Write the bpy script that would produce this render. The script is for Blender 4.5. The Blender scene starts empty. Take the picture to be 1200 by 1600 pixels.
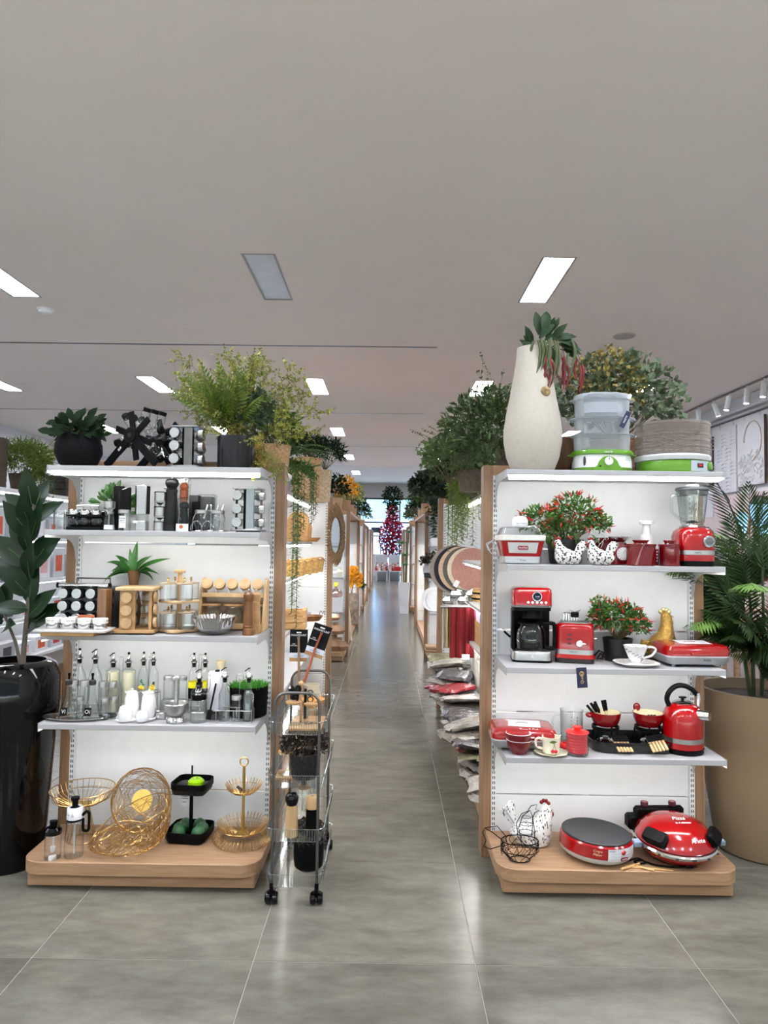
import bpy, math, random
from mathutils import Vector, Matrix
R = math.radians
PI = math.pi
SC = bpy.context.scene
COL = SC.collection
rnd = random.Random(7)

# ---------------------------------------------------------------- camera
CAM_Z = 1.51
FOC = 1100.0            # focal length in pixels of the 1200 x 1600 frame
ROT = Matrix.Rotation(R(0.3),3,'Z') @ Matrix.Rotation(R(92.5),3,'X') @ Matrix.Rotation(R(0.75),3,'Z')
cd = bpy.data.cameras.new('camera')
cd.sensor_fit = 'HORIZONTAL'
cd.sensor_width = 36.0
cd.lens = 36.0 * FOC / 1200.0
cd.clip_start = 0.05
cd.clip_end = 200
cam = bpy.data.objects.new('camera',cd)
COL.objects.link(cam)
cam.matrix_world = Matrix.Translation((0,0,CAM_Z)) @ ROT.to_4x4()
SC.camera = cam
SC.cycles.caustics_reflective = False
SC.cycles.caustics_refractive = False
SC.cycles.sample_clamp_indirect = 20.0
SC.cycles.transparent_max_bounces = 24

# ---------------------------------------------------------------- view, sky, daylight
SC.view_settings.view_transform = 'Standard'
SC.view_settings.look = 'None'
SC.view_settings.gamma = 1.0
SC.view_settings.exposure = 0.09
SC.view_settings.use_curve_mapping = False
W = bpy.data.worlds.new('sky')
SC.world = W
W.use_nodes = True
bg = W.node_tree.nodes['Background']
bg.inputs[0].default_value = (0.46,0.74,1.0,1)
bg.inputs[1].default_value = 2.0
PANEL_GLOW = 68.0        # ceiling light panels
STRIP_GLOW = 20.0        # shelf light strips
SPOT_GLOW = 10.0        # track spot faces

sun_data = bpy.data.lights.new('sun','SUN')      # falls in through the shop front behind the camera
sun_data.energy = 75.0; sun_data.angle = R(0.6); sun_data.color = (1.0,0.94,0.86)
sun = bpy.data.objects.new('sun',sun_data); COL.objects.link(sun)
sun.rotation_euler = (R(47),0,R(8))

# portals: the two glazed shop fronts let the sky in
def portal(name,loc,rx,sx,sy):
    l = bpy.data.lights.new(name,'AREA')
    l.shape = 'RECTANGLE'; l.size = sx; l.size_y = sy
    l.cycles.is_portal = True
    o = bpy.data.objects.new(name,l); COL.objects.link(o)
    o.location = loc; o.rotation_euler = (R(rx),0,0)
portal('front_window_portal',(-1.4,-5.9,2.0),90,15.6,3.6)
portal('far_window_portal',(-1.4,32.8,2.0),-90,15.6,3.6)

# ---------------------------------------------------------------- helpers: pixels to places
def atz(px,Y,z):
    """x of the point at depth Y and height z that the photograph shows in pixel column px."""
    k = (px-600.0) / FOC
    r = ROT.transposed()
    a, c = r[0][0], r[2][0]
    b = r[0][1] * Y + r[0][2] * (z-CAM_Z)
    d = r[2][1] * Y + r[2][2] * (z-CAM_Z)
    return (-k*d-b) / (a+k*c)

def at(px,py,Y):
    v = ROT @ Vector(((px-600.0)/FOC,(800.0-py)/FOC,-1.0))
    v = v * (Y/v.y)
    return Vector((v.x,v.y,v.z+CAM_Z))

# ---------------------------------------------------------------- helpers: materials
MATS = {}
def _lin(c):
    return tuple((x/12.92 if x <= 0.04045 else ((x+0.055)/1.055) ** 2.4) for x in c)

def mat(name,rgb,rough=0.5,metal=0.0,vary=0.06,scale=14.0,emit=None,spec=0.5,coat=0.0,bump=0.0,bscale=80.0,glass=0.0,stretch=None,sub=0.0):
    """Procedural material; rgb in 0..255 sRGB, gently varied by noise. glass > 0: thin clear shell that much see-through."""
    if name in MATS:
        return MATS[name]
    m = bpy.data.materials.new(name)
    m.use_nodes = True
    nt = m.node_tree; N = nt.nodes; L = nt.links
    p = N['Principled BSDF']
    c = _lin([x/255.0 for x in rgb])
    p.inputs['Roughness'].default_value = rough
    p.inputs['Metallic'].default_value = metal
    p.inputs['Specular IOR Level'].default_value = spec
    p.inputs['Coat Weight'].default_value = coat
    p.inputs['Coat Roughness'].default_value = 0.08
    tc = N.new('ShaderNodeTexCoord')
    src = tc.outputs['Object']
    if stretch:
        mp = N.new('ShaderNodeMapping'); mp.inputs['Scale'].default_value = stretch
        L.new(src,mp.inputs[0]); src = mp.outputs[0]
    if vary > 0:
        no = N.new('ShaderNodeTexNoise'); no.inputs['Scale'].default_value = scale; no.inputs['Detail'].default_value = 4
        L.new(src,no.inputs['Vector'])
        rp = N.new('ShaderNodeMapRange')
        rp.inputs[1].default_value = 0.3; rp.inputs[2].default_value = 0.7
        rp.inputs[3].default_value = 1 - vary; rp.inputs[4].default_value = 1 + vary
        L.new(no.outputs['Fac'],rp.inputs[0])
        mx = N.new('ShaderNodeVectorMath'); mx.operation = 'SCALE'
        mx.inputs[0].default_value = c
        L.new(rp.outputs[0],mx.inputs['Scale'])
        L.new(mx.outputs[0],p.inputs['Base Color'])
    else:
        p.inputs['Base Color'].default_value = (*c,1)
    if bump > 0:
        nb = N.new('ShaderNodeTexNoise'); nb.inputs['Scale'].default_value = bscale; nb.inputs['Detail'].default_value = 3
        L.new(src,nb.inputs['Vector'])
        bp = N.new('ShaderNodeBump'); bp.inputs['Strength'].default_value = bump; bp.inputs['Distance'].default_value = 0.01
        L.new(nb.outputs['Fac'],bp.inputs['Height']); L.new(bp.outputs[0],p.inputs['Normal'])
    if sub:
        p.inputs['Transmission Weight'].default_value = 0.0
    if emit:
        p.inputs['Emission Color'].default_value = (*c,1)
        p.inputs['Emission Strength'].default_value = emit
    if glass > 0:
        tr = N.new('ShaderNodeBsdfTransparent'); tr.inputs[0].default_value = (*[0.35+0.65*x for x in c],1)
        lw = N.new('ShaderNodeLayerWeight'); lw.inputs['Blend'].default_value = 0.35
        mr = N.new('ShaderNodeMapRange')
        mr.inputs[1].default_value = 0.0; mr.inputs[2].default_value = 1.0
        mr.inputs[3].default_value = 1 - glass; mr.inputs[4].default_value = min(1.0,1-glass+0.75)
        L.new(lw.outputs['Facing'],mr.inputs[0])
        ms = N.new('ShaderNodeMixShader')
        L.new(tr.outputs[0],ms.inputs[1])
        if rough < 0.2:      # clear: rims darken, surface only mirrors
            g = N.new('ShaderNodeBsdfGlossy'); g.inputs['Roughness'].default_value = rough; g.inputs['Color'].default_value = (0.9,0.95,0.96,1)
            mr.inputs[3].default_value = (1-glass) * 0.3; mr.inputs[4].default_value = (1-glass) * 0.3 + 0.45
            pw = N.new('ShaderNodeMath'); pw.operation = 'POWER'; pw.inputs[1].default_value = 2.0
            L.new(lw.outputs['Facing'],pw.inputs[0])
            L.new(pw.outputs[0],mr.inputs[0])
            rc = N.new('ShaderNodeMix'); rc.data_type = 'RGBA'
            base = [0.45+0.55*x for x in c]
            rc.inputs[6].default_value = (*base,1); rc.inputs[7].default_value = (*[0.34*x for x in base],1)
            L.new(pw.outputs[0],rc.inputs['Factor']); L.new(rc.outputs[2],tr.inputs[0])
            L.new(mr.outputs[0],ms.inputs[0]); L.new(g.outputs[0],ms.inputs[2])
        else:
            L.new(mr.outputs[0],ms.inputs[0]); L.new(p.outputs[0],ms.inputs[2])
        L.new(ms.outputs[0],N['Material Output'].inputs['Surface'])
    MATS[name] = m
    return m

def wood_mat(name,a,b,rough=0.5,scale=(3,3,40),bands=9.0):
    """Grain: noise stretched along one axis, two tones."""
    if name in MATS:
        return MATS[name]
    m = bpy.data.materials.new(name); m.use_nodes = True
    nt = m.node_tree; N = nt.nodes; L = nt.links; p = N['Principled BSDF']
    p.inputs['Roughness'].default_value = rough
    tc = N.new('ShaderNodeTexCoord'); mp = N.new('ShaderNodeMapping'); mp.inputs['Scale'].default_value = scale
    L.new(tc.outputs['Object'],mp.inputs[0])
    n1 = N.new('ShaderNodeTexNoise'); n1.inputs['Scale'].default_value = 1.6; n1.inputs['Detail'].default_value = 6; n1.inputs['Distortion'].default_value = 0.6
    L.new(mp.outputs[0],n1.inputs['Vector'])
    cr = N.new('ShaderNodeValToRGB')
    cr.color_ramp.elements[0].position = 0.30; cr.color_ramp.elements[1].position = 0.68
    cr.color_ramp.elements[0].color = (*_lin([x/255 for x in b]),1)
    cr.color_ramp.elements[1].color = (*_lin([x/255 for x in a]),1)
    L.new(n1.outputs['Fac'],cr.inputs[0]); L.new(cr.outputs[0],p.inputs['Base Color'])
    bp = N.new('ShaderNodeBump'); bp.inputs['Strength'].default_value = 0.15; bp.inputs['Distance'].default_value = 0.002
    L.new(n1.outputs['Fac'],bp.inputs['Height']); L.new(bp.outputs[0],p.inputs['Normal'])
    MATS[name] = m
    return m

# ---------------------------------------------------------------- helpers: mesh builder
def basis(d):
    d = Vector(d).normalized()
    u = Vector((0,0,1)) if abs(d.z) < 0.95 else Vector((1,0,0))
    a = d.cross(u).normalized(); b = a.cross(d).normalized()
    return a, b, d

class MB:
    def __init__(self):
        self.v = []; self.f = []; self.mi = []; self.M = None; self.m = 0
    def add(self,vs,fs):
        o = len(self.v)
        if self.M is not None:
            M = self.M; vs = [M @ Vector(p) for p in vs]
        self.v.extend(tuple(p) for p in vs)
        self.f.extend(tuple(i+o for i in q) for q in fs)
        self.mi.extend([self.m]*len(fs))
        return self
    def box(self,x0,x1,y0,y1,z0,z1,bev=0.0):
        if bev <= 0:
            vs = [(x0,y0,z0),(x1,y0,z0),(x1,y1,z0),(x0,y1,z0),(x0,y0,z1),(x1,y0,z1),(x1,y1,z1),(x0,y1,z1)]
            fs = [(3,2,1,0),(4,5,6,7),(0,1,5,4),(1,2,6,5),(2,3,7,6),(3,0,4,7)]
            return self.add(vs,fs)
        b = min(bev,(x1-x0)*.49,(y1-y0)*.49,(z1-z0)*.49)
        vs = []; idx = {}
        for sx, X in ((0,(x0,x0+b)),(1,(x1,x1-b))):
            for sy, Yy in ((0,(y0,y0+b)),(1,(y1,y1-b))):
                for sz, Z in ((0,(z0,z0+b)),(1,(z1,z1-b))):
                    for ax in range(3):
                        idx[(sx,sy,sz,ax)] = len(vs)
                        vs.append((X[0 if ax == 0 else 1],Yy[0 if ax == 1 else 1],Z[0 if ax == 2 else 1]))
        I = lambda a, b_, c, ax: idx[(a,b_,c,ax)]
        fs = []
        for s in (0,1):
            q = [I(s,0,0,0),I(s,1,0,0),I(s,1,1,0),I(s,0,1,0)]; fs.append(q if s else q[::-1])
            q = [I(0,s,0,1),I(1,s,0,1),I(1,s,1,1),I(0,s,1,1)]; fs.append(q[::-1] if s else q)
            q = [I(0,0,s,2),I(1,0,s,2),I(1,1,s,2),I(0,1,s,2)]; fs.append(q if s else q[::-1])
        for a in (0,1):
            for c in (0,1):
                q = [I(a,c,0,0),I(a,c,0,1),I(a,c,1,1),I(a,c,1,0)]; fs.append(q if a == c else q[::-1])
                q = [I(a,0,c,0),I(a,0,c,2),I(a,1,c,2),I(a,1,c,0)]; fs.append(q[::-1] if a == c else q)
                q = [I(0,a,c,1),I(0,a,c,2),I(1,a,c,2),I(1,a,c,1)]; fs.append(q if a == c else q[::-1])
        for a in (0,1):
            for c in (0,1):
                for e in (0,1):
                    q = [I(a,c,e,0),I(a,c,e,1),I(a,c,e,2)]
                    fs.append(q if (a+c+e)%2 == 1 else q[::-1])
        return self.add(vs,fs)
    def lathe(self,prof,n=24,c=(0,0,0),sx=1.0,sy=1.0,flute=0,famp=0.0,twist=0.0,close=True):
        """prof: (r, z) pairs, bottom to top outside. flute: ripples round the wall."""
        vs = []; fs = []; cx, cy, cz = c
        k = len(prof)
        for j, (r,z) in enumerate(prof):
            for i in range(n):
                a = 2 * PI * i / n + twist * z
                rr = r * (1+(famp*math.cos(flute*2*PI*i/n) if flute else 0))
                vs.append((cx+rr*math.cos(a)*sx,cy+rr*math.sin(a)*sy,cz+z))
        for j in range(k-1):
            for i in range(n):
                i2 = (i+1) % n
                fs.append((j*n+i,j*n+i2,(j+1)*n+i2,(j+1)*n+i))
        if close:
            if prof[0][0] > 1e-6: fs.append(tuple(range(n))[::-1])
            if prof[-1][0] > 1e-6: fs.append(tuple((k-1)*n+i for i in range(n)))
        return self.add(vs,fs)
    def cyl(self,p0,p1,r0,r1=None,n=12):
        r1 = r0 if r1 is None else r1
        p0 = Vector(p0); p1 = Vector(p1); a, b, d = basis(p1-p0)
        vs = []
        for p, r in ((p0,r0),(p1,r1)):
            for i in range(n):
                t = 2 * PI * i / n
                vs.append(p+a*(r*math.cos(t))+b*(r*math.sin(t)))
        fs = [(i,i+n,(i+1)%n+n,(i+1)%n) for i in range(n)] + [tuple(range(n)),tuple(range(2*n-1,n-1,-1))]
        return self.add(vs,fs)
    def tube(self,pts,r,n=6,closed=False,r1=None,sm=0):
        pts = [Vector(p) for p in pts]
        if sm:      # Catmull-Rom through the points
            q = []
            for i in range(len(pts)-1):
                a, b, c, d = pts[max(i-1,0)], pts[i], pts[i+1], pts[min(i+2,len(pts)-1)]
                for j in range(sm):
                    u = j / sm
                    q.append(0.5*(2*b+(c-a)*u+(2*a-5*b+4*c-d)*u*u+(3*b-a-3*c+d)*u**3))
            pts = q + [pts[-1]]
        k = len(pts)
        if k < 2: return self
        a, b, d = basis(pts[1]-pts[0])
        vs = []
        for i, p in enumerate(pts):
            if closed: t = pts[(i+1)%k] - pts[i-1]
            else: t = pts[min(i+1,k-1)] - pts[max(i-1,0)]
            if t.length < 1e-9: t = d.copy()
            t.normalize()
            a = a - t * a.dot(t)
            if a.length < 1e-6: a = basis(t)[0]
            a.normalize(); b = t.cross(a)
            rr = r if r1 is None else r + (r1-r) * i / (k-1)
            for q in range(n):
                w = 2 * PI * q / n
                vs.append(p+a*(rr*math.cos(w))+b*(rr*math.sin(w)))
        fs = []
        for i in range(k if closed else k-1):
            i2 = (i+1) % k
            for q in range(n):
                q2 = (q+1) % n
                fs.append((i*n+q,i*n+q2,i2*n+q2,i2*n+q))
        if not closed:
            fs.append(tuple(range(n))[::-1]); fs.append(tuple((k-1)*n+q for q in range(n)))
        return self.add(vs,fs)
    def ball(self,c,r,nu=14,nv=8,rot=None):
        rx, ry, rz = (r,r,r) if not isinstance(r,(tuple,list)) else r
        vs = []; fs = []
        c = Vector(c)
        for j in range(nv+1):
            th = PI * j / nv
            for i in range(nu):
                ph = 2 * PI * i / nu
                p = Vector((rx*math.sin(th)*math.cos(ph),ry*math.sin(th)*math.sin(ph),-rz*math.cos(th)))
                if rot is not None: p = rot @ p
                vs.append(c+p)
        for j in range(nv):
            for i in range(nu):
                i2 = (i+1) % nu
                fs.append((j*nu+i,j*nu+i2,(j+1)*nu+i2,(j+1)*nu+i))
        return self.add(vs,fs)
    def prism(self,out,a,b,ax='z',bev=0.0):
        """Extrude a 2-D outline. ax z: (x,y) from z=a to b; y: (x,z) along y; x: (y,z) along x. bev shrinks both rims."""
        n = len(out)
        cx = sum(p[0] for p in out) / n; cy = sum(p[1] for p in out) / n
        def place(p,h):
            return (p[0],p[1],h) if ax == 'z' else (p[0],h,p[1]) if ax == 'y' else (h,p[0],p[1])
        def inset(t):
            res = []
            for i in range(n):
                p0 = Vector(out[i-1]); p1 = Vector(out[i]); p2 = Vector(out[(i+1)%n])
                e1 = (p1-p0); e2 = (p2-p1)
                n1 = Vector((-e1.y,e1.x)); n2 = Vector((-e2.y,e2.x))
                nn = n1.normalized() + n2.normalized() if n1.length > 0 and n2.length > 0 else n1
                if nn.length < 1e-6: nn = n1
                nn.normalize(); res.append(p1+nn*t)
            return res
        area = sum(out[i][0]*out[(i+1)%n][1]-out[(i+1)%n][0]*out[i][1] for i in range(n))
        if area < 0: out = list(out)[::-1]
        rings = [(out,a),(out,b)]
        if bev > 0:
            s = bev if b > a else -bev
            ins = inset(bev)
            rings = [(ins,a),(out,a+s),(out,b-s),(ins,b)]
        vs = [place(p,h) for o,h in rings for p in o]
        fs = []
        for j in range(len(rings)-1):
            for i in range(n):
                i2 = (i+1) % n
                fs.append((j*n+i,j*n+i2,(j+1)*n+i2,(j+1)*n+i))
        fs.append(tuple(range(n))[::-1]); fs.append(tuple((len(rings)-1)*n+i for i in range(n)))
        if ax == 'y': fs = [q[::-1] for q in fs]
        return self.add(vs,fs)
    def leaf(self,b,d,L,w,up=(0,0,1),bend=0.3,n=4,fold=0.25,shape=1.0):
        """A curved, folded leaf from b along d; bends away from up."""
        b = Vector(b); d = Vector(d).normalized(); up = Vector(up)
        s = d.cross(up)
        if s.length < 1e-4: s = d.cross(Vector((1,0,0.2)))
        s.normalize(); nrm = s.cross(d).normalized()
        vs = []; p = b.copy(); t = d.copy()
        step = L / n
        for j in range(n+1):
            f = j / n
            ww = w * 0.5 * (math.sin(PI*min(1.0,(f ** shape)*0.94+0.06)) if j<n else 0.02)
            nn = s.cross(t).normalized()
            vs += [p-s*ww+nn*ww*fold,p.copy(),p+s*ww+nn*ww*fold]
            rot = Matrix.Rotation(-bend/n,3,s)
            t = rot @ t
            p = p + t * step
        fs = []
        for j in range(n):
            o = j * 3
            fs += [(o,o+1,o+4,o+3),(o+1,o+2,o+5,o+4)]
        return self.add(vs,fs)
    def tiny(self,b,d,L,w,s):
        """A two-triangle folded leaflet; s is its side direction."""
        b = Vector(b); m = b + d * (L*0.5)
        up = s.cross(d) * (w*0.18)
        return self.add([b,m-s*(w*.5)+up,b+d*L,m+s*(w*.5)+up],[(0,1,2),(0,2,3)])
    def build(self,name,material,parent=None,loc=None,rot=None,smooth=True,kind=None,label=None,ang=38):
        me = bpy.data.meshes.new(name)
        me.from_pydata(self.v,[],self.f)
        ms = material if isinstance(material,(list,tuple)) else [material]
        for m in ms: me.materials.append(m)
        if len(ms) > 1: me.polygons.foreach_set('material_index',self.mi)
        me.update()
        if smooth:
            me.polygons.foreach_set('use_smooth',[True]*len(me.polygons))
            try: me.set_sharp_from_angle(angle=R(ang))
            except Exception: pass
        o = bpy.data.objects.new(name,me); COL.objects.link(o)
        if parent is not None: o.parent = parent
        if loc is not None: o.location = loc
        if rot is not None: o.rotation_euler = rot
        if kind: o['kind'] = kind
        if label: o['label'] = label
        return o

def tag(o,label,cat,group=None,kind=None):
    o['label'] = label; o['category'] = cat
    if group: o['group'] = group
    if kind: o['kind'] = kind
    return o

def thing(name,label,cat,loc=(0,0,0),rz=0.0,group=None,rot=None):
    o = bpy.data.objects.new(name,None); COL.objects.link(o)
    o.empty_display_size = 0.05
    o.location = loc
    o.rotation_euler = rot if rot is not None else (0,0,rz)
    return tag(o,label,cat,group)

KIDS = {}
def dup(root,loc,rz=None,label=None,group=None,rot=None):
    """Copy a thing with its parts and sub-parts, sharing mesh data."""
    def cp(o,parent):
        c = o.copy(); COL.objects.link(c)
        if parent is not None: c.parent = parent
        for ch in [x for x in o.children]:
            cp(ch,c)
        return c
    r = cp(root,None)
    r.location = loc
    if rot is not None: r.rotation_euler = rot
    elif rz is not None: r.rotation_euler = (0,0,rz)
    if label: r['label'] = label
    if group: r['group'] = group
    return r

def rrect(x0,x1,y0,y1,r,n=5):
    """Rounded rectangle outline, counter-clockwise. r: one radius or four (x0y0, x1y0, x1y1, x0y1)."""
    rs = [r] * 4 if not isinstance(r,(tuple,list)) else r
    out = []
    for (cx,cy,sx,sy,a0), q in zip(((x0,y0,1,1,PI),(x1,y0,-1,1,1.5*PI),(x1,y1,-1,-1,0),(x0,y1,1,-1,.5*PI)),rs):
        if q <= 0: out.append((cx,cy)); continue
        for i in range(n+1):
            a = a0 + .5 * PI * i / n
            out.append((cx+sx*q+q*math.cos(a),cy+sy*q+q*math.sin(a)))
    return out

def circ(cx,cy,r,n=24):
    return [(cx+r*math.cos(2*PI*i/n),cy+r*math.sin(2*PI*i/n)) for i in range(n)]

def text(body,size,material,parent,loc,rot=(R(90),0,0),name='lettering',align='CENTER',ext=0.0003,shear=0.0,sx=1.0):
    c = bpy.data.curves.new(name,'FONT')
    c.body = body; c.size = size; c.align_x = align; c.align_y = 'CENTER'; c.extrude = ext; c.shear = shear
    c.resolution_u = 2
    t = bpy.data.objects.new(name+'_tmp',c); COL.objects.link(t)
    dg = bpy.context.evaluated_depsgraph_get()
    me = bpy.data.meshes.new_from_object(t.evaluated_get(dg))
    bpy.data.objects.remove(t); bpy.data.curves.remove(c)
    me.name = name; me.materials.clear(); me.materials.append(material)
    if sx != 1.0:
        for v in me.vertices: v.co.x *= sx
    o = bpy.data.objects.new(name,me); COL.objects.link(o)
    o.parent = parent; o.location = loc; o.rotation_euler = rot
    return o

def arc(c,r,a0,a1,n,plane='xz',ry=None):
    ry = r if ry is None else ry
    out = []
    for i in range(n+1):
        a = a0 + (a1-a0) * i / n
        u, w = r * math.cos(a), ry * math.sin(a)
        out.append(Vector(c)+(Vector((u,0,w)) if plane == 'xz' else Vector((u,w,0)) if plane == 'xy' else Vector((0,u,w))))
    return out

def ring(c,r,n=24,plane='xy',ry=None):
    return arc(c,r,0,2*PI*(n-1)/n,n-1,plane,ry)

# ---------------------------------------------------------------- materials shared by many things
WHITE = mat('white_lacquer',(226,228,229),0.45,vary=0.02)
SHELFSHADE = mat('shaded_white_lacquer',(172,172,173),0.4,vary=0.02)  # white shelf metal, greyed: shade on the lips is put into the colour
OAK = wood_mat('oak_board',(176,141,108),(147,113,82),0.5,(3,30,30))
OAKV = wood_mat('oak_post',(152,119,90),(122,92,66),0.5,(60,60,1.6))
OAKY = wood_mat('oak_board_lengthwise',(180,142,110),(154,117,86),0.5,(30,3,30))
DARK = mat('dark_slot',(28,29,31),0.8,vary=0)
BLACK = mat('matt_black',(5,5,6),0.5,vary=0.1,spec=0.12)
GLOSSBLACK = mat('gloss_black',(4,4,5),0.07,vary=0,spec=.35)
CHROME = mat('chrome',(205,206,208),0.12,1.0,vary=0.03)
STEEL = mat('brushed_steel',(178,178,178),0.32,1.0,vary=0.10,scale=30,stretch=(1,1,14))
DKSTEEL = mat('dark_steel',(112,110,108),0.35,1.0,vary=0.1)
GLASS = mat('clear_glass',(251,253,253),0.04,glass=0.86,vary=0)
GLASSD = mat('thick_glass',(238,243,242),0.05,glass=0.72,vary=0)
ACRYLIC = mat('clear_acrylic',(250,252,252),0.08,glass=0.84,vary=0)
FROST = mat('frosted_plastic',(220,224,228),0.3,glass=0.45,vary=0.02)
GOLD = mat('brass_wire',(192,156,100),0.28,1.0,vary=0.08)
GOLDP = mat('gold_plate',(206,172,92),0.35,1.0,vary=0.08)
RED = mat('gloss_red',(156,2,8),0.16,vary=0.03,coat=0.6)
DEEPRED = mat('deep_red_glaze',(112,5,15),0.14,vary=0.05,coat=0.4)
CERAMIC = mat('white_ceramic',(232,232,232),0.16,vary=0.02,coat=0.3)
BIRCH = wood_mat('pale_bamboo',(210,178,134),(186,150,104),0.45,(14,14,3))
BAMBOO = wood_mat('honey_bamboo',(192,152,102),(164,122,74),0.45,(4,14,14))
WALNUT = wood_mat('dark_turned_wood',(134,88,44),(92,56,26),0.35,(20,20,4))
PAPER = mat('paper_white',(226,226,228),0.7,vary=0.03)
INK = mat('print_black',(30,30,34),0.6,vary=0)
LEAF = mat('leaf_green',(62,88,36),0.55,spec=.2,vary=0.35,scale=9)
LEAFD = mat('leaf_dark_green',(20,38,16),0.6,spec=.1,vary=0.35,scale=9)
LEAFL = mat('leaf_bright_green',(88,108,38),0.5,spec=.25,vary=0.3,scale=9)
LEAFY = mat('leaf_yellow_green',(158,156,66),0.55,vary=0.3,scale=12)
STEM = mat('plant_stem',(86,76,48),0.7,vary=0.2)
SOIL = mat('potting_soil',(58,44,34),0.9,vary=0.35,scale=60,bump=0.6)

# ---------------------------------------------------------------- floor: grey porcelain tiles on a screed
TILE = 0.8
def floor_tile_mat():
    m = bpy.data.materials.new('grey_porcelain_tile'); m.use_nodes = True
    nt = m.node_tree; N = nt.nodes; L = nt.links; p = N['Principled BSDF']
    tc = N.new('ShaderNodeTexCoord'); oi = N.new('ShaderNodeObjectInfo')
    geo = N.new('ShaderNodeNewGeometry')
    mp = N.new('ShaderNodeMapping'); mp.inputs['Scale'].default_value = (0.9,2.2,1)
    cmb = N.new('ShaderNodeVectorMath'); cmb.operation = 'ADD'
    sc = N.new('ShaderNodeVectorMath'); sc.operation = 'SCALE'; sc.inputs[0].default_value = (37.0,91.0,13.0)
    L.new(oi.outputs['Random'],sc.inputs['Scale'])
    L.new(geo.outputs['Position'],mp.inputs[0]); L.new(mp.outputs[0],cmb.inputs[0]); L.new(sc.outputs[0],cmb.inputs[1])
    n1 = N.new('ShaderNodeTexNoise'); n1.inputs['Scale'].default_value = 1.9; n1.inputs['Detail'].default_value = 7; n1.inputs['Roughness'].default_value = 0.62; n1.inputs['Distortion'].default_value = 0.5
    n2 = N.new('ShaderNodeTexNoise'); n2.inputs['Scale'].default_value = 8; n2.inputs['Detail'].default_value = 6; n2.inputs['Roughness'].default_value = 0.7
    L.new(cmb.outputs[0],n1.inputs['Vector']); L.new(cmb.outputs[0],n2.inputs['Vector'])
    cr = N.new('ShaderNodeValToRGB')
    e = cr.color_ramp.elements
    e[0].position = 0.30; e[0].color = (*_lin((0.375,0.365,0.33)),1)
    e[1].position = 0.72; e[1].color = (*_lin((0.475,0.465,0.425)),1)
    x = e.new(0.5); x.color = (*_lin((0.43,0.42,0.38)),1)
    L.new(n1.outputs['Fac'],cr.inputs[0])
    cr2 = N.new('ShaderNodeValToRGB')
    e2 = cr2.color_ramp.elements
    e2[0].position = 0.25; e2[0].color = (0.74,0.74,0.74,1); e2[1].position = 0.75; e2[1].color = (1.22,1.22,1.2,1)
    L.new(n2.outputs['Fac'],cr2.inputs[0])
    mx = N.new('ShaderNodeMix'); mx.data_type = 'RGBA'; mx.blend_type = 'MULTIPLY'; mx.inputs['Factor'].default_value = 1.0
    L.new(cr.outputs[0],mx.inputs[6]); L.new(cr2.outputs[0],mx.inputs[7])
    mr = N.new('ShaderNodeMapRange'); mr.inputs[3].default_value = 0.93; mr.inputs[4].default_value = 1.07
    L.new(oi.outputs['Random'],mr.inputs[0])
    vs = N.new('ShaderNodeVectorMath'); vs.operation = 'SCALE'
    L.new(mx.outputs[2],vs.inputs[0]); L.new(mr.outputs[0],vs.inputs['Scale'])
    L.new(vs.outputs[0],p.inputs['Base Color'])
    rr = N.new('ShaderNodeMapRange'); rr.inputs[3].default_value = 0.16; rr.inputs[4].default_value = 0.26
    L.new(n2.outputs['Fac'],rr.inputs[0]); L.new(rr.outputs[0],p.inputs['Roughness'])
    p.inputs['Specular IOR Level'].default_value = 0.45
    return m
TILEMAT = floor_tile_mat()
GROUT = mat('tile_grout',(158,155,146),0.9,vary=0.05)
X0, X1, Y0, Y1 = -9.4, 6.55, -6.0, 33.0
CEIL = 4.25
b = MB(); b.box(X0,X1,Y0,Y1,-0.1,-0.0018)
floor = b.build('floor',GROUT,smooth=False); floor['kind'] = 'structure'
TX, TY = 0.337, 2.60        # a seam crossing seen in the photograph, to the right of the aisle
b = MB(); g = 0.0015
b.box(g,TILE-g,g,TILE-g,-0.012,0,0.0012)
t0 = b.build('floor_tile',TILEMAT,floor,smooth=False)
def visible_tile(x,y):
    cx, cy = x + TILE / 2, y + TILE / 2
    return cy > 1.2 and abs(cx) < 0.60 * cy + 0.75
far = MB(); first = True
nx0 = math.floor((X0-TX)/TILE); nx1 = math.ceil((X1-TX)/TILE)
ny0 = math.floor((Y0-TY)/TILE); ny1 = math.ceil((Y1-TY)/TILE)
for j in range(ny0,ny1):
    for i in range(nx0,nx1):
        x, y = TX + i * TILE, TY + j * TILE
        hidden = y > 3.6 and (abs(x+.4)>1.3) and not (y<5.0)
        if visible_tile(x,y) and y < 24.5 and not hidden:
            o = t0 if first else t0.copy()
            if not first: COL.objects.link(o)
            o.location = (x,y,0); first = False
        else:
            xa, xb = max(x+g,X0), min(x+TILE-g,X1); ya, yb = max(y+g,Y0), min(y+TILE-g,Y1)
            if xb - xa > 0.01 and yb - ya > 0.01:
                far.add([(xa,ya,0),(xb,ya,0),(xb,yb,0),(xa,yb,0)],[(0,1,2,3)])
far.build('floor_tile',TILEMAT,floor,smooth=False,kind='stuff')

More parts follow.
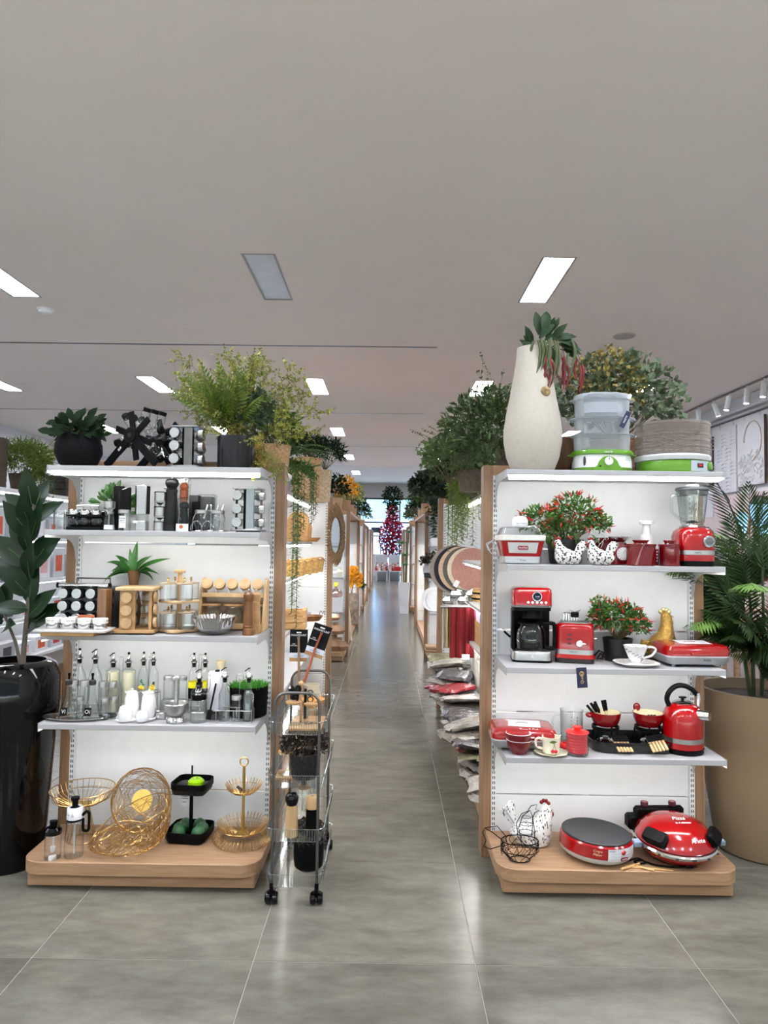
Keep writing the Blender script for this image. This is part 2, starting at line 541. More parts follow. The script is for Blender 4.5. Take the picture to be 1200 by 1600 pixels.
# ---------------------------------------------------------------- ceiling with slots for the linear diffusers, walls, shop fronts
PLASTER = mat('ceiling_plaster',(238,228,220),0.9,vary=0.015,scale=1.2,bump=0.02,bscale=300)
WALLP = mat('wall_plaster',(214,211,208),0.85,vary=0.015,scale=2)
b = MB(); b.box(X0,X1,Y0,Y1,CEIL+0.05,CEIL+0.2)
SLOTS = [(9.72,X0,0.66),(14.8,X0,0.75),(20.0,X0+4,0.8),(25.2,X0+4,0.8)]
LX = [-6.98,-4.13,-1.27,1.61,4.47]
LY = [-3.7,1.45,6.6,11.72,16.8,21.9,27.0]
LW, LLEN = 0.33, 1.28
ceiling = b.build('ceiling',PLASTER,smooth=False); ceiling['kind'] = 'structure'
# the plaster skin, cut round every light panel and slot
xs = sorted({X0,X1,*[v for x in LX for v in (x-LW/2,x+LW/2)],0.66,0.75,0.8,X0+4})
ys = sorted({Y0,Y1,*[v for y in LY for v in (y,y+LLEN)],*[v for s in SLOTS for v in (s[0],s[0]+0.06)]})
def is_hole(x,y):
    for lx in LX:
        if lx - LW/2 < x < lx + LW/2:
            for ly in LY:
                if ly < y < ly + LLEN: return True
    for sy, sa, sb in SLOTS:
        if sy < y < sy + 0.06 and sa < x < sb: return True
    return False
b = MB()
for j in range(len(ys)-1):
    for i in range(len(xs)-1):
        if not is_hole((xs[i]+xs[i+1])/2,(ys[j]+ys[j+1])/2):
            b.add([(xs[i],ys[j],CEIL),(xs[i+1],ys[j],CEIL),(xs[i+1],ys[j+1],CEIL),(xs[i],ys[j+1],CEIL)],[(3,2,1,0)])
b.build('plaster_skin',PLASTER,ceiling,smooth=False)

PANELON = mat('lit_diffuser',(232,238,255),0.5,vary=0,emit=PANEL_GLOW)
PANELOFF = mat('unlit_diffuser',(214,216,218),0.25,vary=0.05,scale=3)
TRIMGREY = mat('grey_light_frame',(150,146,142),0.5,vary=0.02)
def make_light(lit):
    t = thing('ceiling_light','','light')
    b = MB()
    w, l, k = LW / 2, LLEN, 0.022
    for (a0,a1,c0,c1) in ((-w,-w+k,0,l),(w-k,w,0,l),(-w+k,w-k,0,k),(-w+k,w-k,l-k,l)):
        b.box(a0,a1,c0,c1,-0.004,0.05,0.002)
    b.build('frame',TRIMGREY,t,smooth=False)
    b = MB(); b.box(-w+k,w-k,k,l-k,0.004,0.02)
    b.build('diffuser',PANELON if lit else PANELOFF,t,smooth=False)
    return t
on = off = None
for iy, ly in enumerate(LY):
    for ix, lx in enumerate(LX):
        lit = not (iy == 2 and ix == 2)
        cname = ('outer left','left','inner left','inner right','outer right')[ix]
        rname = ('rear','overhead','nearest','second','third','fourth','fifth')[iy]
        lab = f'long recessed ceiling light, {rname} row of panels, {cname} column'
        if not lit: lab = 'unlit grey recessed ceiling light panel above the dark plant shelves'
        src = on if lit else off
        if src is None:
            src = make_light(lit)
            if lit: on = src
            else: off = src
            o = src; o.location = (lx,ly,CEIL); o['label'] = lab
        else:
            o = dup(src,(lx,ly,CEIL),label=lab)
        o['group'] = 'recessed ceiling lights'
SLOTM = mat('dark_air_slot',(70,70,74),0.5,vary=0.1)
for k, (sy,sa,sb) in enumerate(SLOTS):
    t = thing('linear_air_diffuser',('longest dark air slot across the ceiling, above the fern vase','second dark air slot across the ceiling from the front','third thin dark air slot across the ceiling','farthest thin air slot across the ceiling near the window wall')[k],'vent',((sa+sb)/2,sy,CEIL),group='linear ceiling air slots')
    h = (sb-sa) / 2
    b = MB(); b.box(-h,h,0.001,0.059,0.036,0.042); b.build('back_plate',SLOTM,t,smooth=False)
    for y in (0.0,0.027,0.054):
        b = MB(); b.box(-h,h,y+.0005,y+0.0055,0.0,0.0355); b.build('slat',mat('slot_aluminium',(150,152,156),0.35,0.8,vary=0.03),t,smooth=False)

# speaker disc, smoke detector
t = thing('ceiling_speaker','round flat ceiling speaker above the leafy branches','speaker',(3.06,9.1,CEIL))
b = MB(); b.lathe([(0.0,-0.012),(0.12,-0.012),(0.125,-0.008),(0.125,0)],32); b.build('grille',mat('speaker_grille',(172,166,162),0.7),t)
b = MB(); b.lathe([(0.125,-0.014),(0.14,-0.01),(0.142,0)],32,close=False); b.build('rim',mat('speaker_rim',(186,180,176),0.6),t)
t = thing('smoke_detector','small white smoke detector on the ceiling at upper left','detector',(-4.13,8.3,CEIL))
b = MB(); b.lathe([(0.0,-0.05),(0.05,-0.05),(0.07,-0.038),(0.075,-0.02),(0.095,-0.018),(0.1,0)],28); b.build('body',WHITE,t)

def wall(name,x0,x1,y0,y1,z0,z1,m=WALLP):
    b = MB(); b.box(x0,x1,y0,y1,z0,z1); o = b.build(name,m,smooth=False); o['kind'] = 'structure'; return o
wall('wall_left',X0-0.2,X0,Y0,Y1,0,CEIL+0.2)
wr = wall('wall_right',X1,X1+0.2,Y0,Y1,0,CEIL+0.2)
# soffit beam and picture rail along the right wall
b = MB(); b.box(X1-0.14,X1,4,Y1,CEIL-0.24,CEIL,0.01)
o = b.build('trim_right',mat('soffit_white',(206,207,207),0.7,vary=0.02),smooth=False); o['kind'] = 'structure'
b = MB(); b.box(X1-0.05,X1,4,Y1,CEIL-0.33,CEIL-0.305)
b.build('picture_rail',mat('rail_dark',(92,88,86),0.5),o,smooth=False)
# front shop window behind the camera and far shop window: header, posts, glazing
for tag_, yy in (('front',Y0),('back',Y1)):
    fm = mat('window_frame_black',(28,30,34),0.4)
    y0, y1 = (yy-0.12,yy) if tag_ == 'front' else (yy,yy+0.12)
    wall(f'wall_{tag_}',X0,X1,y0,y1,3.62,CEIL+0.2)
    b = MB()
    n = 8; st = (X1-X0) / n
    b.box(X0,X1,y0+0.03,y0+0.09,3.54,3.62); b.box(X0,X1,y0+0.03,y0+0.09,2.42,2.5); b.box(X0,X1,y0+0.03,y0+0.09,0,0.06)
    for i in range(n+1):
        x = X0 + i * st
        b.box(x-0.03,x+0.03,y0+0.03,y0+0.09,0,3.62)
    win = b.build('window_1' if tag_ == 'front' else 'window_2',fm,smooth=False); win['kind'] = 'structure'
    for i in range(n):
        for z0, z1 in ((0.06,2.42),(2.5,3.54)):
            b = MB(); b.box(X0+i*st+0.03,X0+(i+1)*st-0.03,y0+0.055,y0+0.063,z0,z1)
            b.build('pane',mat('window_glass',(240,246,248),0.02,glass=0.96,vary=0),win,smooth=False)

# ---------------------------------------------------------------- gondola shelving
ZTOP = 1.90
FY = 3.475              # front face of the frames of the two end displays
def bracket_profile(yf,yb,z,lip=0.045):
    """Side plate in (y, z): shallow at the front, curving down to the upright."""
    pts = [(yf,z),(yf,z-lip),(yf+0.55*(yb-yf),z-lip-0.004)]
    y1, z1 = yf + 0.55 * (yb-yf), z - lip - 0.004
    for i in range(1,7):
        a = .5 * PI * i / 6
        pts.append((y1+(yb-0.03-y1)*math.sin(a),z1-0.085*(1-math.cos(a))))
    pts += [(yb-0.012,z-lip-0.13),(yb,z-lip-0.13),(yb,z)]
    return pts

SLOTQ = None
def frame_parts(t,w,zt,depth=0.10,panels=True):
    """Wooden goalpost, perforated uprights and back panels; local x 0..w, front at y=0."""
    pw = 0.047
    for x in (0,w-pw):
        b = MB(); b.box(x,x+pw,0,depth,0,zt,0.002); b.build('post',OAKV,t,smooth=False)
    b = MB(); b.box(pw,w-pw,0,depth,zt-0.05,zt,0.002); b.build('top_rail',OAK,t,smooth=False)
    for s, x in ((1,pw),(-1,w-pw-0.024)):
        b = MB(); b.box(x,x+0.024,0.004,0.05,0.0,zt-0.05); u = b.build('upright',WHITE,t,smooth=False)
        b = MB()
        for cx in (x+0.0075,x+0.0165):
            k = 0
            z = 0.1
            while z < zt - 0.08:
                b.box(cx-0.002,cx+0.002,0.0034,0.0045,z,z+0.0135)
                z += 0.0245; k += 1
        b.build('slot',DARK,u,smooth=False,kind='stuff')
    if panels:
        zz = [0.0,0.29,0.69,1.09,1.49,zt-0.05]
        for z0, z1 in zip(zz[:-1],zz[1:]):
            b = MB(); b.box(pw+0.024,w-pw-0.024,0.022,0.04,z0+0.004,z1-0.004,0.0015)
            b.build('back_panel',WHITE,t,smooth=False)

def shelf_part(t,x0,x1,yf,z,yb=0.0,strip=False,lip=0.024,tick=0.002):
    """Metal tray shelf with a folded lip and two side brackets; local y runs back to yb."""
    b = MB()
    if strip == 2: b.box(x0,x1,yf,yb+0.02,z-lip,z,0.0025)
    else: b.box(x0,x1,yf+0.004,yb+0.02,z-0.006,z); b.box(x0,x1,yf,yf+0.004,z-lip,z,0.0015)
    s = b.build('shelf',SHELFSHADE,t,smooth=False)
    for x in (x0-0.003,x1):
        b = MB(); b.prism(bracket_profile(yf,yb,z+0.002,0.036),x,x+0.003,'x')
        b.build('bracket',SHELFSHADE,s,smooth=False)
    if strip:
        b = MB()
        if strip == 2: b.box(x0+0.012,x1-0.012,yf+0.012,yf+0.045,z-lip-0.017,z-lip-0.0005,0.002)
        else: b.box(x0+0.012,x1-0.012,yf+0.008,yf+0.04,z-0.020,z-0.0065,0.002)
        b.build('light_strip',mat('strip_diffuser',(255,252,247),0.4,vary=0,emit=STRIP_GLOW),s,smooth=False)
    return s

def base_part(t,x0,x1,yf,r=0.09,zt=0.125,yb=0.0,m=OAK):
    b = MB(); b.prism(rrect(x0,x1,yf,yb,(r,r,0,0),8),0.068,zt,'z',0.003)
    o = b.build('base',m,t,ang=30)
    b = MB(); b.prism(rrect(x0+0.025,x1-0.025,yf+0.035,yb,(0.008,0.008,0,0),3),0.012,0.0685,'z',0.0)
    b.build('plinth',m,o,ang=30)
    b = MB(); b.box(x0+0.06,x1-0.06,yf+0.09,yb-0.02,0.0005,0.012); b.build('foot',BLACK,o,smooth=False)
    return o

LXL = atz(104.2,FY,1.51); LXR = atz(443.5,FY,1.51)      # outer edges, left display
RXL = atz(755.0,FY,1.51); RXR = atz(1099.0,FY,1.51)     # right display
SHF = 3.13                                                  # shelf front depth
L_SHELF = [1.838,1.549,1.086,0.694]
R_SHELF = [1.845,1.421,0.968,0.578]
BASEZ = 0.125
BASEF = 3.07
def end_display(label,xl,xr,zs):
    t = thing('gondola_end_display',label,'shelf unit',(xl,FY,0))
    w = xr - xl
    frame_parts(t,w,ZTOP)
    for i, z in enumerate(zs):
        shelf_part(t,0.06,w-0.06,SHF-FY,z,0.0,strip=2 if i == 0 else 1)
    base_part(t,0.02,w-0.02,BASEF-FY)
    return t
left_display = end_display('left end display of white shelves with an oak frame, black and glass kitchenware',LXL,LXR,L_SHELF)
right_display = end_display('right end display of white shelves with an oak frame, red kitchenware',RXL,RXR,R_SHELF)

# the blocks behind: a frame at each end, a white spine, shelves and an oak base facing the aisle
BLOCKS = [(3.575,6.55,False),(9.35,12.75,True),(15.7,18.95,True),(22.1,25.4,True)]
def block(side,k,y0,y1,cap):
    s = 1 if side == 'right' else -1
    inner = 0.50 if s > 0 else -0.50
    if k == 0: inner = RXL if s > 0 else LXR
    outer = inner + s * 1.08
    nm = ('first','second','third','fourth')[k]
    zt = 1.93
    t = thing('gondola_run',f'{nm} oak framed white shelf run along the {side} of the aisle','shelf unit',(min(inner,outer),0,0))
    w = 1.08; ya = y1
    fr = thing('end_partition',f'oak framed white partition closing the {nm} run on the aisle {side}','shelf unit',(min(inner,outer),y1,0))
    frame_parts(fr,w,zt)
    xc = w / 2
    # spine panels
    for z0, z1 in ((0.12,0.69),(0.69,1.09),(1.09,1.49),(1.49,zt-0.1)):
        b = MB(); b.box(xc-0.02,xc+0.02,y0+(0.13 if cap else 0.03),y1-0.02,z0+0.002,z1-0.002,0.003)
        b.build('back_panel',WHITE,t,smooth=False)
    b = MB()
    if s > 0: ex0, ex1 = 0.05, xc - 0.02
    else: ex0, ex1 = xc + 0.02, w - 0.05
    b.box(ex0,ex1,y0+(0.14 if cap else 0.03),y1-0.03,0.012,0.125,0.003); b.build('base',OAKY,t,smooth=False)
    zl = [1.5,1.12,0.74] if k else [1.86,1.37,1.05,0.75,0.36] if s > 0 else [1.86,1.51,1.25,0.87,0.5]
    ye = y1 - (0.45 if k == 0 and s>0 else 0.06)
    for z in zl:
        d = 0.34
        a0, a1 = (xc-0.02-d,xc-0.02) if s > 0 else (xc+0.02,xc+0.02+d)
        b = MB(); b.box(a0,a1,y0+0.2,ye,z-0.024,z,0.002); sh = b.build('shelf',SHELFSHADE,t,smooth=False)
        if z > 0.7:
            e = a0 + 0.02 if s > 0 else a1 - 0.05
            b = MB(); b.box(e,e+0.03,y0+0.22,ye-0.02,z-0.04,z-0.0245,0.002); b.build('light_strip',MATS['strip_diffuser'],sh,smooth=False)
        for yy in (y0+0.205,(y0+y1)/2,ye-0.01):
            b = MB()
            pr = bracket_profile(0,d,z,0.03)
            if s > 0: pr = [(a0+p,q) for p,q in pr]
            else: pr = [(a1-p,q) for p,q in pr]
            b.prism(pr,yy,yy+0.004,'y'); b.build('bracket',SHELFSHADE,sh,smooth=False)
    if cap:
        c = thing('end_display',f'oak framed end display facing forward on the {nm} run, aisle {side}','shelf unit',(min(inner,outer),y0,0))
        frame_parts(c,w,zt)
        base_part(c,0.02,w-0.02,-0.42)
        for z in (1.46,1.06,0.62):
            shelf_part(c,0.06,w-0.06,-0.34,z,strip=1)
for k, (y0,y1,cap) in enumerate(BLOCKS):
    for side in ('left','right'):
        block(side,k,y0,y1,cap)

# wall run of shelves along the left side, facing the aisle
lw = thing('wall_shelf_run','long white wall shelving with stocked bright shelves at the far left','shelf unit',(-3.62,0,0))
b = MB(); b.box(-0.05,0.0,4.6,12.0,0,1.98); b.build('back_panel',WHITE,lw,smooth=False)
for z in (1.93,1.51,1.13,0.80,0.45):
    b = MB(); b.box(0.0,0.42,4.6,12.0,z-0.03,z,0.003); sh = b.build('shelf',WHITE,lw,smooth=False)
    if z > 0.5:
        b = MB(); b.box(0.3,0.36,4.6,12.0,z-0.045,z-0.031); b.build('light_strip',mat('wall_strip_diffuser',(250,251,255),.4,vary=0,emit=4.5),sh,smooth=False)
b = MB(); b.box(0.0,0.48,4.6,12.0,0.0,0.12,0.004); b.build('base',OAKY,lw,smooth=False)

# ---------------------------------------------------------------- plant helpers
def orient(d,up=(0,0,1)):
    d = Vector(d).normalized(); up = Vector(up)
    s = d.cross(up)
    if s.length < 1e-3: s = d.cross(Vector((1,0.1,0)))
    s.normalize(); n = s.cross(d).normalized()
    return Matrix(((s.x,d.x,n.x),(s.y,d.y,n.y),(s.z,d.z,n.z)))

def put(mesh,parent,pos,d,up=(0,0,1),sc=1.0,name=None,roll=0.0):
    o = bpy.data.objects.new(name or mesh.name.split('.')[0],mesh); COL.objects.link(o)
    o.parent = parent
    m = orient(d,up)
    if roll: m = m @ Matrix.Rotation(roll,3,'Y')
    o.matrix_local = Matrix.Translation(Vector(pos)) @ m.to_4x4() @ Matrix.Scale(sc,4)
    return o

def keep_mesh(b,name,material,smooth=True):
    o = b.build(name,material,smooth=smooth); me = o.data
    bpy.data.objects.remove(o); return me

def leaf_meshes(name,material,L,w,bends=(0.2,0.6,1.0),n=4,fold=0.25,shape=1.0):
    out = []
    for bd in bends:
        b = MB(); b.leaf((0,0,0),(0,1,0),L,w,(0,0,1),bd,n,fold,shape)
        out.append(keep_mesh(b,name,material))
    return out

def sph(lo=-1.0,hi=1.0):
    z = rnd.uniform(lo,hi); a = rnd.uniform(0,2*PI); q = math.sqrt(max(0,1-z*z))
    return Vector((q*math.cos(a),q*math.sin(a),z))

def bush_mesh(b,c,rad,n,L,w,lo=-0.3,inner=0.35,droop=0.0,out=0.75):
    """n small folded leaves filling an ellipsoid, pointing outward."""
    c = Vector(c)
    for _ in range(n):
        s = sph(lo,1.0); q = inner + (1-inner) * math.sqrt(rnd.random())
        p = c + Vector((s.x*rad[0],s.y*rad[1],s.z*rad[2])) * q
        d = (s*out+sph()*0.75+Vector((0,0,-droop))).normalized()
        sd = d.cross(sph()).normalized()
        k = rnd.uniform(0.7,1.25)
        b.tiny(p,d,L*k,w*k,sd)
    return b

def twigs(b,base,c,rad,n,r,lo=0.0):
    base = Vector(base); c = Vector(c)
    for _ in range(n):
        s = sph(lo,1.0)
        e = c + Vector((s.x*rad[0],s.y*rad[1],s.z*rad[2])) * rnd.uniform(0.6,0.95)
        m = base.lerp(e,0.5) + Vector((s.x,s.y,0)) * rad[0] * 0.12 + Vector((0,0,rad[2]*0.15))
        b.tube([base,m,e],r,5,r1=r*0.4)
    return b

def frond_mesh(name,material,L,nl,ll,lw,droop=0.9,rise=0.0,taper=0.85,ang=60,stem=0.0016,sag=0.0):
    """A pinnate frond along +y drooping to -z, leaflets on both sides."""
    b = MB(); pts = []; p = Vector((0,0,0)); t = Vector((0,1,rise)).normalized()
    n = max(8,nl)
    for i in range(n+1):
        pts.append(p.copy())
        t = Matrix.Rotation(-droop/n,3,'X') @ t
        p = p + t * (L/n)
    b.m = 0
    b.tube(pts,stem,4,r1=stem*0.35)
    for i in range(1,n+1):
        f = i / n
        tt = (pts[min(i+1,n)]-pts[i-1]).normalized()
        for s in (-1,1):
            side = Vector((s,0,0)); up = side.cross(tt) * s
            k = math.sin(PI*(0.12+0.86*f)) ** 0.8 if taper else 1.0
            k = max(0.18,k) * rnd.uniform(0.9,1.08)
            a = R(ang*(1-0.45*f))
            d = (tt*math.cos(a)+side*math.sin(a)-up*(0.12+sag)*rnd.uniform(0.4,1.5)).normalized()
            b.leaf(pts[i],d,ll*k,lw*(0.6+0.4*k),up,0.35,2,0.2,0.8)
    return keep_mesh(b,name,material)

def vine_mesh(b,path,nl,L,w,spread=1.0,down=0.4):
    """Small paired leaves along a hanging path."""
    path = [Vector(p) for p in path]
    seg = [(path[i+1]-path[i]).length for i in range(len(path)-1)]
    tot = sum(seg)
    for k in range(nl):
        u = tot * (k+0.5) / nl; i = 0
        while i < len(seg) - 1 and u > seg[i]: u -= seg[i]; i += 1
        p = path[i].lerp(path[i+1],u/max(seg[i],1e-6)); t = (path[i+1]-path[i]).normalized()
        a = k * 2.4 + rnd.uniform(-.4,.4)
        e1, e2, _ = basis(t)
        o = e1 * math.cos(a) + e2 * math.sin(a)
        d = (o*spread+t*down).normalized()
        b.tiny(p,d,L*rnd.uniform(.8,1.15),w,d.cross(t).normalized())
    return b

def pot_lathe(t,name,prof,material,n=32,flute=0,famp=0.0,soil=None):
    b = MB(); b.lathe(prof,n,flute=flute,famp=famp,close=False)
    b.lathe([(0,prof[0][1]),(prof[0][0],prof[0][1])],n,close=False)
    o = b.build(name,material,t)
    if soil:
        b = MB(); b.lathe([(soil[0],soil[1]),(0,soil[1]+0.006)],20,close=False); b.build('soil',SOIL,t)
    return o

# ================================================================= left display, top shelf and second shelf
Z1, Z2, Z3, Z4 = L_SHELF
def P(px,Y,z): return Vector((atz(px,Y,z),Y,z+0.0006))
def S(px,Y): return px * Y / FOC

# 1 round black pot with a leafy plant
t = thing('potted_plant','round matt black pot with dark glossy leaves, left end of the top shelf','plant',P(122,3.27,Z1))
pot_lathe(t,'pot',[(0.062,0),(0.085,0.02),(0.106,0.07),(0.104,0.11),(0.085,0.15),(0.07,0.163),(0.062,0.163),(0.06,0.15)],mat('rough_black_clay',(9,9,11),0.8,spec=.15,vary=0.2,bump=0.35,bscale=60),soil=(0.062,0.15))
lm = leaf_meshes('leaf',LEAFD,0.075,0.042,(0.1,0.5,0.9))
for k in range(130):
    s = sph(-0.05,1.0); q = rnd.uniform(0.25,0.95)
    p = Vector((s.x*0.125,s.y*0.10,0.155+abs(s.z)*0.10)) * 1.0
    p = Vector((p.x*q,p.y*q,0.15+(p.z-0.15)*q))
    put(rnd.choice(lm),t,p,Vector((s.x,s.y,max(s.z,-.1)*0.8+0.15))+sph()*0.35,up=(s.x*.4,-1,.6),sc=rnd.uniform(0.65,1.0))
b = MB(); twigs(b,(0,0,0.14),(0,0,0.17),(0.10,0.08,0.08),14,0.003); b.build('stem',STEM,t)
# price tag hanging from the ceiling line behind it
t = thing('price_ticket','small pale green price ticket on a wire above the round black pot','ticket',(P(96,3.42,Z1)))
b = MB(); b.tube([(0.03,0,0),(0.02,0,0.20),(0,0,0.285)],0.0012,5); b.build('wire',STEEL,t)
b = MB(); b.M = Matrix.Translation((0,-0.002,0.26)) @ Matrix.Rotation(R(-8),4,'Y'); b.box(-0.014,0.014,0,0.001,-0.028,0.028); c = b.build('card',mat('mint_card',(196,222,208),0.6),t,smooth=False)
text('R$\n29',0.02,INK,c,(0,-0.0035,0.262),(R(90),R(8),0))

# 2 black rotating windmill spice rack
t = thing('windmill_spice_rack','black wooden windmill shaped spice rack with glass jars on the top shelf','spice rack',P(211,3.235,Z1+.006),R(-24))
def bar2(b,a,c,wid,y0,y1):
    a = Vector(a); c = Vector(c); d = (c-a).normalized(); n = Vector((-d.y,d.x)) * wid * .5
    b.prism([(a+n)[:],(a-n)[:],(c-n)[:],(c+n)[:]],y0,y1,'y',0.002)
H = 0.143
for nm, y0 in (('end_plate',-0.035),('end_plate',0.165)):
    b = MB()
    for e in ((-0.150,0.006),(0.150,0.006)): bar2(b,(0,H),e,0.036,y0,y0+0.014)
    b.build('leg_frame',BLACK,t,smooth=False)
    b = MB()
    for k in range(6):
        a = R(100-60*k+(0 if y0<0 else 8)); bar2(b,(0,H),(0.115*math.cos(a),H+0.115*math.sin(a)),0.030,y0+0.016,y0+0.026)
    b.prism(circ(0,H,0.036,24),y0-0.006,y0+0.026,'y',0.002)
    b.build('star_wheel',BLACK,t,smooth=False)
    if y0 < 0:
        b = MB(); b.prism(circ(0,H,0.010,16),y0-0.0075,y0-0.0055,'y'); b.build('axle',DARK,t)
        b = MB(); b.M = Matrix.Translation((-0.062,y0-0.0012,0.083)) @ Matrix.Rotation(R(-45),4,'Y'); b.box(-0.011,0.011,0,0.001,-0.005,0.005); b.build('label',PAPER,t,smooth=False)
        b = MB(); b.M = Matrix.Translation((-0.062,y0-0.0016,0.083)) @ Matrix.Rotation(R(-45),4,'Y')
        for q in (-0.002,0.001): b.box(-0.008,0.008,0,0.0005,q,q+0.0013)
        b.build('print',INK,t,smooth=False)
b = MB(); b.lathe([(0.0001,0),(0.019,0),(0.021,0.006),(0.021,0.062),(0.015,0.07),(0.015,0.074)],16,close=False); jm = keep_mesh(b,'jar',GLASS)
b = MB(); b.lathe([(0.018,0.0),(0.018,0.018),(0.0001,0.019)],16,close=True); cm = keep_mesh(b,'lid',BLACK)
for k in range(6):
    a = R(70-60*k); r0 = 0.052
    if math.sin(a) * 0.1 + H < 0.05: continue
    for q in range(3):
        yy = 0.02 + 0.052 * q
        p = Vector((r0*math.cos(a),yy,H+r0*math.sin(a))); d = Vector((math.cos(a),0,math.sin(a)))
        o = put(jm,t,p,Vector((0,1,0)),up=d)
        o2 = put(cm,o,(0,0,0.070),(0,1,0))

# 3 steel spice carousels (top shelf and second shelf)
def spice_carousel(label,loc,rz,h,half,lidr,plate=STEEL,core=DKSTEEL,lidm=STEEL,jarm=GLASS,group=None,name='spice_carousel',rows=3):
    t = thing(name,label,'spice rack',loc,rz,group)
    c8 = rrect(-half,half,-half,half,half*0.35,4)
    b = MB(); b.prism(c8,0.006,0.014,'z',0.002); b.build('base',plate,t)
    b = MB(); b.lathe([(half*0.8,0),(half*0.8,0.006)],24); b.build('turntable',BLACK,t)
    b = MB(); b.prism(rrect(-half*.9,half*.9,-half*.9,half*.9,half*0.3,4),h-0.007,h,'z',0.002); b.build('top_plate',plate,t)
    b = MB(); b.box(-half*.28,half*.28,-half*.28,half*.28,0.014,h-0.007); b.build('core',BLACK,t,smooth=False)
    for k in range(4):
        a = k * PI / 2
        M = Matrix.Rotation(a,4,'Z')
        b = MB(); b.M = M; b.box(half*.72,half*.76,half*.02,half*.52,0.014,h-0.007); b.build('column',core,t,smooth=False)
        yo = -half * 0.46
        for r in range(rows):
            z = 0.014 + (h-0.02) * (r+0.5) / rows
            b = MB(); b.M = M
            b.cyl((half*.10,yo,z),(half*.86,yo,z),lidr*.82,n=16); j = b.build('jar',jarm,t)
            b = MB(); b.M = M
            b.cyl((half*.86,yo,z),(half*1.14,yo,z),lidr,n=24); b.build('lid',lidm,j)
    return t
spice_carousel('steel spice carousel with round steel lids beside the ribbed vase, top shelf',P(293,3.27,Z1),R(-4),0.198,0.076,0.0225)

# 4 ribbed black pot in front of two brass vases with fern and branches
t = thing('ribbed_pot','black ribbed cylinder pot in front of a brass vase, top shelf','pot',P(368,3.235,Z1))
pot_lathe(t,'pot',[(0.078,0),(0.082,0.004),(0.083,0.145),(0.081,0.15),(0.076,0.15),(0.076,0.13)],mat('satin_black',(9,9,12),0.4,spec=.3),72,24,0.018)
b = MB(); b.lathe([(0.076,0.12),(0,0.122)],24,close=False); b.build('inside',DARK,t)
BRASS = mat('aged_brass',(150,118,66),0.35,0.9,vary=0.12)
t = thing('brass_vase','ribbed brass vase with flared neck holding fern, behind the black ribbed pot','vase',P(363,3.397,Z1))
b = MB(); b.lathe([(0.05,0),(0.055,0.01),(0.058,0.12),(0.05,0.16),(0.028,0.2),(0.023,0.22),(0.026,0.232),(0.022,0.233)],48,flute=16,famp=0.02,close=False); b.build('body',BRASS,t)
fr = [frond_mesh('frond',LEAFL,0.34,17,0.062,0.013,0.8,0.9),frond_mesh('frond',LEAFL,0.28,15,0.06,0.013,1.5,0.7),frond_mesh('frond',LEAFL,0.36,17,0.06,0.013,0.4,1.2)]
for k in range(24):
    a = k * 2.4 + rnd.uniform(-.3,.3); e = rnd.choice((0.35,0.8,1.4,2.4))
    put(rnd.choice(fr),t,(0.008*math.cos(a),0.008*math.sin(a),0.225),(math.cos(a),0.5*math.sin(a)-0.25,e),up=(rnd.uniform(-.5,.5),-.9,.5),sc=rnd.uniform(0.72,1.12))
def spray(name,L,mats,npts=7):
    """A wiry flowering branch along +y: side twigs carrying tiny leaves and buds (one mesh, two materials)."""
    b = MB(); pts = [Vector((0,0,0))]; d = Vector((0,1,0.05))
    for i in range(npts):
        d = (d+Vector((rnd.uniform(-.2,.2),0,rnd.uniform(-.25,.08)))).normalized(); pts.append(pts[-1]+d*(L/npts))
    b.m = 0; b.tube(pts,0.0016,4,r1=0.0005)
    for i in range(2,npts+1):
        for _ in range(3):
            e = (d+sph()*0.9).normalized(); q = pts[i] + e * L * rnd.uniform(0.10,0.22); m = pts[i].lerp(q,.5) + Vector((0,0,0.008))
            b.m = 0; b.tube([pts[i],m,q],0.0008,3)
            for u in range(14):
                p = pts[i].lerp(q,rnd.uniform(0.2,1.05)); b.m = 1 if rnd.random() < 0.75 else 2
                dd = (e*.6+sph()).normalized(); b.tiny(p,dd,rnd.uniform(0.010,0.018),0.009,dd.cross(sph()).normalized())
    o = b.build(name,mats); me = o.data; bpy.data.objects.remove(o); return me
SPR = [spray('flower_spray',0.37,[STEM,LEAFY,LEAFL]) for _ in range(4)]
for k in range(22):
    a = rnd.uniform(0,2*PI)
    put(rnd.choice(SPR),t,(0,0,0.225),(math.cos(a)*0.8-.2,0.35*math.sin(a)-0.1,rnd.uniform(0.7,2.0)),sc=rnd.uniform(0.7,1.1))
t = thing('brass_vase','taller brass vase of yellow flowering branches at the right end, top shelf','vase',P(404,3.405,Z1))
b = MB(); b.lathe([(0.03,0),(0.034,0.01),(0.04,0.08),(0.034,0.13),(0.02,0.16),(0.018,0.18)],32,close=False); b.build('body',BRASS,t)
for k in range(30):
    a = rnd.uniform(0,2*PI)
    put(rnd.choice(SPR),t,(0,0,0.16),(math.cos(a)*0.8-0.05,0.3*math.sin(a)-0.15,rnd.uniform(0.0,2.0)),sc=rnd.uniform(0.65,1.05))
em = [spray('eucalyptus_stem',0.22,[STEM,mat('grey_green_leaf',(66,84,62),.6,vary=.3),LEAFD]) for _ in range(2)]
b = MB(); bush_mesh(b,(-0.02,-0.03,0.27),(0.10,0.05,0.13),420,0.034,0.024); b.build('foliage',MATS['grey_green_leaf'],t,kind='stuff')
for k in range(10):
    a = rnd.uniform(0,2*PI)
    put(rnd.choice(SPR),t,(0.02,-0.03,0.15),(0.35+0.3*math.cos(a),-0.3,rnd.uniform(-.6,.5)),sc=rnd.uniform(0.5,0.8))

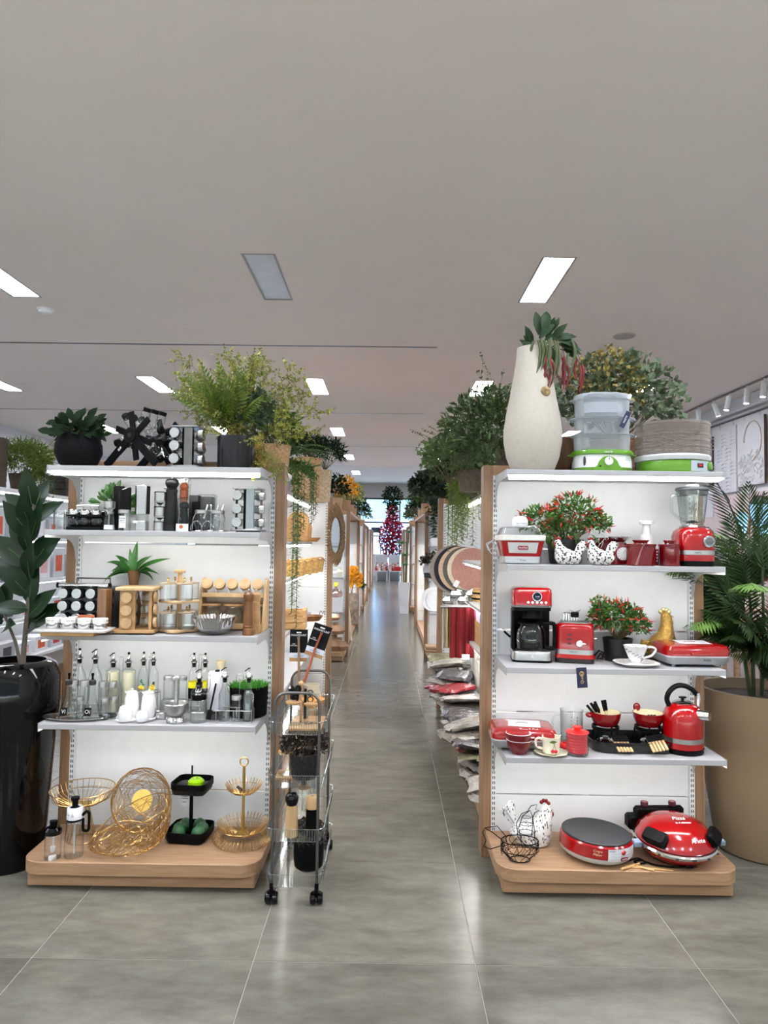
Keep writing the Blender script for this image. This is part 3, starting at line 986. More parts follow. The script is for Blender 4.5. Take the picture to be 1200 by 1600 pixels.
# ----------------------------------------------------------------- second shelf
# glass tumblers at the left end
def tumbler(label,px,Y,z,r,h,m=GLASS,group=None):
    t = thing('glass_jar',label,'jar',P(px,Y,z),group=group)
    b = MB(); b.lathe([(r*0.9,0.0),(r,0.006),(r,h*0.93),(r*0.93,h*0.97),(r*0.93,h),(r*0.88,h),(r*0.88,h*0.95),(r*0.93,h*0.9),(r*0.93,0.012),(0.0001,0.01)],24,close=False); b.lathe([(0.0001,0),(r*.9,0)],24,close=False)
    b.build('body',m,t)
    return t
tumbler('plain clear glass jar at the left end of the second shelf',95.5,3.19,Z2,0.033,0.092)
t = tumbler('small smoked glass jar behind the plain clear jar',108,3.30,Z2,0.026,0.085,mat('smoked_glass',(96,98,100),0.05,glass=0.6,vary=0))
# globe jar rack
t = thing('globe_jar_rack','black rack with round clear globe spice jars and steel tops','spice rack',P(136,3.225,Z2))
b = MB(); b.box(-0.078,0.078,-0.045,0.075,0.0,0.014,0.003); b.build('base',BLACK,t)
b = MB(); b.box(-0.078,0.078,0.012,0.016,0.014,0.085,0.001); b.box(-0.078,0.078,-0.05,0.07,0.062,0.068,0.001); b.build('shelf_plate',BLACK,t)
for i in range(3):
    for j in range(2):
        x, y = -0.052 + 0.052 * i, -0.024 + 0.062 * j
        b = MB(); b.ball((x,y,0.041),0.0255,20,12); g = b.build('jar',GLASS,t)
        b = MB(); b.lathe([(0.016,0.068),(0.021,0.07),(0.023,0.08),(0.019,0.09),(0.008,0.095),(0.0001,0.096)],18,(x,y,0),close=False); b.build('lid',CHROME,g)
b = MB(); b.tube([(-0.05,0.0,0.068),(-0.05,0.0,0.112),(0.0,0,0.115),(0.05,0.0,0.112),(0.05,0.0,0.068)],0.003,6); b.build('handle',CHROME,t)
# conical salt mill
def glass_mill(label,px,Y,z,r,h,top=STEEL,fill=PAPER):
    t = thing('salt_mill',label,'mill',P(px,Y,z))
    b = MB(); b.lathe([(r,0),(r*1.02,0.004),(r*0.72,h*0.68),(0.0001,h*0.68)],24); b.build('body',GLASS,t)
    b = MB(); b.lathe([(r*.88,0.004),(r*.8,h*.17),(0.0001,h*.17)],20); b.build('contents',fill,t)
    b = MB(); b.cyl((0,0,h*.15),(0,0,h*.68),0.003,n=8); b.build('shaft',CHROME,t)
    b = MB(); b.lathe([(r*.78,h*.685),(r*.98,h*.72),(r*.98,h*.92),(r*.86,h*.935),(0.0001,h*.937)],24); b.lathe([(0.005,h*.937),(0.006,h*.96),(0.005,h),(0.0001,h)],12,close=False); b.build('cap',top,t)
    return t
glass_mill('conical glass salt mill with a steel cap beside the globe jars',170,3.19,Z2,0.026,0.142)
# electric grinders
t = thing('electric_mill','tall matt black electric mill standing behind the slanted one','mill',P(185,3.30,Z2))
b = MB(); b.lathe([(0.024,0),(0.024,0.085),(0.027,0.09),(0.027,0.205),(0.022,0.209),(0.0001,0.209)],28); b.build('body',BLACK,t)
for a in (-0.012,0.012):
    b = MB(); b.cyl((a,0,0.2095),(a,0,0.214),0.006,n=10); b.build('button',DKSTEEL,t)
t = thing('electric_mill','black electric grinder with slanted top and clear lower chamber','mill',P(194,3.19,Z2))
b = MB(); b.lathe([(0.026,0),(0.026,0.078)],28); b.build('chamber',GLASS,t)
b = MB(); b.lathe([(0.0275,0.0785),(0.0275,0.094)],28); b.build('steel_ring',STEEL,t)
b = MB(); n = 28
vs = []
for j in (0,1):
    for i in range(n):
        a = 2*PI*i/n; x, y = 0.0275*math.cos(a), 0.0275*math.sin(a)
        if j: x, y = x*0.95, y*0.95
        vs.append((x,y,0.0945 if j == 0 else 0.186+0.42*x))
b.add(vs,[(i,(i+1)%n,n+(i+1)%n,n+i) for i in range(n)]+[tuple(range(n,2*n))]); b.build('body',BLACK,t)
b = MB(); b.M = Matrix.Translation((0,0,0.187)) @ Matrix.Rotation(R(-22.8),4,'Y'); b.lathe([(0.017,0),(0.016,0.002),(0.0001,0.002)],20); b.build('button',CHROME,t)
b = MB(); b.box(-0.014,0.016,-0.0285,-0.0275,0.012,0.066); lb = b.build('label',PAPER,t,smooth=False)
text('PEPPER\nSALT\n1 2 3',0.009,INK,t,(0.001,-0.029,0.045))
t = thing('electric_mill','tall brushed steel electric mill with clear window near its foot','mill',P(221.5,3.21,Z2))
b = MB(); b.prism(rrect(-0.026,0.026,-0.026,0.026,0.012,5),0.075,0.207,'z',0.002); b.build('body',STEEL,t)
b = MB(); b.prism(rrect(-0.024,0.024,-0.024,0.024,0.010,5),0.045,0.0748,'z'); b.build('chamber',GLASSD,t)
b = MB(); b.prism(rrect(-0.0265,0.0265,-0.0265,0.0265,0.012,5),0.0,0.045,'z',0.002); b.build('foot',STEEL,t)
b = MB(); b.box(-0.0275,-0.0235,-0.02,0.02,0.078,0.205); b.box(0.0235,0.0275,-0.02,0.02,0.078,0.205); b.build('side_strip',BLACK,t,smooth=False)
b = MB(); b.cyl((0,0,0.2075),(0,0,0.213),0.009,n=14); b.build('button',STEEL,t)
b = MB(); b.box(-0.031,-0.012,-0.0285,-0.0275,0.034,0.046); b.build('label',PAPER,t,smooth=False)
# small glossy-leaved plant behind
t = thing('potted_plant','small bright glossy leaved plant behind the black mills, second shelf','plant',P(174,3.415,Z2))
pot_lathe(t,'pot',[(0.03,0),(0.04,0.08),(0.037,0.08),(0.036,0.06)],BLACK,20,soil=(0.036,0.07))
lm = leaf_meshes('leaf',mat('rubbery_leaf',(62,112,46),0.35,vary=0.3,scale=9),0.052,0.024,(0.1,0.5,0.9),shape=1.25)
for k in range(46):
    s = sph(-0.1,1); q = rnd.uniform(0.4,1)
    put(rnd.choice(lm),t,(s.x*0.07*q,s.y*0.025*q,0.115+0.085*max(s.z,0)*q+0.01),(s.x,s.y*0.5-0.15,s.z+0.2),up=(0,-1,.5),sc=rnd.uniform(.75,1.1))
    if k % 5 == 0: put(rnd.choice(lm),t,(0.06+0.04*rnd.random(),0,0.09+rnd.random()*0.09),(0.6+s.x*0.4,-.2,s.z*.6),up=(0,-1,.5),sc=rnd.uniform(.7,1.0))
b = MB(); twigs(b,(0,0,0.06),(0,0,0.11),(0.07,0.02,0.09),7,0.0025); b.build('stem',STEM,t)
# stacked steel and glass shaker
t = thing('stacking_shaker','tower of three stacked steel shakers with glass funnels between','shaker',P(249,3.215,Z2))
for k, z in enumerate((0.0,0.068,0.136)):
    b = MB(); b.cyl((0,0,z),(0,0,z+0.040),0.0262,n=28); b.build('cup',STEEL,t)
    b = MB(); b.cyl((0,0,z+0.040),(0,0,z+0.044),0.0268,n=28); b.build('black_band',BLACK,t)
    if k < 2:
        b = MB(); b.lathe([(0.024,z+0.044),(0.024,z+0.068)],20,close=False); b.build('glass_wall',GLASS,t)
        b = MB(); b.lathe([(0.020,z+0.062),(0.006,z+0.052),(0.006,z+0.046)],16,close=False); b.build('funnel',CHROME,t)
b = MB(); b.tube([(0.022,0.012,0.04),(0.03,0.014,0.06),(0.03,0.014,0.196),(0.012,0.014,0.196)],0.0025,6); b.build('frame',BLACK,t)
# large black pepper mill
def pepper_mill(label,px,Y,z,h,r,m,knob=CHROME,name='pepper_mill'):
    t = thing(name,label,'mill',P(px,Y,z))
    b = MB(); b.lathe([(r,0),(r,h*.015),(r*.98,h*.09),(r*1.0,h*.10),(r*.95,h*.105),(r*.96,h*.15),(r*1.0,h*.16),(r*.97,h*.20),(r*.98,h*.3),(r*.86,h*.45),(r*.72,h*.6),(r*.74,h*.68),(r*.82,h*.71),(r*.8,h*.725),(0.0001,h*.726)],32,close=False); b.lathe([(0.0001,0),(r,0)],32,close=False); b.build('body',m,t)
    b = MB(); b.lathe([(r*.66,h*.728),(r*.76,h*.74),(r*.62,h*.755),(r*.68,h*.77),(r*.86,h*.81),(r*.93,h*.85),(r*.86,h*.89),(r*.6,h*.92),(r*.2,h*.932),(0.0001,h*.932)],32,close=False); b.build('head',m,t)
    b = MB(); b.lathe([(r*.12,h*.932),(r*.14,h*.95),(r*.22,h*.97),(r*.18,h*.99),(0.0001,h)],16,close=False); b.build('knob',knob,t)
    return t
pepper_mill('tall black turned pepper mill with a steel knob, second shelf',267,3.225,Z2,0.262,0.0335,mat('satin_black',(9,9,12),0.4,spec=.3))
# boxed mills and dark boxes behind
def clear_box(label,px,Y,z,w,d,h,inner,name='boxed_mill',cat='box'):
    t = thing(name,label,cat,P(px,Y,z))
    b = MB(); b.box(-w/2,w/2,-d/2,d/2,0,h,0.001); b.build('clear_carton',ACRYLIC,t,smooth=False)
    for nm, prof, m in inner:
        b = MB(); b.lathe(prof,20); b.build(nm,m,t)
    return t
ORANGEW = wood_mat('orange_wood',(176,92,56),(140,66,36),0.4,(20,20,5))
clear_box('boxed reddish brown wooden mill behind the black pepper mill',286,3.36,Z2,0.052,0.052,0.262,
[('mill',[(0.02,0.004),(0.022,0.02),(0.017,0.16),(0.021,0.165),(0.019,0.18),(0.021,0.2),(0.0001,0.2)],ORANGEW),('head',[(0.016,0.201),(0.021,0.21),(0.021,0.22),(0.012,0.235),(0.0001,0.236)],ORANGEW),('knob',[(0.006,0.237),(0.012,0.244),(0.004,0.256),(0.0001,0.256)],PAPER)])
tb = clear_box('clear carton holding a small black mill with a wire loop',287,3.22,Z2,0.056,0.056,0.148,
[('mill',[(0.02,0.036),(0.021,0.05),(0.017,0.09),(0.021,0.1),(0.0001,0.1)],BLACK),('head',[(0.014,0.101),(0.022,0.112),(0.02,0.128),(0.008,0.136),(0.0001,0.137)],BLACK)])
b = MB(); b.box(-0.0275,0.0275,-0.0285,-0.0281,0.002,0.034); b.build('label',PAPER,tb,smooth=False)
b = MB(); b.prism(circ(-0.004,0.021,0.009,16),-0.029,-0.0286,'y'); b.build('emblem',ORANGEW,tb)
b = MB(); b.tube([(-0.017,-0.03,0.04),(-0.017,-0.03,0.058),(-0.012,-0.03,0.064),(-0.007,-0.03,0.06),(-0.007,-0.03,0.05)],0.0014,5); b.build('wire_loop',CHROME,tb)
t = thing('gift_box','slim matt black box standing left of the acrylic framed one','box',P(304,3.33,Z2))
b = MB(); b.box(-0.021,0.021,-0.03,0.03,0,0.165,0.002); b.build('body',BLACK,t); b = MB(); b.box(-0.0215,0.0215,-0.0305,0.0305,0.14,0.172,0.002); b.build('lid',mat('charcoal',(38,38,40),0.55),t)
t = thing('gift_box','black box inside a clear acrylic sleeve behind the cruet rack','box',P(323,3.36,Z2))
b = MB(); b.box(-0.03,0.03,-0.028,0.028,0,0.168,0.002); b.build('body',mat('charcoal',(38,38,40),0.55),t); b = MB(); b.box(-0.038,0.038,-0.033,0.033,0,0.178); b.build('sleeve',ACRYLIC,t,smooth=False)
# condiment jars in a wire rack
t = thing('condiment_rack','wire rack of squat glass condiment jars with spoons, second shelf','condiment set',P(327,3.205,Z2))
for x, y in ((-0.036,0),(0.036,0),(0.0,0.055)):
    b = MB(); b.lathe([(0.026,0.01),(0.034,0.03),(0.034,0.06),(0.029,0.082)],22,(x,y,0),close=False); b.lathe([(0.0001,0.01),(0.026,0.01)],22,(x,y,0),close=False); j = b.build('jar',GLASS,t)
    b = MB(); b.lathe([(0.031,0.0825),(0.031,0.096),(0.026,0.099),(0.0001,0.099)],22,(x,y,0)); b.build('lid',STEEL,j)
    b = MB(); b.M = Matrix.Translation((x+0.01,y,0.06)) @ Matrix.Rotation(R(14),4,'Y'); b.tube([(0,0,0),(0,0,0.066)],0.0035,6); b.build('spoon',PAPER,j)
b = MB(); b.tube([(0,0.02,0.004),(0,0.02,0.115)],0.003,6); b.ball((0,0.02,0.12),0.006,10,6); b.build('handle',CHROME,t)
b = MB(); b.tube(ring((0,0.018,0.0035),0.085,32,ry=0.05),0.0022,5,True)
for x in (-0.05,0.0,0.05): b.tube(arc((x,-0.036,0.006),0.026,0,PI,12,'xz',0.042),0.002,5)
for s in (-1,1): b.tube([(s*0.07,-0.03,0.004),(s*0.072,-0.01,0.06),(s*0.06,0.0,0.092)],0.002,5)
b.build('wire_frame',CHROME,t)
spice_carousel('steel spice carousel at the right end of the second shelf',P(388,3.265,Z2),R(-4),0.205,0.072,0.021,core=CHROME)

# ================================================================= left display, third shelf (wooden things)
MARBLE = mat('pale_marble',(206,204,200),0.3,vary=0.10,scale=18)
TINS = mat('tin_lid_white',(228,226,220),0.35,vary=0.02)
# board with four tins, overhanging the front
YB = 3.135
t = thing('cheese_board','pale marble board on a wooden drawer overhanging the third shelf edge','board',P(119,YB,Z3))
b = MB(); b.box(-0.155,0.155,-0.075,0.065,0.016,0.027,0.002); b.build('slab',MARBLE,t)
b = MB(); b.box(-0.127,0.108,-0.07,0.06,0.0,0.016,0.002); b.build('drawer',BAMBOO,t,smooth=False)
tin = None
for k, px in enumerate((83.5,107.5,132.5,156.5)):
    lab = ('leftmost','second from left','second from right','rightmost')[k] + ' of four small white lidded steel tins on the marble board'
    loc = P(px,YB-0.012,Z3+0.0276)
    if tin is None:
        tin = thing('spice_tin',lab,'tin',loc,group='tins on the marble board')
        b = MB(); b.lathe([(0.030,0),(0.031,0.002),(0.031,0.024)],28,close=False); b.lathe([(0.0001,0),(0.03,0)],28,close=False); b.build('body',CHROME,tin)
        b = MB(); b.lathe([(0.0325,0.0245),(0.033,0.044),(0.0315,0.046),(0.03,0.046),(0.029,0.042),(0.0001,0.042)],28,close=False); b.lathe([(0.0,0.0245),(0.0325,0.0245)],28,close=False); b.build('lid',TINS,tin)
        b = MB(); [b.box(x,x+0.003,-0.0338,-0.0325,0.034,0.037) for x in (-0.012,-0.004,0.006,0.012)]; b.build('print',INK,tin,smooth=False)
    else: dup(tin,loc,0.5*k,lab)
t = thing('spreader_knife','small steel spreader with a brown wooden handle lying on the tins','knife',P(129,YB-0.01,Z3+0.0745),R(3))
b = MB(); b.tube([(-0.018,0,0.006),(0.0,0,0.007),(0.03,0,0.007),(0.05,0,0.006)],0.006,8); b.build('handle',ORANGEW,t)
b = MB(); b.box(-0.058,-0.018,-0.007,0.007,0.004,0.0065,0.001); b.build('blade',CHROME,t)
# black rack with nine facing lids
t = thing('spice_rack','black spice rack with rows of steel lids and a steel top bar','spice rack',P(140.5,3.335,Z3),R(0))
b = MB(); b.box(-0.125,0.125,-0.04,0.065,0,0.20,0.004); b.build('body',mat('grey_metal_rack',(74,76,80),0.45,0.3),t,smooth=False)
b = MB(); b.cyl((-0.132,-0.045,0.206),(0.10,-0.045,0.206),0.010,n=16); b.build('top_bar',CHROME,t)
for x in (-0.141,0.10):
    b = MB(); b.cyl((x,-0.045,0.206),(x+0.01,-0.045,0.206),0.012,n=16); b.build('end_cap',BLACK,t)
b = MB(); b.tube([(-0.09,0.05,0.2),(-0.09,0.05,0.235),(0.07,0.05,0.235),(0.07,0.05,0.2)],0.0045,6); b.build('rear_rail',DKSTEEL,t)
for r in range(3):
    for c in range(4):
        x, z = -0.098 + 0.064 * c, 0.17 - 0.057 * r
        b = MB(); b.cyl((x+0.006,-0.075,z),(x+0.006,0.0,z),0.0245,n=24); j = b.build('jar',BLACK,t)
        b = MB(); b.prism(circ(x,z,0.0225,28),-0.082,-0.0755,'y',0.001); b.build('lid',STEEL,j)
# wooden grater box
t = thing('wooden_box','narrow upright wooden box in clear wrap in front of the black rack','box',P(160,3.215,Z3),R(-18))
b = MB(); b.box(-0.024,0.024,-0.012,0.03,0.0,0.195,0.002); b.build('body',wood_mat('acacia',(164,118,80),(122,80,48),0.45,(25,25,2)),t,smooth=False)
b = MB(); b.box(-0.0255,0.0255,-0.0135,0.0315,0.0,0.207); b.build('wrap',ACRYLIC,t,smooth=False)
# bromeliad
t = thing('bromeliad_plant','broad leaved green rosette plant behind the bamboo carousel','plant',P(207,3.40,Z3))
b = MB(); b.lathe([(0.03,0),(0.04,0.10),(0.02,0.2),(0.03,0.27),(0.022,0.275),(0.0001,0.275)],20); b.build('pot',mat('brown_fibre',(96,66,38),0.9,vary=0.3,bump=0.4),t)
lm = [keep_mesh(MB().leaf((0,0,0),(0,1,0),0.20,0.045,(0,0,1),bd,8,0.35,0.75),'leaf',mat('rosette_leaf',(44,98,34),0.4,vary=0.35,scale=14)) for bd in (0.5,1.2,1.9)]
for (dx,dz,s,v) in ((0.95,0.42,0.95,0),(0.55,0.55,0.62,0),(0.8,0.2,0.6,1),(0.35,0.9,0.55,1),(0.05,1.2,0.78,0),(-0.15,1.0,0.6,0),(-0.5,0.7,0.72,1),(-0.8,0.6,0.78,1),(-0.9,0.3,0.72,2),(-0.6,0.15,0.6,1),(0.6,0.05,0.55,2),(-1,0.75,0.72,2),(0.25,0.5,0.5,1),(-0.3,0.4,0.5,1),(0.9,0.7,0.5,2),(-0.75,-0.05,0.8,1)):
    put(lm[v],t,(0.012*dx,-0.006,0.265),(dx,-0.45+0.3*rnd.random(),dz*1.15+0.2),up=(0,-.55,.8),sc=s)
# bamboo carousel
def bamboo_carousel():
    t = thing('bamboo_spice_carousel','square bamboo spice carousel with round bamboo lids','spice rack',P(216,3.235,Z3),R(5))
    h = 0.208
    b = MB(); b.prism(rrect(-0.088,0.088,-0.088,0.088,0.02,4),h-0.014,h,'z',0.002); b.build('top_plate',BIRCH,t)
    b = MB(); b.prism(rrect(-0.092,0.092,-0.092,0.092,0.02,4),0.006,0.02,'z',0.002); b.build('base',BAMBOO,t)
    b = MB(); b.lathe([(0.07,0),(0.07,0.006)],24); b.build('turntable',BLACK,t)
    for k in range(4):
        M = Matrix.Rotation(k*PI/2,4,'Z')
        b = MB(); b.M = M; b.box(0.060,0.072,-0.066,0.002,0.02,h-0.014); b.build('panel',BAMBOO,t,smooth=False)
        for r in range(3):
            z = 0.05 + 0.057 * r
            b = MB(); b.M = M; b.cyl((0.02,-0.034,z),(0.076,-0.034,z),0.020,n=18); j = b.build('jar',GLASS,t)
            b = MB(); b.M = M; b.cyl((0.0765,-0.034,z),(0.089,-0.034,z),0.0235,n=26); b.build('lid',BIRCH,j)
    return t
t = bamboo_carousel()
# two tier jar stand
t = thing('tiered_jar_stand','two tier bamboo jar stand with a disc topped centre post','jar stand',P(279,3.275,Z3))
b = MB(); b.cyl((0,0,0.012),(0,0,0.272),0.011,n=18); b.build('post',BIRCH,t)
b = MB(); b.lathe([(0.024,0.2725),(0.026,0.277),(0.026,0.283),(0.022,0.287),(0.0001,0.287)],24); b.build('knob',BIRCH,t)
for z, q in ((0.004,1.0),(0.135,0.95)):
    out = []
    for i in range(48):
        a = 2*PI*i/48; rr = q * (0.088+0.012*math.cos(4*a)); out.append((rr*math.cos(a),rr*math.sin(a)))
    b = MB(); b.prism(out,z,z+0.012,'z',0.002); b.build('tier',BIRCH,t)
    for k in range(4):
        a = R(45+90*k) + (0.12 if z<0.1 else-0.1); x, y = 0.058*q*math.cos(a), 0.058*q*math.sin(a)
        b = MB(); b.lathe([(0.036,z+0.0125),(0.037,z+0.085)],24,(x,y,0),flute=24,famp=0.01,close=False); b.lathe([(0.0001,z+0.0125),(0.036,z+0.0125)],24,(x,y,0),close=False); j = b.build('jar',GLASS,t)
        b = MB(); b.lathe([(0.038,z+0.0855),(0.038,z+0.092),(0.0001,z+0.093)],24,(x,y,0)); lid = b.build('lid',mat('tinted_lid',(214,190,160),0.2,glass=0.5,vary=0),j)
        b = MB(); b.lathe([(0.003,z+0.0935),(0.003,z+0.10),(0.007,z+0.104),(0.003,z+0.109),(0.006,z+0.114),(0.0001,z+0.118)],12,(x,y,0)); b.build('knob',GOLDP,t)
# bamboo A-frame rack
t = thing('bamboo_jar_rack','bamboo rack with five tilted lids above larger wooden lidded jars','spice rack',P(364.5,3.385,Z3),R(0))
w = 0.158
for x in (-w,w-0.013):
    b = MB(); b.prism([(-0.07,0),(0.07,0),(0.07,0.20),(0.055,0.238),(0.03,0.245),(0.005,0.238),(-0.02,0.19)],x,x+0.013,'x',0.002); b.build('side_panel',BIRCH,t)
b = MB(); b.box(-w+0.013,w-0.013,-0.055,0.06,0.008,0.02,0.002); b.box(-w+0.013,w-0.013,-0.062,-0.052,0.008,0.034,0.002); b.build('lower_shelf',BIRCH,t,smooth=False)
b = MB(); b.box(-w+0.013,w-0.013,-0.04,0.06,0.155,0.165,0.002); b.box(-w+0.013,w-0.013,-0.044,-0.036,0.155,0.176,0.002); b.build('upper_shelf',BIRCH,t,smooth=False)
b = MB(); b.box(-w+0.013,w-0.013,0.055,0.06,0.02,0.15); b.build('back_glass',mat('amber_tint',(214,196,172),0.2,glass=0.7,vary=0),t,smooth=False)
for k in range(5):
    x = -0.124 + 0.060 * k
    d = Vector((0,-0.86,0.5)).normalized(); p0 = Vector((x,0.05,0.172)); 
    b = MB(); b.cyl(p0,p0+d*0.075,0.023,n=20); j = b.build('jar',GLASS,t)
    b = MB(); b.cyl(p0+d*0.0755,p0+d*0.098,0.0265,n=26); b.cyl(p0+d*0.098,p0+d*0.101,0.020,n=26); b.build('lid',BIRCH,j)
for k in range(3):
    x = -0.108 + 0.107 * k
    b = MB(); b.lathe([(0.040,0.0345),(0.043,0.04),(0.043,0.09),(0.030,0.105),(0.030,0.112)],26,(x,0,0),close=False); j = b.build('jar',GLASS,t)
    b = MB(); b.lathe([(0.046,0.1125),(0.048,0.117),(0.046,0.122),(0.0001,0.123)],28,(x,0,0)); b.build('lid',BAMBOO,j)
# chrome bowl
t = thing('chrome_bowl','chrome bowl with a fringed wavy rim on the third shelf','bowl',P(335,3.205,Z3))
n = 72; vs = []; fs = []
prof = [(0.030,0.0),(0.055,0.010),(0.078,0.030),(0.090,0.055),(0.098,0.078),(0.094,0.078),(0.084,0.05),(0.06,0.018),(0.0001,0.012)]
for j, (r,z) in enumerate(prof):
    for i in range(n):
        a = 2*PI*i/n; k = (0.05 if j in (3,4,5,6) else 0.0) * (1 if i%2 else-1) * (0.6 if j == 3 else 1)
        zz = z + (0.005 if j in (4,5) and i%2 else 0)
        vs.append((r*(1+k*.6)*math.cos(a),r*(1+k*.6)*math.sin(a),zz))
for j in range(len(prof)-1):
    for i in range(n): fs.append((j*n+i,j*n+(i+1)%n,(j+1)*n+(i+1)%n,(j+1)*n+i))
fs.append(tuple(range(n))[::-1])
b = MB(); b.add(vs,fs); b.build('body',CHROME,t,ang=20)
# two wooden mills
def wood_mill(label,px,Y,m,h=0.205,r=0.0265):
    t = thing('pepper_mill',label,'mill',P(px,Y,Z3))
    b = MB(); b.lathe([(0.0001,0),(r,0),(r*1.02,h*.14),(r*.93,h*.15),(r*.95,h*.155),(r*.95,h*.20),(r*.88,h*.21),(r*.92,h*.3),(r*.8,h*.55),(r*.82,h*.72),(r*.78,h*.725),(0.0001,h*.726)],28,close=False); b.build('body',m,t)
    b = MB(); b.lathe([(r*.8,h*.728),(r*.86,h*.78),(r*.98,h*.83),(r*.96,h*.89),(r*.6,h*.94),(0.0001,h*.95)],28,close=False); b.build('head',m,t)
    b = MB(); b.ball((0,0,h*.975),r*.24,12,8); b.build('knob',CHROME,t)
wood_mill('dark turned wooden pepper mill at the right of the third shelf',388,3.195,WALNUT)
wood_mill('lighter brown mill half hidden behind the dark turned pepper mill',399,3.258,BAMBOO,0.20,0.024)

# ================================================================= left display, fourth shelf (cruets)
def bottle(t,prof,m=GLASS,c=(0,0,0),n=24,name='bottle',sx=1,sy=1,sq=False):
    b = MB()
    if sq:
        # square section with rounded corners
        for (r0,z0), (r1,z1) in zip(prof[:-1],prof[1:]):
            o0 = rrect(-r0,r0,-r0,r0,r0*.45,3); o1 = rrect(-r1,r1,-r1,r1,r1*.45,3); k = len(o0)
            vs = [(p[0]+c[0],p[1]+c[1],z0+c[2]) for p in o0] + [(p[0]+c[0],p[1]+c[1],z1+c[2]) for p in o1]
            b.add(vs,[(i,(i+1)%k,k+(i+1)%k,k+i) for i in range(k)])
        o0 = rrect(-prof[0][0],prof[0][0],-prof[0][0],prof[0][0],prof[0][0]*.45,3); b.add([(p[0]+c[0],p[1]+c[1],prof[0][1]+c[2]) for p in o0],[tuple(range(len(o0)))[::-1]])
    else:
        b.lathe(prof,n,c,sx,sy,close=False); b.lathe([(0.0001,prof[0][1]),prof[0]],n,c,sx,sy,close=False)
    return b.build(name,m,t)
def pourer(t,z,style=0,c=(0,0,0),s=1.0,par=None):
    """Black stopper, steel collar and spout. style 0 flip cap lever, 1 black tip, 2 ring handle."""
    par = par or t; x, y, _ = c
    b = MB(); b.lathe([(0.008*s,z-0.02),(0.0105*s,z)],16,(x,y,0)); b.build('stopper',BLACK,par)
    b = MB(); b.lathe([(0.010*s,z+.0005),(0.017*s,z+0.003*s),(0.017*s,z+0.008*s),(0.010*s,z+0.014*s),(0.006*s,z+0.030*s),(0.0045*s,z+0.04*s)],18,(x,y,0)); sp = b.build('spout',CHROME,par)
    if style == 0:
        b = MB(); b.tube([(x-0.018*s,y,z+0.030*s),(x-0.002*s,y,z+0.044*s),(x+0.006*s,y,z+0.045*s)],0.0026*s,6); b.build('flip_lever',BLACK,sp)
    else:
        b = MB(); b.cyl((x,y,z+0.0405*s),(x,y,z+0.05*s),0.0062*s,0.005*s,n=12); b.build('tip',BLACK,sp)
        if style == 2:
            b = MB(); b.tube(arc((x-0.009*s,y,z+0.03*s),0.012*s,R(-60),R(250),14),0.0012*s,5); b.build('wire_loop',CHROME,sp)
Y1r, Y2r, Y3r = 3.20, 3.30, 3.39
# oval steel tray with the Vi and Oi flasks
t = thing('steel_tray','polished oval steel tray under the two conical flasks','tray',P(119,3.23,Z4))
b = MB(); b.lathe([(0.13,0),(0.135,0.002),(0.152,0.010),(0.150,0.012),(0.13,0.0045),(0.0001,0.004)],48,(0,0,0),1,0.5,close=False); b.lathe([(0.0001,0),(0.13,0)],48,(0,0,0),1,0.5,close=False); b.build('body',CHROME,t)
for k, (px,w) in enumerate(((106,'Vi'),(143,'Oi'))):
    t = thing('cruet_flask',f'conical clear glass flask with a black label reading {w}','cruet',P(px,3.205,Z4+0.0045))
    bottle(t,[(0.040,0),(0.042,0.004),(0.030,0.05),(0.016,0.10),(0.0125,0.13),(0.0125,0.152)])
    b = MB(); b.lathe([(0.0135,0.1525),(0.0155,0.156),(0.0155,0.172),(0.008,0.176),(0.0001,0.176)],18); b.build('stopper',mat('ribbed_dark',(52,50,48),0.5),t)
    b = MB(); b.lathe([(0.005,0.1765),(0.004,0.19),(0.0065,0.195),(0.006,0.205),(0.0001,0.206)],12); b.build('tip',BLACK,t)
    b = MB(); b.M = Matrix.Translation((-0.004,-0.0365,0.040)) @ Matrix.Rotation(R(-17),4,'X'); b.box(-0.015,0.015,-0.0006,0.0006,-0.018,0.018); lb = b.build('label',BLACK,t,smooth=False)
    text(w,0.024,PAPER,lb,(-0.004,-0.0385,0.040),(R(73),0,0))
def spice_jar(label,px,Y,z,r=0.0165,h=0.10,cap=STEEL,fill=None,group=None):
    t = thing('spice_jar',label,'jar',P(px,Y,z),group=group)
    bottle(t,[(r*.95,0),(r,0.004),(r,h*.78),(r*.8,h*.82)],GLASS,n=20,name='glass')
    b = MB(); b.lathe([(r*.95,h*.825),(r*1.05,h*.83),(r*1.05,h*.98),(r,h),(0.0001,h)],22); b.build('lid',cap,t)
    if fill:
        b = MB(); b.lathe([(r*.9,0.004),(r*.9,h*.5),(0.0001,h*.5)],16); b.build('contents',fill,t)
    return t
ZT = Z4 + 0.0
spice_jar('tall glass jar with wide steel lid behind the Vi flask',114,3.315,ZT,0.0215,0.155)
spice_jar('tall glass jar with wide steel lid between the two flasks',131,3.315,ZT,0.0215,0.155)
spice_jar('short steel lidded shaker standing on the tray between the flasks',124,3.235,Z4+0.0045,0.016,0.092)
spice_jar('tall steel lidded jar at the left of the black based jar pair',160,3.325,ZT,0.020,0.150)
spice_jar('tall steel lidded jar at the right of the black based jar pair',175,3.325,ZT,0.020,0.150)
spice_jar('short steel lidded shaker left of the white ceramic cruets',163,3.215,ZT,0.0165,0.096)
spice_jar('short steel lidded shaker nearest the white ceramic tray',177,3.245,ZT,0.0155,0.10)
t = thing('jar_handle_rack','thin steel loop handled rack with a black oval foot between jars','rack',P(168,3.282,Z4))
b = MB(); b.prism(circ(0,0,0.04,24),0,0.006,'z',0.001); b.build('foot',BLACK,t)
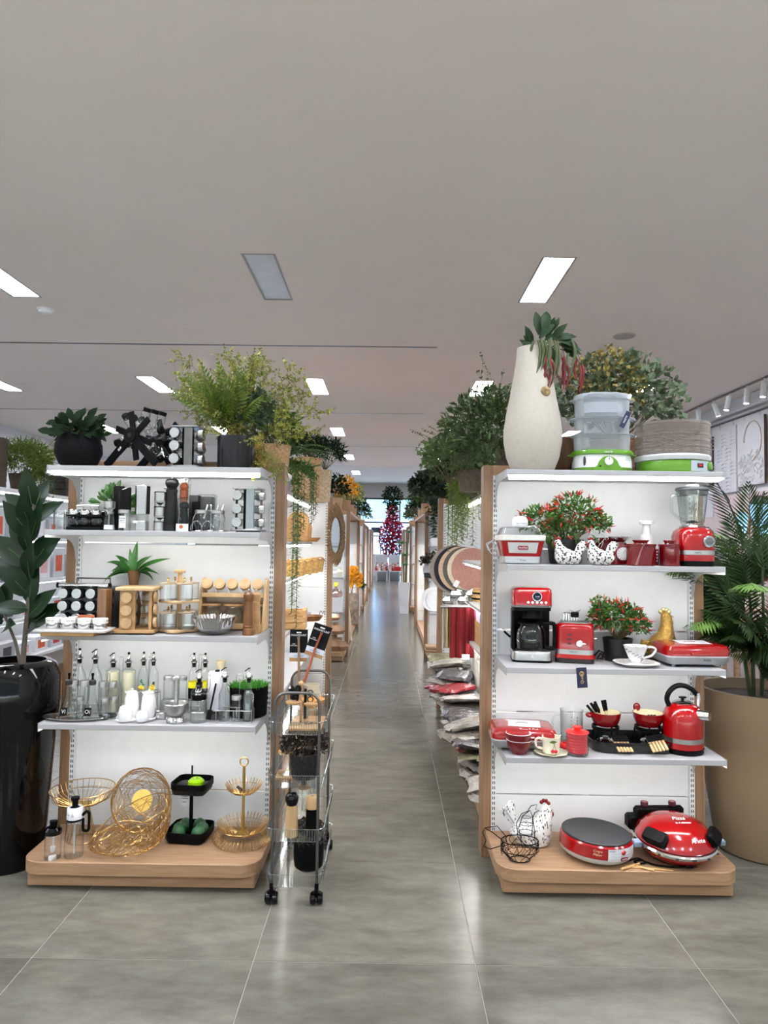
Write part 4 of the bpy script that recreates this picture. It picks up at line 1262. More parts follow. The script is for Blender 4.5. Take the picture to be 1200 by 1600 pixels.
b = MB(); b.tube([(-0.006,0,0.006),(-0.006,0,0.20)]+arc((0.0,0,0.20),0.006,PI,0,8)+[(0.006,0,0.006)],0.0016,5); b.build('handle',CHROME,t)
# tall oil bottles at the back left
for k, (px,st,lab) in enumerate(((122,1,'tall round clear oil bottle with a plain spout, back left of the cruet shelf'),(147,0,'tall round clear oil bottle with a flip spout, beside the back left one'))):
    t = thing('oil_bottle',lab,'bottle',P(px,Y3r,Z4))
    bottle(t,[(0.030,0),(0.032,0.006),(0.032,0.145),(0.028,0.17),(0.014,0.20),(0.0115,0.225),(0.0125,0.238)])
    pourer(t,0.24,st,s=1.05)
for k, (px,st,lab) in enumerate(((175,0,'cream filled cylindrical oil bottle with a flip spout'),(199,1,'cream filled cylindrical oil bottle with a black tipped spout'))):
    t = thing('oil_bottle',lab,'bottle',P(px,3.385,Z4))
    b = MB(); b.lathe([(0.029,0.0),(0.030,0.004),(0.030,0.185),(0.0001,0.186)],26); b.build('body',mat('cream_oil',(226,220,190),0.3,vary=0.03),t)
    bottle(t,[(0.0315,0),(0.0325,0.19),(0.018,0.2),(0.0125,0.205),(0.0125,0.222)],GLASS,name='glass')
    pourer(t,0.225,st,s=1.05)
t = thing('bottle_carrier','slim steel loop carrier between the two cream bottles','rack',P(187.5,3.335,Z4))
b = MB(); b.tube([(-0.008,0,0.004),(-0.008,0,0.255)]+arc((0,0,0.255),0.008,PI,0,8)+[(0.008,0,0.004)],0.0018,5); b.tube(ring((0,0,0.003),0.03,20),0.002,5,True); b.build('wire',CHROME,t)
# lemon bottles with a central rod
YEL = mat('lemon_print',(238,200,30),0.4,vary=0.05); GRN = mat('green_print',(44,128,110),0.4); GRN2 = mat('olive_print',(60,70,50),0.4)
t = thing('bottle_carrier','steel carrier with a central rod holding the lemon printed bottles','rack',P(230,3.365,Z4))
b = MB(); b.tube(ring((0,0.012,0.003),0.055,32,ry=0.04),0.002,5,True); b.tube(ring((0,0.012,0.095),0.057,32,ry=0.042),0.0022,5,True); b.cyl((0,0.012,0.003),(0,0.012,0.255),0.003,n=8); b.ball((0,0.012,0.262),(0.004,0.004,0.014),10,8)
for a in range(4): b.tube([(0.056*math.cos(a*PI/2),0.012+0.041*math.sin(a*PI/2),0.003),(0.056*math.cos(a*PI/2),0.012+0.041*math.sin(a*PI/2),0.095)],0.0016,5)
b.tube([(-0.056,0.012,0.003),(0.056,0.012,0.003)],0.002,5); b.build('wire',CHROME,t)
for k, (px,lab) in enumerate(((222.5,'left lemon printed glass bottle with a black tipped spout'),(238,'right lemon printed glass bottle with a loop on its spout'))):
    t = thing('oil_bottle',lab,'bottle',P(px,3.375,Z4+0.005))
    bottle(t,[(0.0225,0),(0.0245,0.004),(0.0245,0.165),(0.02,0.185),(0.0115,0.205),(0.0105,0.225),(0.012,0.238)])
    pourer(t,0.232,1 if k == 0 else 2,s=0.9)
    b = MB()
    for (x,z) in ((-0.008,0.112),(0.006,0.108),(0.0,0.118)) if k == 0 else ((-0.006,0.112),(0.008,0.122),(0.0,0.106),(0.010,0.108)): b.ball((x,-0.0235,z),(0.0085,0.0025,0.007),12,6)
    b.build('lemon_print',YEL,t)
    b = MB()
    for (x,z,a) in ((-0.006,0.142,30),(0.008,0.136,-40),(0.0,0.130,80)) if k == 0 else ((0.004,0.133,40),(-0.012,0.12,120),(0.014,0.13,-20)):
        b.leaf((x,-0.0255,z-.006),(math.sin(R(a)),0,math.cos(R(a))),0.02,0.009,(0,-1,0),0.0,3,0.0)
    b.build('leaf_print',GRN if k == 0 else GRN2,t)
# white ceramic cruet set
t = thing('ceramic_tray','white rounded ceramic tray under the white cruet set','tray',P(213,3.225,Z4),R(14))
b = MB(); o1 = rrect(-0.082,0.082,-0.045,0.06,0.025,5); b.prism(o1,0.0,0.006,'z',0.002); b.build('body',CERAMIC,t)
b = MB(); q = [(p[0],p[1],0.009) for p in rrect(-0.084,0.084,-0.047,0.062,0.027,6)]; b.tube(q,0.0042,6,True); b.build('rim',CERAMIC,t)
for px, Y, lab in ((205.5,3.25,'left white ceramic cruet jug with a small knob lid'),(232,3.245,'right white ceramic cruet jug with a small knob lid')):
    t = thing('cruet_jug',lab,'cruet',P(px,Y,Z4+0.0065))
    b = MB(); b.lathe([(0.0001,0),(0.026,0),(0.033,0.02),(0.0345,0.05),(0.029,0.09),(0.024,0.108),(0.0001,0.109)],30,close=False); b.build('body',CERAMIC,t)
    b = MB(); b.lathe([(0.0245,0.1095),(0.02,0.116),(0.006,0.119),(0.005,0.122),(0.0065,0.126),(0.0001,0.129)],24); b.build('lid',CERAMIC,t)
    b = MB(); b.prism([(-0.022,0.098),(-0.034,0.112),(-0.030,0.114),(-0.02,0.108)],-0.006,0.006,'y',0.002); b.build('spout',CERAMIC,t)
for px, Y, h, r, lab in ((195,3.175,0.068,0.0295,'taller white ceramic shaker at the front left of the tray'),(222,3.175,0.046,0.0275,'lower white ceramic shaker at the front of the tray')):
    t = thing('salt_shaker',lab,'shaker',P(px,Y,Z4+0.0065))
    b = MB(); b.lathe([(0.0001,0),(r*.8,0),(r,h*.25),(r*.96,h*.6),(r*.75,h*.9),(r*.45,h*.985),(0.0001,h)],28,close=False); b.build('body',CERAMIC,t)
    b = MB(); [b.ball((0.006*math.cos(a),0.006*math.sin(a),h*.992),0.0012,6,4) for a in (0,2.1,4.2)]; b.build('pour_hole',INK,t)
# steel block with jars behind the mortar
t = thing('steel_block','small low steel block with a round hole left of the mortar','block',P(252,3.25,Z4))
b = MB(); b.box(-0.020,0.022,-0.02,0.03,0,0.030,0.003); b.build('body',STEEL,t); b = MB(); b.prism(circ(-0.008,0.014,0.005,16),-0.0212,-0.0202,'y'); b.build('hole',PAPER,t)
spice_jar('squat glass jar with steel lid, left behind the mortar',263,3.375,Z4+0.06,0.0235,0.11)
spice_jar('squat glass jar with steel lid, right behind the mortar',285,3.375,Z4+0.06,0.0205,0.11)
t = thing('jar_riser','clear riser block that lifts the two squat jars','riser',P(273,3.375,Z4))
b = MB(); b.box(-0.062,0.060,-0.028,0.028,0,0.0595,0.002); b.build('body',GLASSD,t,smooth=False)
# mortar and pestle
t = thing('mortar','brushed steel footed mortar at the front of the cruet shelf','mortar',P(275,3.195,Z4))
b = MB(); b.lathe([(0.0001,0),(0.042,0),(0.044,0.006),(0.036,0.022),(0.024,0.028),(0.034,0.034),(0.047,0.05),(0.0525,0.078),(0.055,0.082),(0.0525,0.085),(0.048,0.078),(0.04,0.05),(0.0001,0.042)],36,close=False); b.build('body',STEEL,t)
b = MB()
for k in range(8):
    a = k * PI / 4 + .2; b.ball((0.037*math.cos(a),0.037*math.sin(a),0.012),(0.008,0.008,0.010),10,6)
b.build('foot_lobe',CHROME,t)
t = thing('pestle','steel pestle standing upright in the mortar','pestle',P(275,3.195,Z4+0.043))
b = MB(); b.lathe([(0.012,0),(0.014,0.008),(0.0105,0.02),(0.0125,0.14),(0.0125,0.145),(0.0001,0.146)],22); b.build('shaft',STEEL,t)
b = MB(); b.prism([(-0.018,0.138),(0.013,0.146),(0.013,0.157),(0.004,0.162),(-0.016,0.155)],-0.011,0.011,'y',0.003); b.build('head',STEEL,t)
# oil and vinegar bottles with yellow and black bands
t = thing('bottle_carrier','tall looped steel carrier between the yellow labelled bottles','rack',P(311,3.385,Z4))
b = MB(); b.tube([(-0.006,0,0.004),(-0.006,0,0.265)]+arc((0,0,0.265),0.006,PI,0,8)+[(0.006,0,0.004)],0.002,5); b.tube(ring((0,0,0.003),0.058,28,ry=0.034),0.002,5,True); b.tube(ring((0,0,0.06),0.058,28,ry=0.034),0.002,5,True); b.build('wire',CHROME,t)
for k, px in enumerate((301.5,319)):
    t = thing('oil_bottle',('left','right')[k]+' round bottle with yellow and black bands and a looped spout','bottle',P(px,3.385,Z4+0.005))
    bottle(t,[(0.023,0),(0.0245,0.004),(0.0245,0.165),(0.0205,0.182),(0.0115,0.198),(0.0105,0.222),(0.012,0.23)])
    b = MB(); b.lathe([(0.0249,0.11),(0.0249,0.14)],24,close=False); b.build('yellow_band',mat('band_yellow',(232,222,20),0.4,vary=0.02),t)
    b = MB(); b.lathe([(0.0249,0.06),(0.0249,0.1095)],24,close=False); b.build('black_band',BLACK,t)
    pourer(t,0.226,2,s=0.95)
# dispenser with black collar
t = thing('glass_dispenser','ribbed glass jar with black collar and flip pourer','dispenser',P(310,3.20,Z4))
bottle(t,[(0.034,0),(0.037,0.005),(0.037,0.085),(0.034,0.10)],GLASSD,name='glass')
b = MB(); b.lathe([(0.0345,0.1005),(0.0355,0.104),(0.0355,0.125),(0.030,0.13)],30,close=False); b.build('collar',GLOSSBLACK,t)
bottle(t,[(0.036,0.126),(0.035,0.138),(0.018,0.152),(0.014,0.17)],GLASS,name='shoulder')
b = MB(); b.lathe([(0.0125,0.15),(0.0145,0.176),(0.0001,0.176)],18); b.build('plug',BLACK,t)
pourer(t,0.192,0,s=0.95)
b = MB(); b.tube([(0.03,0,0.14),(0.038,0,0.19)]+arc((0.043,0,0.205),0.006,PI,0,6)+[(0.049,0,0.16),(0.04,0,0.13)],0.0018,5); b.build('wire_bail',CHROME,t)
# paper wrapped bottle with brush
t = thing('wrapped_bottle','bottle wrapped in white paper with dark peppercorns below','bottle',P(338,3.27,Z4))
b = MB(); b.lathe([(0.040,0.040),(0.0415,0.045),(0.0415,0.205),(0.036,0.213),(0.0001,0.212)],30); b.build('paper_wrap',mat('lilac_white_paper',(222,220,230),0.7),t)
bottle(t,[(0.038,0),(0.040,0.004),(0.040,0.04)],GLASS,name='glass')
b = MB(); b.lathe([(0.036,0.003),(0.035,0.026),(0.015,0.036),(0.0001,0.036)],20); b.build('contents',mat('dark_peppercorns',(70,66,68),0.7,vary=0.5,scale=200,bump=0.6,bscale=300),t)
b = MB(); b.lathe([(0.012,0.2125),(0.010,0.22),(0.0001,0.221)],14); b.build('cap',BLACK,t)
t = thing('basting_brush','black silicone basting brush leaning against the white wrapped bottle','brush',P(325.5,3.197,Z4+0.012),rot=(R(-9),R(9),0))
b = MB(); b.tube([(0,0,0.04),(0,0,0.16)],0.0042,8); b.build('handle',BLACK,t); b = MB(); b.box(-0.011,0.011,-0.005,0.005,0.0,0.042,0.002); b.build('brush_head',BLACK,t)
t = thing('cork_stopper_bottle','tall bottle with a wide beige cork behind the white wrapped one','bottle',P(344,3.41,Z4))
bottle(t,[(0.026,0),(0.026,0.17),(0.018,0.2)]); b = MB(); b.lathe([(0.018,0.2005),(0.024,0.24),(0.0001,0.241)],20); b.build('cork',mat('cork',(222,206,170),0.8,vary=0.1,scale=60),t)
# wire stand with two square bottles and a shaker
t = thing('wire_cruet_stand','rectangular steel wire stand with a ring handle at the front right','rack',P(367,3.215,Z4))
w, d = 0.079, 0.032
b = MB()
for z in (0.003,0.055): b.tube([(-w,-d,z),(w,-d,z),(w,d,z),(-w,d,z)],0.0019,5,True)
for x in (-w,w,0.0): b.tube([(x,-d,0.003),(x,-d,0.055)],0.0019,5); b.tube([(x,d,0.003),(x,d,0.055)],0.0019,5)
b.tube([(-w,0,0.003),(w,0,0.003)],0.0019,5); b.build('frame',STEEL,t)
b = MB(); b.tube([(0.012,d,0.003),(0.012,d,0.172)],0.0019,5); b.tube(ring((0.012,d,0.19),0.017,22,'xz'),0.0022,6,True); b.build('handle',STEEL,t)
for k, (px,lv) in enumerate(((350,1),(387.5,-1))):
    t = thing('oil_bottle',('left clear','right dark tinted')[k]+' square oil bottle standing in the wire stand','bottle',P(px,3.215,Z4+0.0052))
    bottle(t,[(0.0245,0),(0.026,0.006),(0.026,0.118),(0.012,0.148),(0.0105,0.17),(0.013,0.182)],GLASSD if k == 0 else GLASS,name='glass',sq=False)
    if k:
        b = MB(); b.lathe([(0.0235,0.006),(0.0238,0.11),(0.014,0.135),(0.0001,0.136)],20); b.build('contents',mat('dark_olive_oil',(50,58,46),0.15,glass=0.35,vary=0),t)
    pourer(t,0.19,0,s=1.0); 
spice_jar('wide glass shaker with a steel top inside the wire stand',369,3.205,Z4+0.0052,0.0215,0.115)
# black felt pot with green moss
t = thing('moss_pot','wide black pot filled with bright green moss on the cruet shelf','plant',P(388,3.33,Z4))
pot_lathe(t,'pot',[(0.074,0),(0.085,0.006),(0.089,0.135),(0.086,0.14),(0.081,0.14),(0.08,0.12)],mat('black_felt',(7,7,8),0.95,spec=.1,vary=0.2,bump=0.2),soil=(0.08,0.115))
b = MB()
for k in range(900):
    a = rnd.uniform(0,2*PI); q = 0.076*math.sqrt(rnd.random()); p = Vector((q*math.cos(a),q*math.sin(a),0.118)); d = (Vector((p.x*5,p.y*5,1))+sph()*0.5).normalized(); b.tiny(p,d,rnd.uniform(.03,.05),0.006,d.cross(sph()).normalized())
b.build('moss',mat('moss_green',(70,146,40),0.7,vary=0.3,scale=40),t,kind='stuff')

# ================================================================= left display, base
ZB = BASEZ
# wire pedestal bowl
t = thing('wire_pedestal_bowl','brass wire fruit bowl on a tall wire pedestal at the left of the base','bowl',P(127,3.30,ZB))
b = MB(); RB = 0.142
H0, H1 = 0.158, 0.232
b.tube(ring((0,0,H1),RB,56),0.0024,5,True); b.tube(ring((0,0,H1-0.035),RB*.93,48),0.0016,4,True); b.tube(ring((0,0,H0+.004),0.04,24),0.0018,4,True)
for k in range(32):
    a = 2*PI*k/32; pr = [(0.038,H0),(0.08,H0+0.012),(0.12,H0+0.034),(RB*.985,H1)]
    b.tube([(r*math.cos(a),r*math.sin(a),z) for r,z in pr],0.0016,4)
b.build('bowl',GOLD,t)
b = MB(); b.lathe([(0.0001,H0+.001),(0.04,H0+.001),(0.04,H0+0.004),(0.0001,H0+0.004)],28); b.build('plate',GOLDP,t)
b = MB(); b.tube(ring((0,0,0.002),0.062,36),0.0022,5,True)
for k in range(12):
    a = 2*PI*k/12; b.tube([(0.061*math.cos(a),0.061*math.sin(a),0.002),(0.05*math.cos(a),0.05*math.sin(a),0.06),(0.028*math.cos(a),0.028*math.sin(a),H0)],0.0017,4)
b.build('pedestal',GOLD,t)
# oil sprayers
t = thing('spice_dispenser','small clear jar with a black lid and white measuring spoon inside','dispenser',P(82,3.11,ZB))
bottle(t,[(0.032,0),(0.034,0.005),(0.034,0.095),(0.03,0.103)],GLASS,name='jar')
b = MB(); b.lathe([(0.034,0.1035),(0.036,0.108),(0.036,0.122),(0.026,0.133),(0.0001,0.134)],28); b.build('lid',GLOSSBLACK,t)
b = MB(); b.lathe([(0.012,0.1345),(0.015,0.14),(0.0165,0.158),(0.0001,0.159)],18); b.build('button',BLACK,t)
b = MB(); b.tube([(0.0,0,0.10),(0.002,0,0.05)],0.0028,6); b.lathe([(0.004,0.022),(0.009,0.028),(0.011,0.048),(0.0001,0.052)],14); b.build('spoon',PAPER,t)
t = thing('oil_sprayer','tall clear oil bottle with white collar, black stopper and black handle','bottle',P(115,3.135,ZB))
bottle(t,[(0.038,0),(0.040,0.006),(0.040,0.05),(0.034,0.145),(0.030,0.152)],GLASS,name='bottle')
b = MB(); b.lathe([(0.032,0.1525),(0.0335,0.156),(0.0335,0.161)],30); b.build('black_band',BLACK,t)
b = MB(); b.lathe([(0.0335,0.1615),(0.0325,0.205),(0.029,0.211),(0.024,0.211),(0.022,0.207),(0.0001,0.207)],30); b.build('collar',mat('white_plastic',(230,230,232),0.35,vary=0.01),t)
b = MB(); b.lathe([(0.021,0.2075),(0.012,0.214),(0.013,0.235),(0.019,0.247),(0.018,0.252),(0.0001,0.253)],24); b.build('stopper',BLACK,t)
b = MB(); b.tube([(0.034,0,0.175)]+arc((0.05,0,0.178),0.013,PI*.5,0,6)+arc((0.05,0,0.12),0.013,0,-PI*.5,6)+arc((0.05,0,0.12),0.013,-PI*.5,-PI,4)+[(0.037,0,0.16)],0.0065,8,sm=2); b.build('handle',BLACK,t)
b = MB(); b.cyl((0,0,0.01),(0,0,0.15),0.004,n=8); b.build('straw',FROST,t)
b = MB(); b.tube([(-0.022,-0.0335,0.186),(-0.012,-0.034,0.184),(-0.008,-0.0345,0.187),(-0.018,-0.034,0.189)],0.0008,4,True); b.tube(ring((0.004,-0.0345,0.181),0.004,10,'xz'),0.0008,4,True); b.tube([(0.004,-0.0345,0.185),(0.004,-0.0345,0.193)],0.0008,4); b.build('line_drawing',INK,t)

def nest(label,loc,a,bq,h,n,flat,rot,name='wire_nest_basket',plate=0.0,wr=0.0013,inner=0.55,lean=None):
    """Bowl of tangled brass wires: random great-circle-like loops over an oval bowl surface."""
    t = thing(name,label,'basket',loc,rot=rot)
    b = MB()
    def pt(u,v):   # v 0 bottom .. 1 rim
        r = (inner+(1-inner)*math.sin(v*PI/2)) if v > 0 else inner
        return Vector((a*r*math.cos(u),bq*r*math.sin(u),h*(1-math.cos(v*PI/2))))
    for k in range(n):
        u = rnd.uniform(0,2*PI); v = rnd.uniform(0.02,1.0); du = rnd.uniform(.08,.2) * rnd.choice((-1,1)); pts = []
        ph = rnd.uniform(0,6.28); am = rnd.uniform(0.05,0.35)
        for i in range(16):
            vv = min(1.0,max(0.0,v+am*math.sin(ph+i*0.32)))
            pts.append(pt(u+du*i,vv)*rnd.uniform(0.985,1.02))
        b.tube(pts,wr,3)
    for q in (1.0,0.985): b.tube([pt(2*PI*i/48,1.0)*q+Vector((0,0,0.003*math.sin(5*i))) for i in range(48)],wr*1.3,4,True)
    b.build('wire_tangle',GOLD,t)
    if plate:
        b = MB(); b.lathe([(0.0001,0.001),(plate,0.001),(plate,0.004),(0.0001,0.004)],32,(0,0,0),1,bq/a); b.build('base_plate',GOLDP,t)
    return t
# round nest bowl standing on its edge behind, and the big oval nest basket in front
nest('round brass nest bowl with a gold centre plate standing on its edge',P(222,3.395,ZB+0.145),0.132,0.142,0.07,95,0,(R(68),R(0),R(14)),'wire_nest_bowl',0.047,0.0012,0.40)
b = MB()
t = thing('wire_nest_basket','large open basket of tangled brass wire at the middle of the base','basket',P(196,3.19,ZB+0.003))
n = 26
def shell(u,v):
    """Oval bowl whose rim rises towards the right rear."""
    c, s_ = math.cos(u), math.sin(u)
    rim = 0.115 + 0.085 * c * 0.9 + 0.06 * max(0.0,s_)
    r = 0.42 + 0.58 * math.sin(min(1,v*1.15)*PI/2)
    bulge = 1.0 + 0.05 * math.sin(v*PI)
    return Vector((0.175*r*c*bulge+0.02*v,0.115*r*s_*bulge,rim*(1-math.cos(v*PI/2))*1.05))
for k in range(130):
    u = rnd.uniform(0,2*PI); v = rnd.random() ** 0.8; du = rnd.uniform(.05,.16) * rnd.choice((-1,1)); ph = rnd.uniform(0,6.3); am = rnd.uniform(0.05,0.6); pts = []
    for i in range(15): pts.append(shell(u+du*i,min(1,max(0,v+am*math.sin(ph+i*.33)))))
    b.tube(pts,0.0012,3)
b.tube([shell(2*PI*i/56,1.0) for i in range(56)],0.0022,5,True)
b.build('wire_tangle',GOLD,t)
# black two-tier stand
MESHB = mat('black_mesh',(20,20,22),0.5,glass=0.35,vary=0)
t = thing('tiered_fruit_stand','black two tier fruit stand with rounded square trays','fruit stand',P(297,3.342,ZB))
def tray(t,cx,cy,z,hw,hd,h,rz,mesh=False):
    M = Matrix.Translation((cx,cy,z)) @ Matrix.Rotation(rz,4,'Z')
    o0 = rrect(-hw*.9,hw*.9,-hd*.9,hd*.9,0.03,6); o1 = rrect(-hw,hw,-hd,hd,0.035,6); k = len(o1)
    b = MB(); b.M = M
    rings_ = [(o0,0.0),(o1,h*.35),(o1,h),([(p[0]*.97,p[1]*.97) for p in o1],h),([(p[0]*.97,p[1]*.97) for p in o1],h*.35),([(p[0]*.97,p[1]*.97) for p in o0],0.003)]
    if mesh: rings_ = [(o1,h*.45),(o1,h),([(p[0]*.96,p[1]*.96) for p in o1],h),([(p[0]*.96,p[1]*.96) for p in o1],h*.45)]
    vs = [(p[0],p[1],zz) for o,zz in rings_ for p in o]; fs = []
    for j in range(len(rings_)-1):
        for i in range(k): fs.append((j*k+i,j*k+(i+1)%k,(j+1)*k+(i+1)%k,(j+1)*k+i))
    if not mesh: fs.append(tuple(range(k))[::-1]); fs.append(tuple(5*k+i for i in range(k)))
    else: fs += [(3*k+i,3*k+(i+1)%k,(i+1)%k,i) for i in range(k)]
    b.add(vs,fs); o = b.build('tray',BLACK,t)
    if mesh:
        b = MB(); b.M = M
        q = len(o0); vs = [(p[0],p[1],0.0) for p in o0] + [(p[0]*.98,p[1]*.98,h*.45) for p in o1]
        b.add(vs,[(i,(i+1)%q,q+(i+1)%q,q+i) for i in range(q)]+[tuple(range(q))[::-1]])
        b.build('mesh_basket',MESHB,o)
        b = MB(); b.M = M
        for i in range(-9,10):
            x = i * hw * .095; b.box(x-.0005,x+.0005,-hd*.88,hd*.88,0.0005,0.0013); y = i * hd * .095; b.box(-hw*.88,hw*.88,y-.0005,y+.0005,0.0005,0.0013)
        b.build('mesh_wire',BLACK,o,smooth=False,kind='stuff')
    return o
tray(t,0,0,0.001,0.095,0.088,0.05,R(-6))
tray(t,0.005,0.0,0.215,0.085,0.078,0.05,R(-6),True)
b = MB(); b.cyl((0.002,0.0,0.004),(0.002,0.0,0.217),0.0085,n=16); b.cyl((0.002,0,0.214),(0.002,0,0.33),0.004,n=12); b.build('post',BLACK,t)
b = MB(); b.box(-0.04,-0.01,-0.02,-0.0188,0.152,0.212); tg = b.build('price_tag',PAPER,t,smooth=False)
text('Fruteira\n2 andares\n\n89,90',0.0085,INK,tg,(-0.025,-0.0205,0.182))
LIME = mat('lime_green',(46,96,58),0.4,vary=0.35,scale=18)
for k, (x,y,lab) in enumerate(((-0.042,-0.045,'front left'),(0.048,-0.045,'front right'),(-0.05,0.0,'middle left'),(0.055,0.0,'middle right'),(-0.035,0.045,'rear left'),(0.032,0.045,'rear right'))):
    o = MB(); o.lathe([(0.0001,0),(0.014,0.003),(0.029,0.02),(0.032,0.032),(0.027,0.05),(0.012,0.062),(0.0001,0.064)],24)
    loc = P(297,3.342,ZB) + Vector((x,y,0.006))
    q = thing('lime',f'{lab} dark green lime in the lower black tray','fruit',loc,group='limes in the lower black tray')
    o.build('flesh',LIME,q); nb = MB(); nb.lathe([(0.003,0.0635),(0.002,0.067),(0.0001,0.067)],8); nb.build('stem_end',STEM,q)
t = thing('green_apple','shiny bright green apple in the upper black tray','fruit',P(297,3.342,ZB)+Vector((0.027,-0.018,0.2175)))
b = MB(); b.lathe([(0.0001,0.004),(0.012,0.0),(0.028,0.008),(0.039,0.03),(0.037,0.05),(0.022,0.062),(0.008,0.06),(0.0001,0.054)],28,close=False); b.build('flesh',mat('apple_green',(150,204,20),0.18,vary=0.04,coat=0.4),t)
b = MB(); b.tube([(0,0,0.056),(0.003,0,0.068)],0.0012,5); b.build('stem',STEM,t)
# brass two-tier wire stand
t = thing('tiered_wire_stand','brass wire two tier fruit stand with looped wires and ring top','fruit stand',P(379,3.31,ZB))
b = MB(); b.cyl((0,0,0.004),(0,0,0.342),0.0062,n=14); b.build('post',GOLDP,t)
b = MB(); b.tube(ring((0,0,0.362),0.019,24,'xz'),0.0034,6,True); b.build('ring_handle',GOLD,t)
def looped(t,zc,r_in,r_out,h,n,wr):
    b = MB()
    for k in range(n):
        a = 2*PI*k/n; da = PI/n*0.75; pts = []
        for i in range(13):
            f = i / 12; ph = PI * f
            # up the outside, round, back
            aa = a + da * (2*f-1)
            rr = r_in + (r_out-r_in) * math.sin(ph) ** 0.7; zz = zc + h * math.sin(ph) ** 1.6 * 1.0
            pts.append((rr*math.cos(aa),rr*math.sin(aa),zz))
        b.tube(pts,wr,4)
    b.tube(ring((0,0,zc),r_in,32),wr*1.2,4,True); b.tube(ring((0,0,zc+h*.55),r_in+(r_out-r_in)*.86,48),wr,4,True)
    return b
b = looped(t,0.034,0.035,0.118,0.058,40,0.0013); b.build('lower_basket',GOLD,t)
b = looped(t,0.215,0.02,0.086,0.05,28,0.0013); b.build('upper_basket',GOLD,t)
b = MB()
for k in range(48):
    a = 2*PI*k/48; pts = []
    for i in range(11):
        ph = 2*PI*i/11; pts.append(((0.116+0.022*math.cos(ph))*math.cos(a+.05*math.sin(ph)),(0.116+0.022*math.cos(ph))*math.sin(a+.05*math.sin(ph)),0.024+0.022*math.sin(ph)))
    b.tube(pts,0.0012,3,True)
b.tube(ring((0,0,0.002),0.118,48),0.002,5,True); b.build('foot_coil',GOLD,t)
b = MB(); b.lathe([(0.0001,0.0335),(0.034,0.0335),(0.034,0.036),(0.0001,0.036)],24); b.lathe([(0.0001,0.2145),(0.02,0.2145),(0.02,0.217),(0.0001,0.217)],20); b.build('centre_plate',GOLDP,t)
b = MB(); b.tube([(-0.006,-0.004,0.34),(-0.012,-0.02,0.29),(-0.02,-0.03,0.262)],0.0006,3); b.build('tag_string',PAPER,t)
b = MB(); b.M = Matrix.Translation((-0.012,-0.032,0.25)) @ Matrix.Rotation(R(35),4,'Y'); b.box(-0.016,0.016,-0.0006,0.0006,-0.007,0.007); b.build('hang_tag',DKSTEEL,t,smooth=False)

# ================================================================= clear trolley beside the left display
TX0, TX1, TY0, TY1 = atz(428,3.0,0.6), atz(498,3.0,0.6), 3.0, 3.52
TXC = (TX0+TX1) / 2; TW = (TX1-TX0) / 2
tr = thing('rolling_trolley','narrow four tier trolley of clear acrylic trays on steel tubes and black castors','trolley',(TXC,TY0,0))
TL = TY1 - TY0
for yy, zt in ((0.0,0.872),(TL,0.872)):
    rr = 0.052; b = MB()
    b.tube([(-TW,yy,0.075),(-TW,yy,zt-rr)]+arc((-TW+rr,yy,zt-rr),rr,PI,PI/2,8)+arc((TW-rr,yy,zt-rr),rr,PI/2,0,8)+[(TW,yy,zt-rr),(TW,yy,0.075)],0.0062,10)
    b.build('tube_frame',DKSTEEL,tr)
TRAYZ = [0.698,0.478,0.258,0.072]
for k, z in enumerate(TRAYZ):
    h = 0.055
    x0, x1, y0, y1 = -TW - 0.02, TW + 0.02, -0.012, TL + 0.012
    o0 = rrect(x0+.008,x1-.008,y0+.008,y1-.008,0.03,5); o1 = rrect(x0-.006,x1+.006,y0-.006,y1+.006,0.038,5); n = len(o0)
    b = MB(); b.add([(p[0],p[1],z) for p in o0]+[(p[0],p[1],z+h) for p in o1],[(i,(i+1)%n,n+(i+1)%n,n+i) for i in range(n)]+[tuple(range(n))[::-1]])
    ty = b.build('tray',ACRYLIC,tr)
    b = MB(); b.tube([(p[0],p[1],z+h) for p in o1],0.0022,5,True); b.tube([(p[0],p[1],z) for p in o0],0.0016,5,True); b.build('tray_rim',mat('acrylic_edge',(226,230,230),0.15,glass=0.35,vary=0),ty)
    b = MB()
    for i in range(17):
        x = x0 + 0.03 + (x1-x0-0.06) * i / 16
        for y in (y0-.003,y1+.003): b.box(x-0.0016,x+0.0016,y-0.0012,y+0.0012,z+0.006,z+h-0.004)
    for i in range(36):
        y = y0 + 0.03 + (y1-y0-0.06) * i / 35
        for x in (x0-.003,x1+.003): b.box(x-0.0012,x+0.0012,y-0.0016,y+0.0016,z+0.006,z+h-0.004)
    b.build('rib',MATS['acrylic_edge'],ty,smooth=False,kind='stuff')
for x, y in ((-TW,0),(TW,0),(-TW,TL),(TW,TL)):
    b = MB(); b.cyl((x,y,0.05),(x,y,0.088),0.009,n=12); b.prism([(y-0.012,0.052),(y+0.012,0.052),(y+0.016,0.03),(y-0.004,0.03)],x-0.017,x+0.017,'x',0.002); c = b.build('castor',BLACK,tr)
    b = MB()
    for s in (-1,1): b.prism(circ(y+0.006,0.0242,0.024,22),x+s*0.014-0.0125,x+s*0.014+0.0125,'x',0.005)
    b.build('wheel',GLOSSBLACK,c)
def TP(px,Y,k): return Vector((atz(px,Y,TRAYZ[k]),Y,TRAYZ[k]+0.0012))
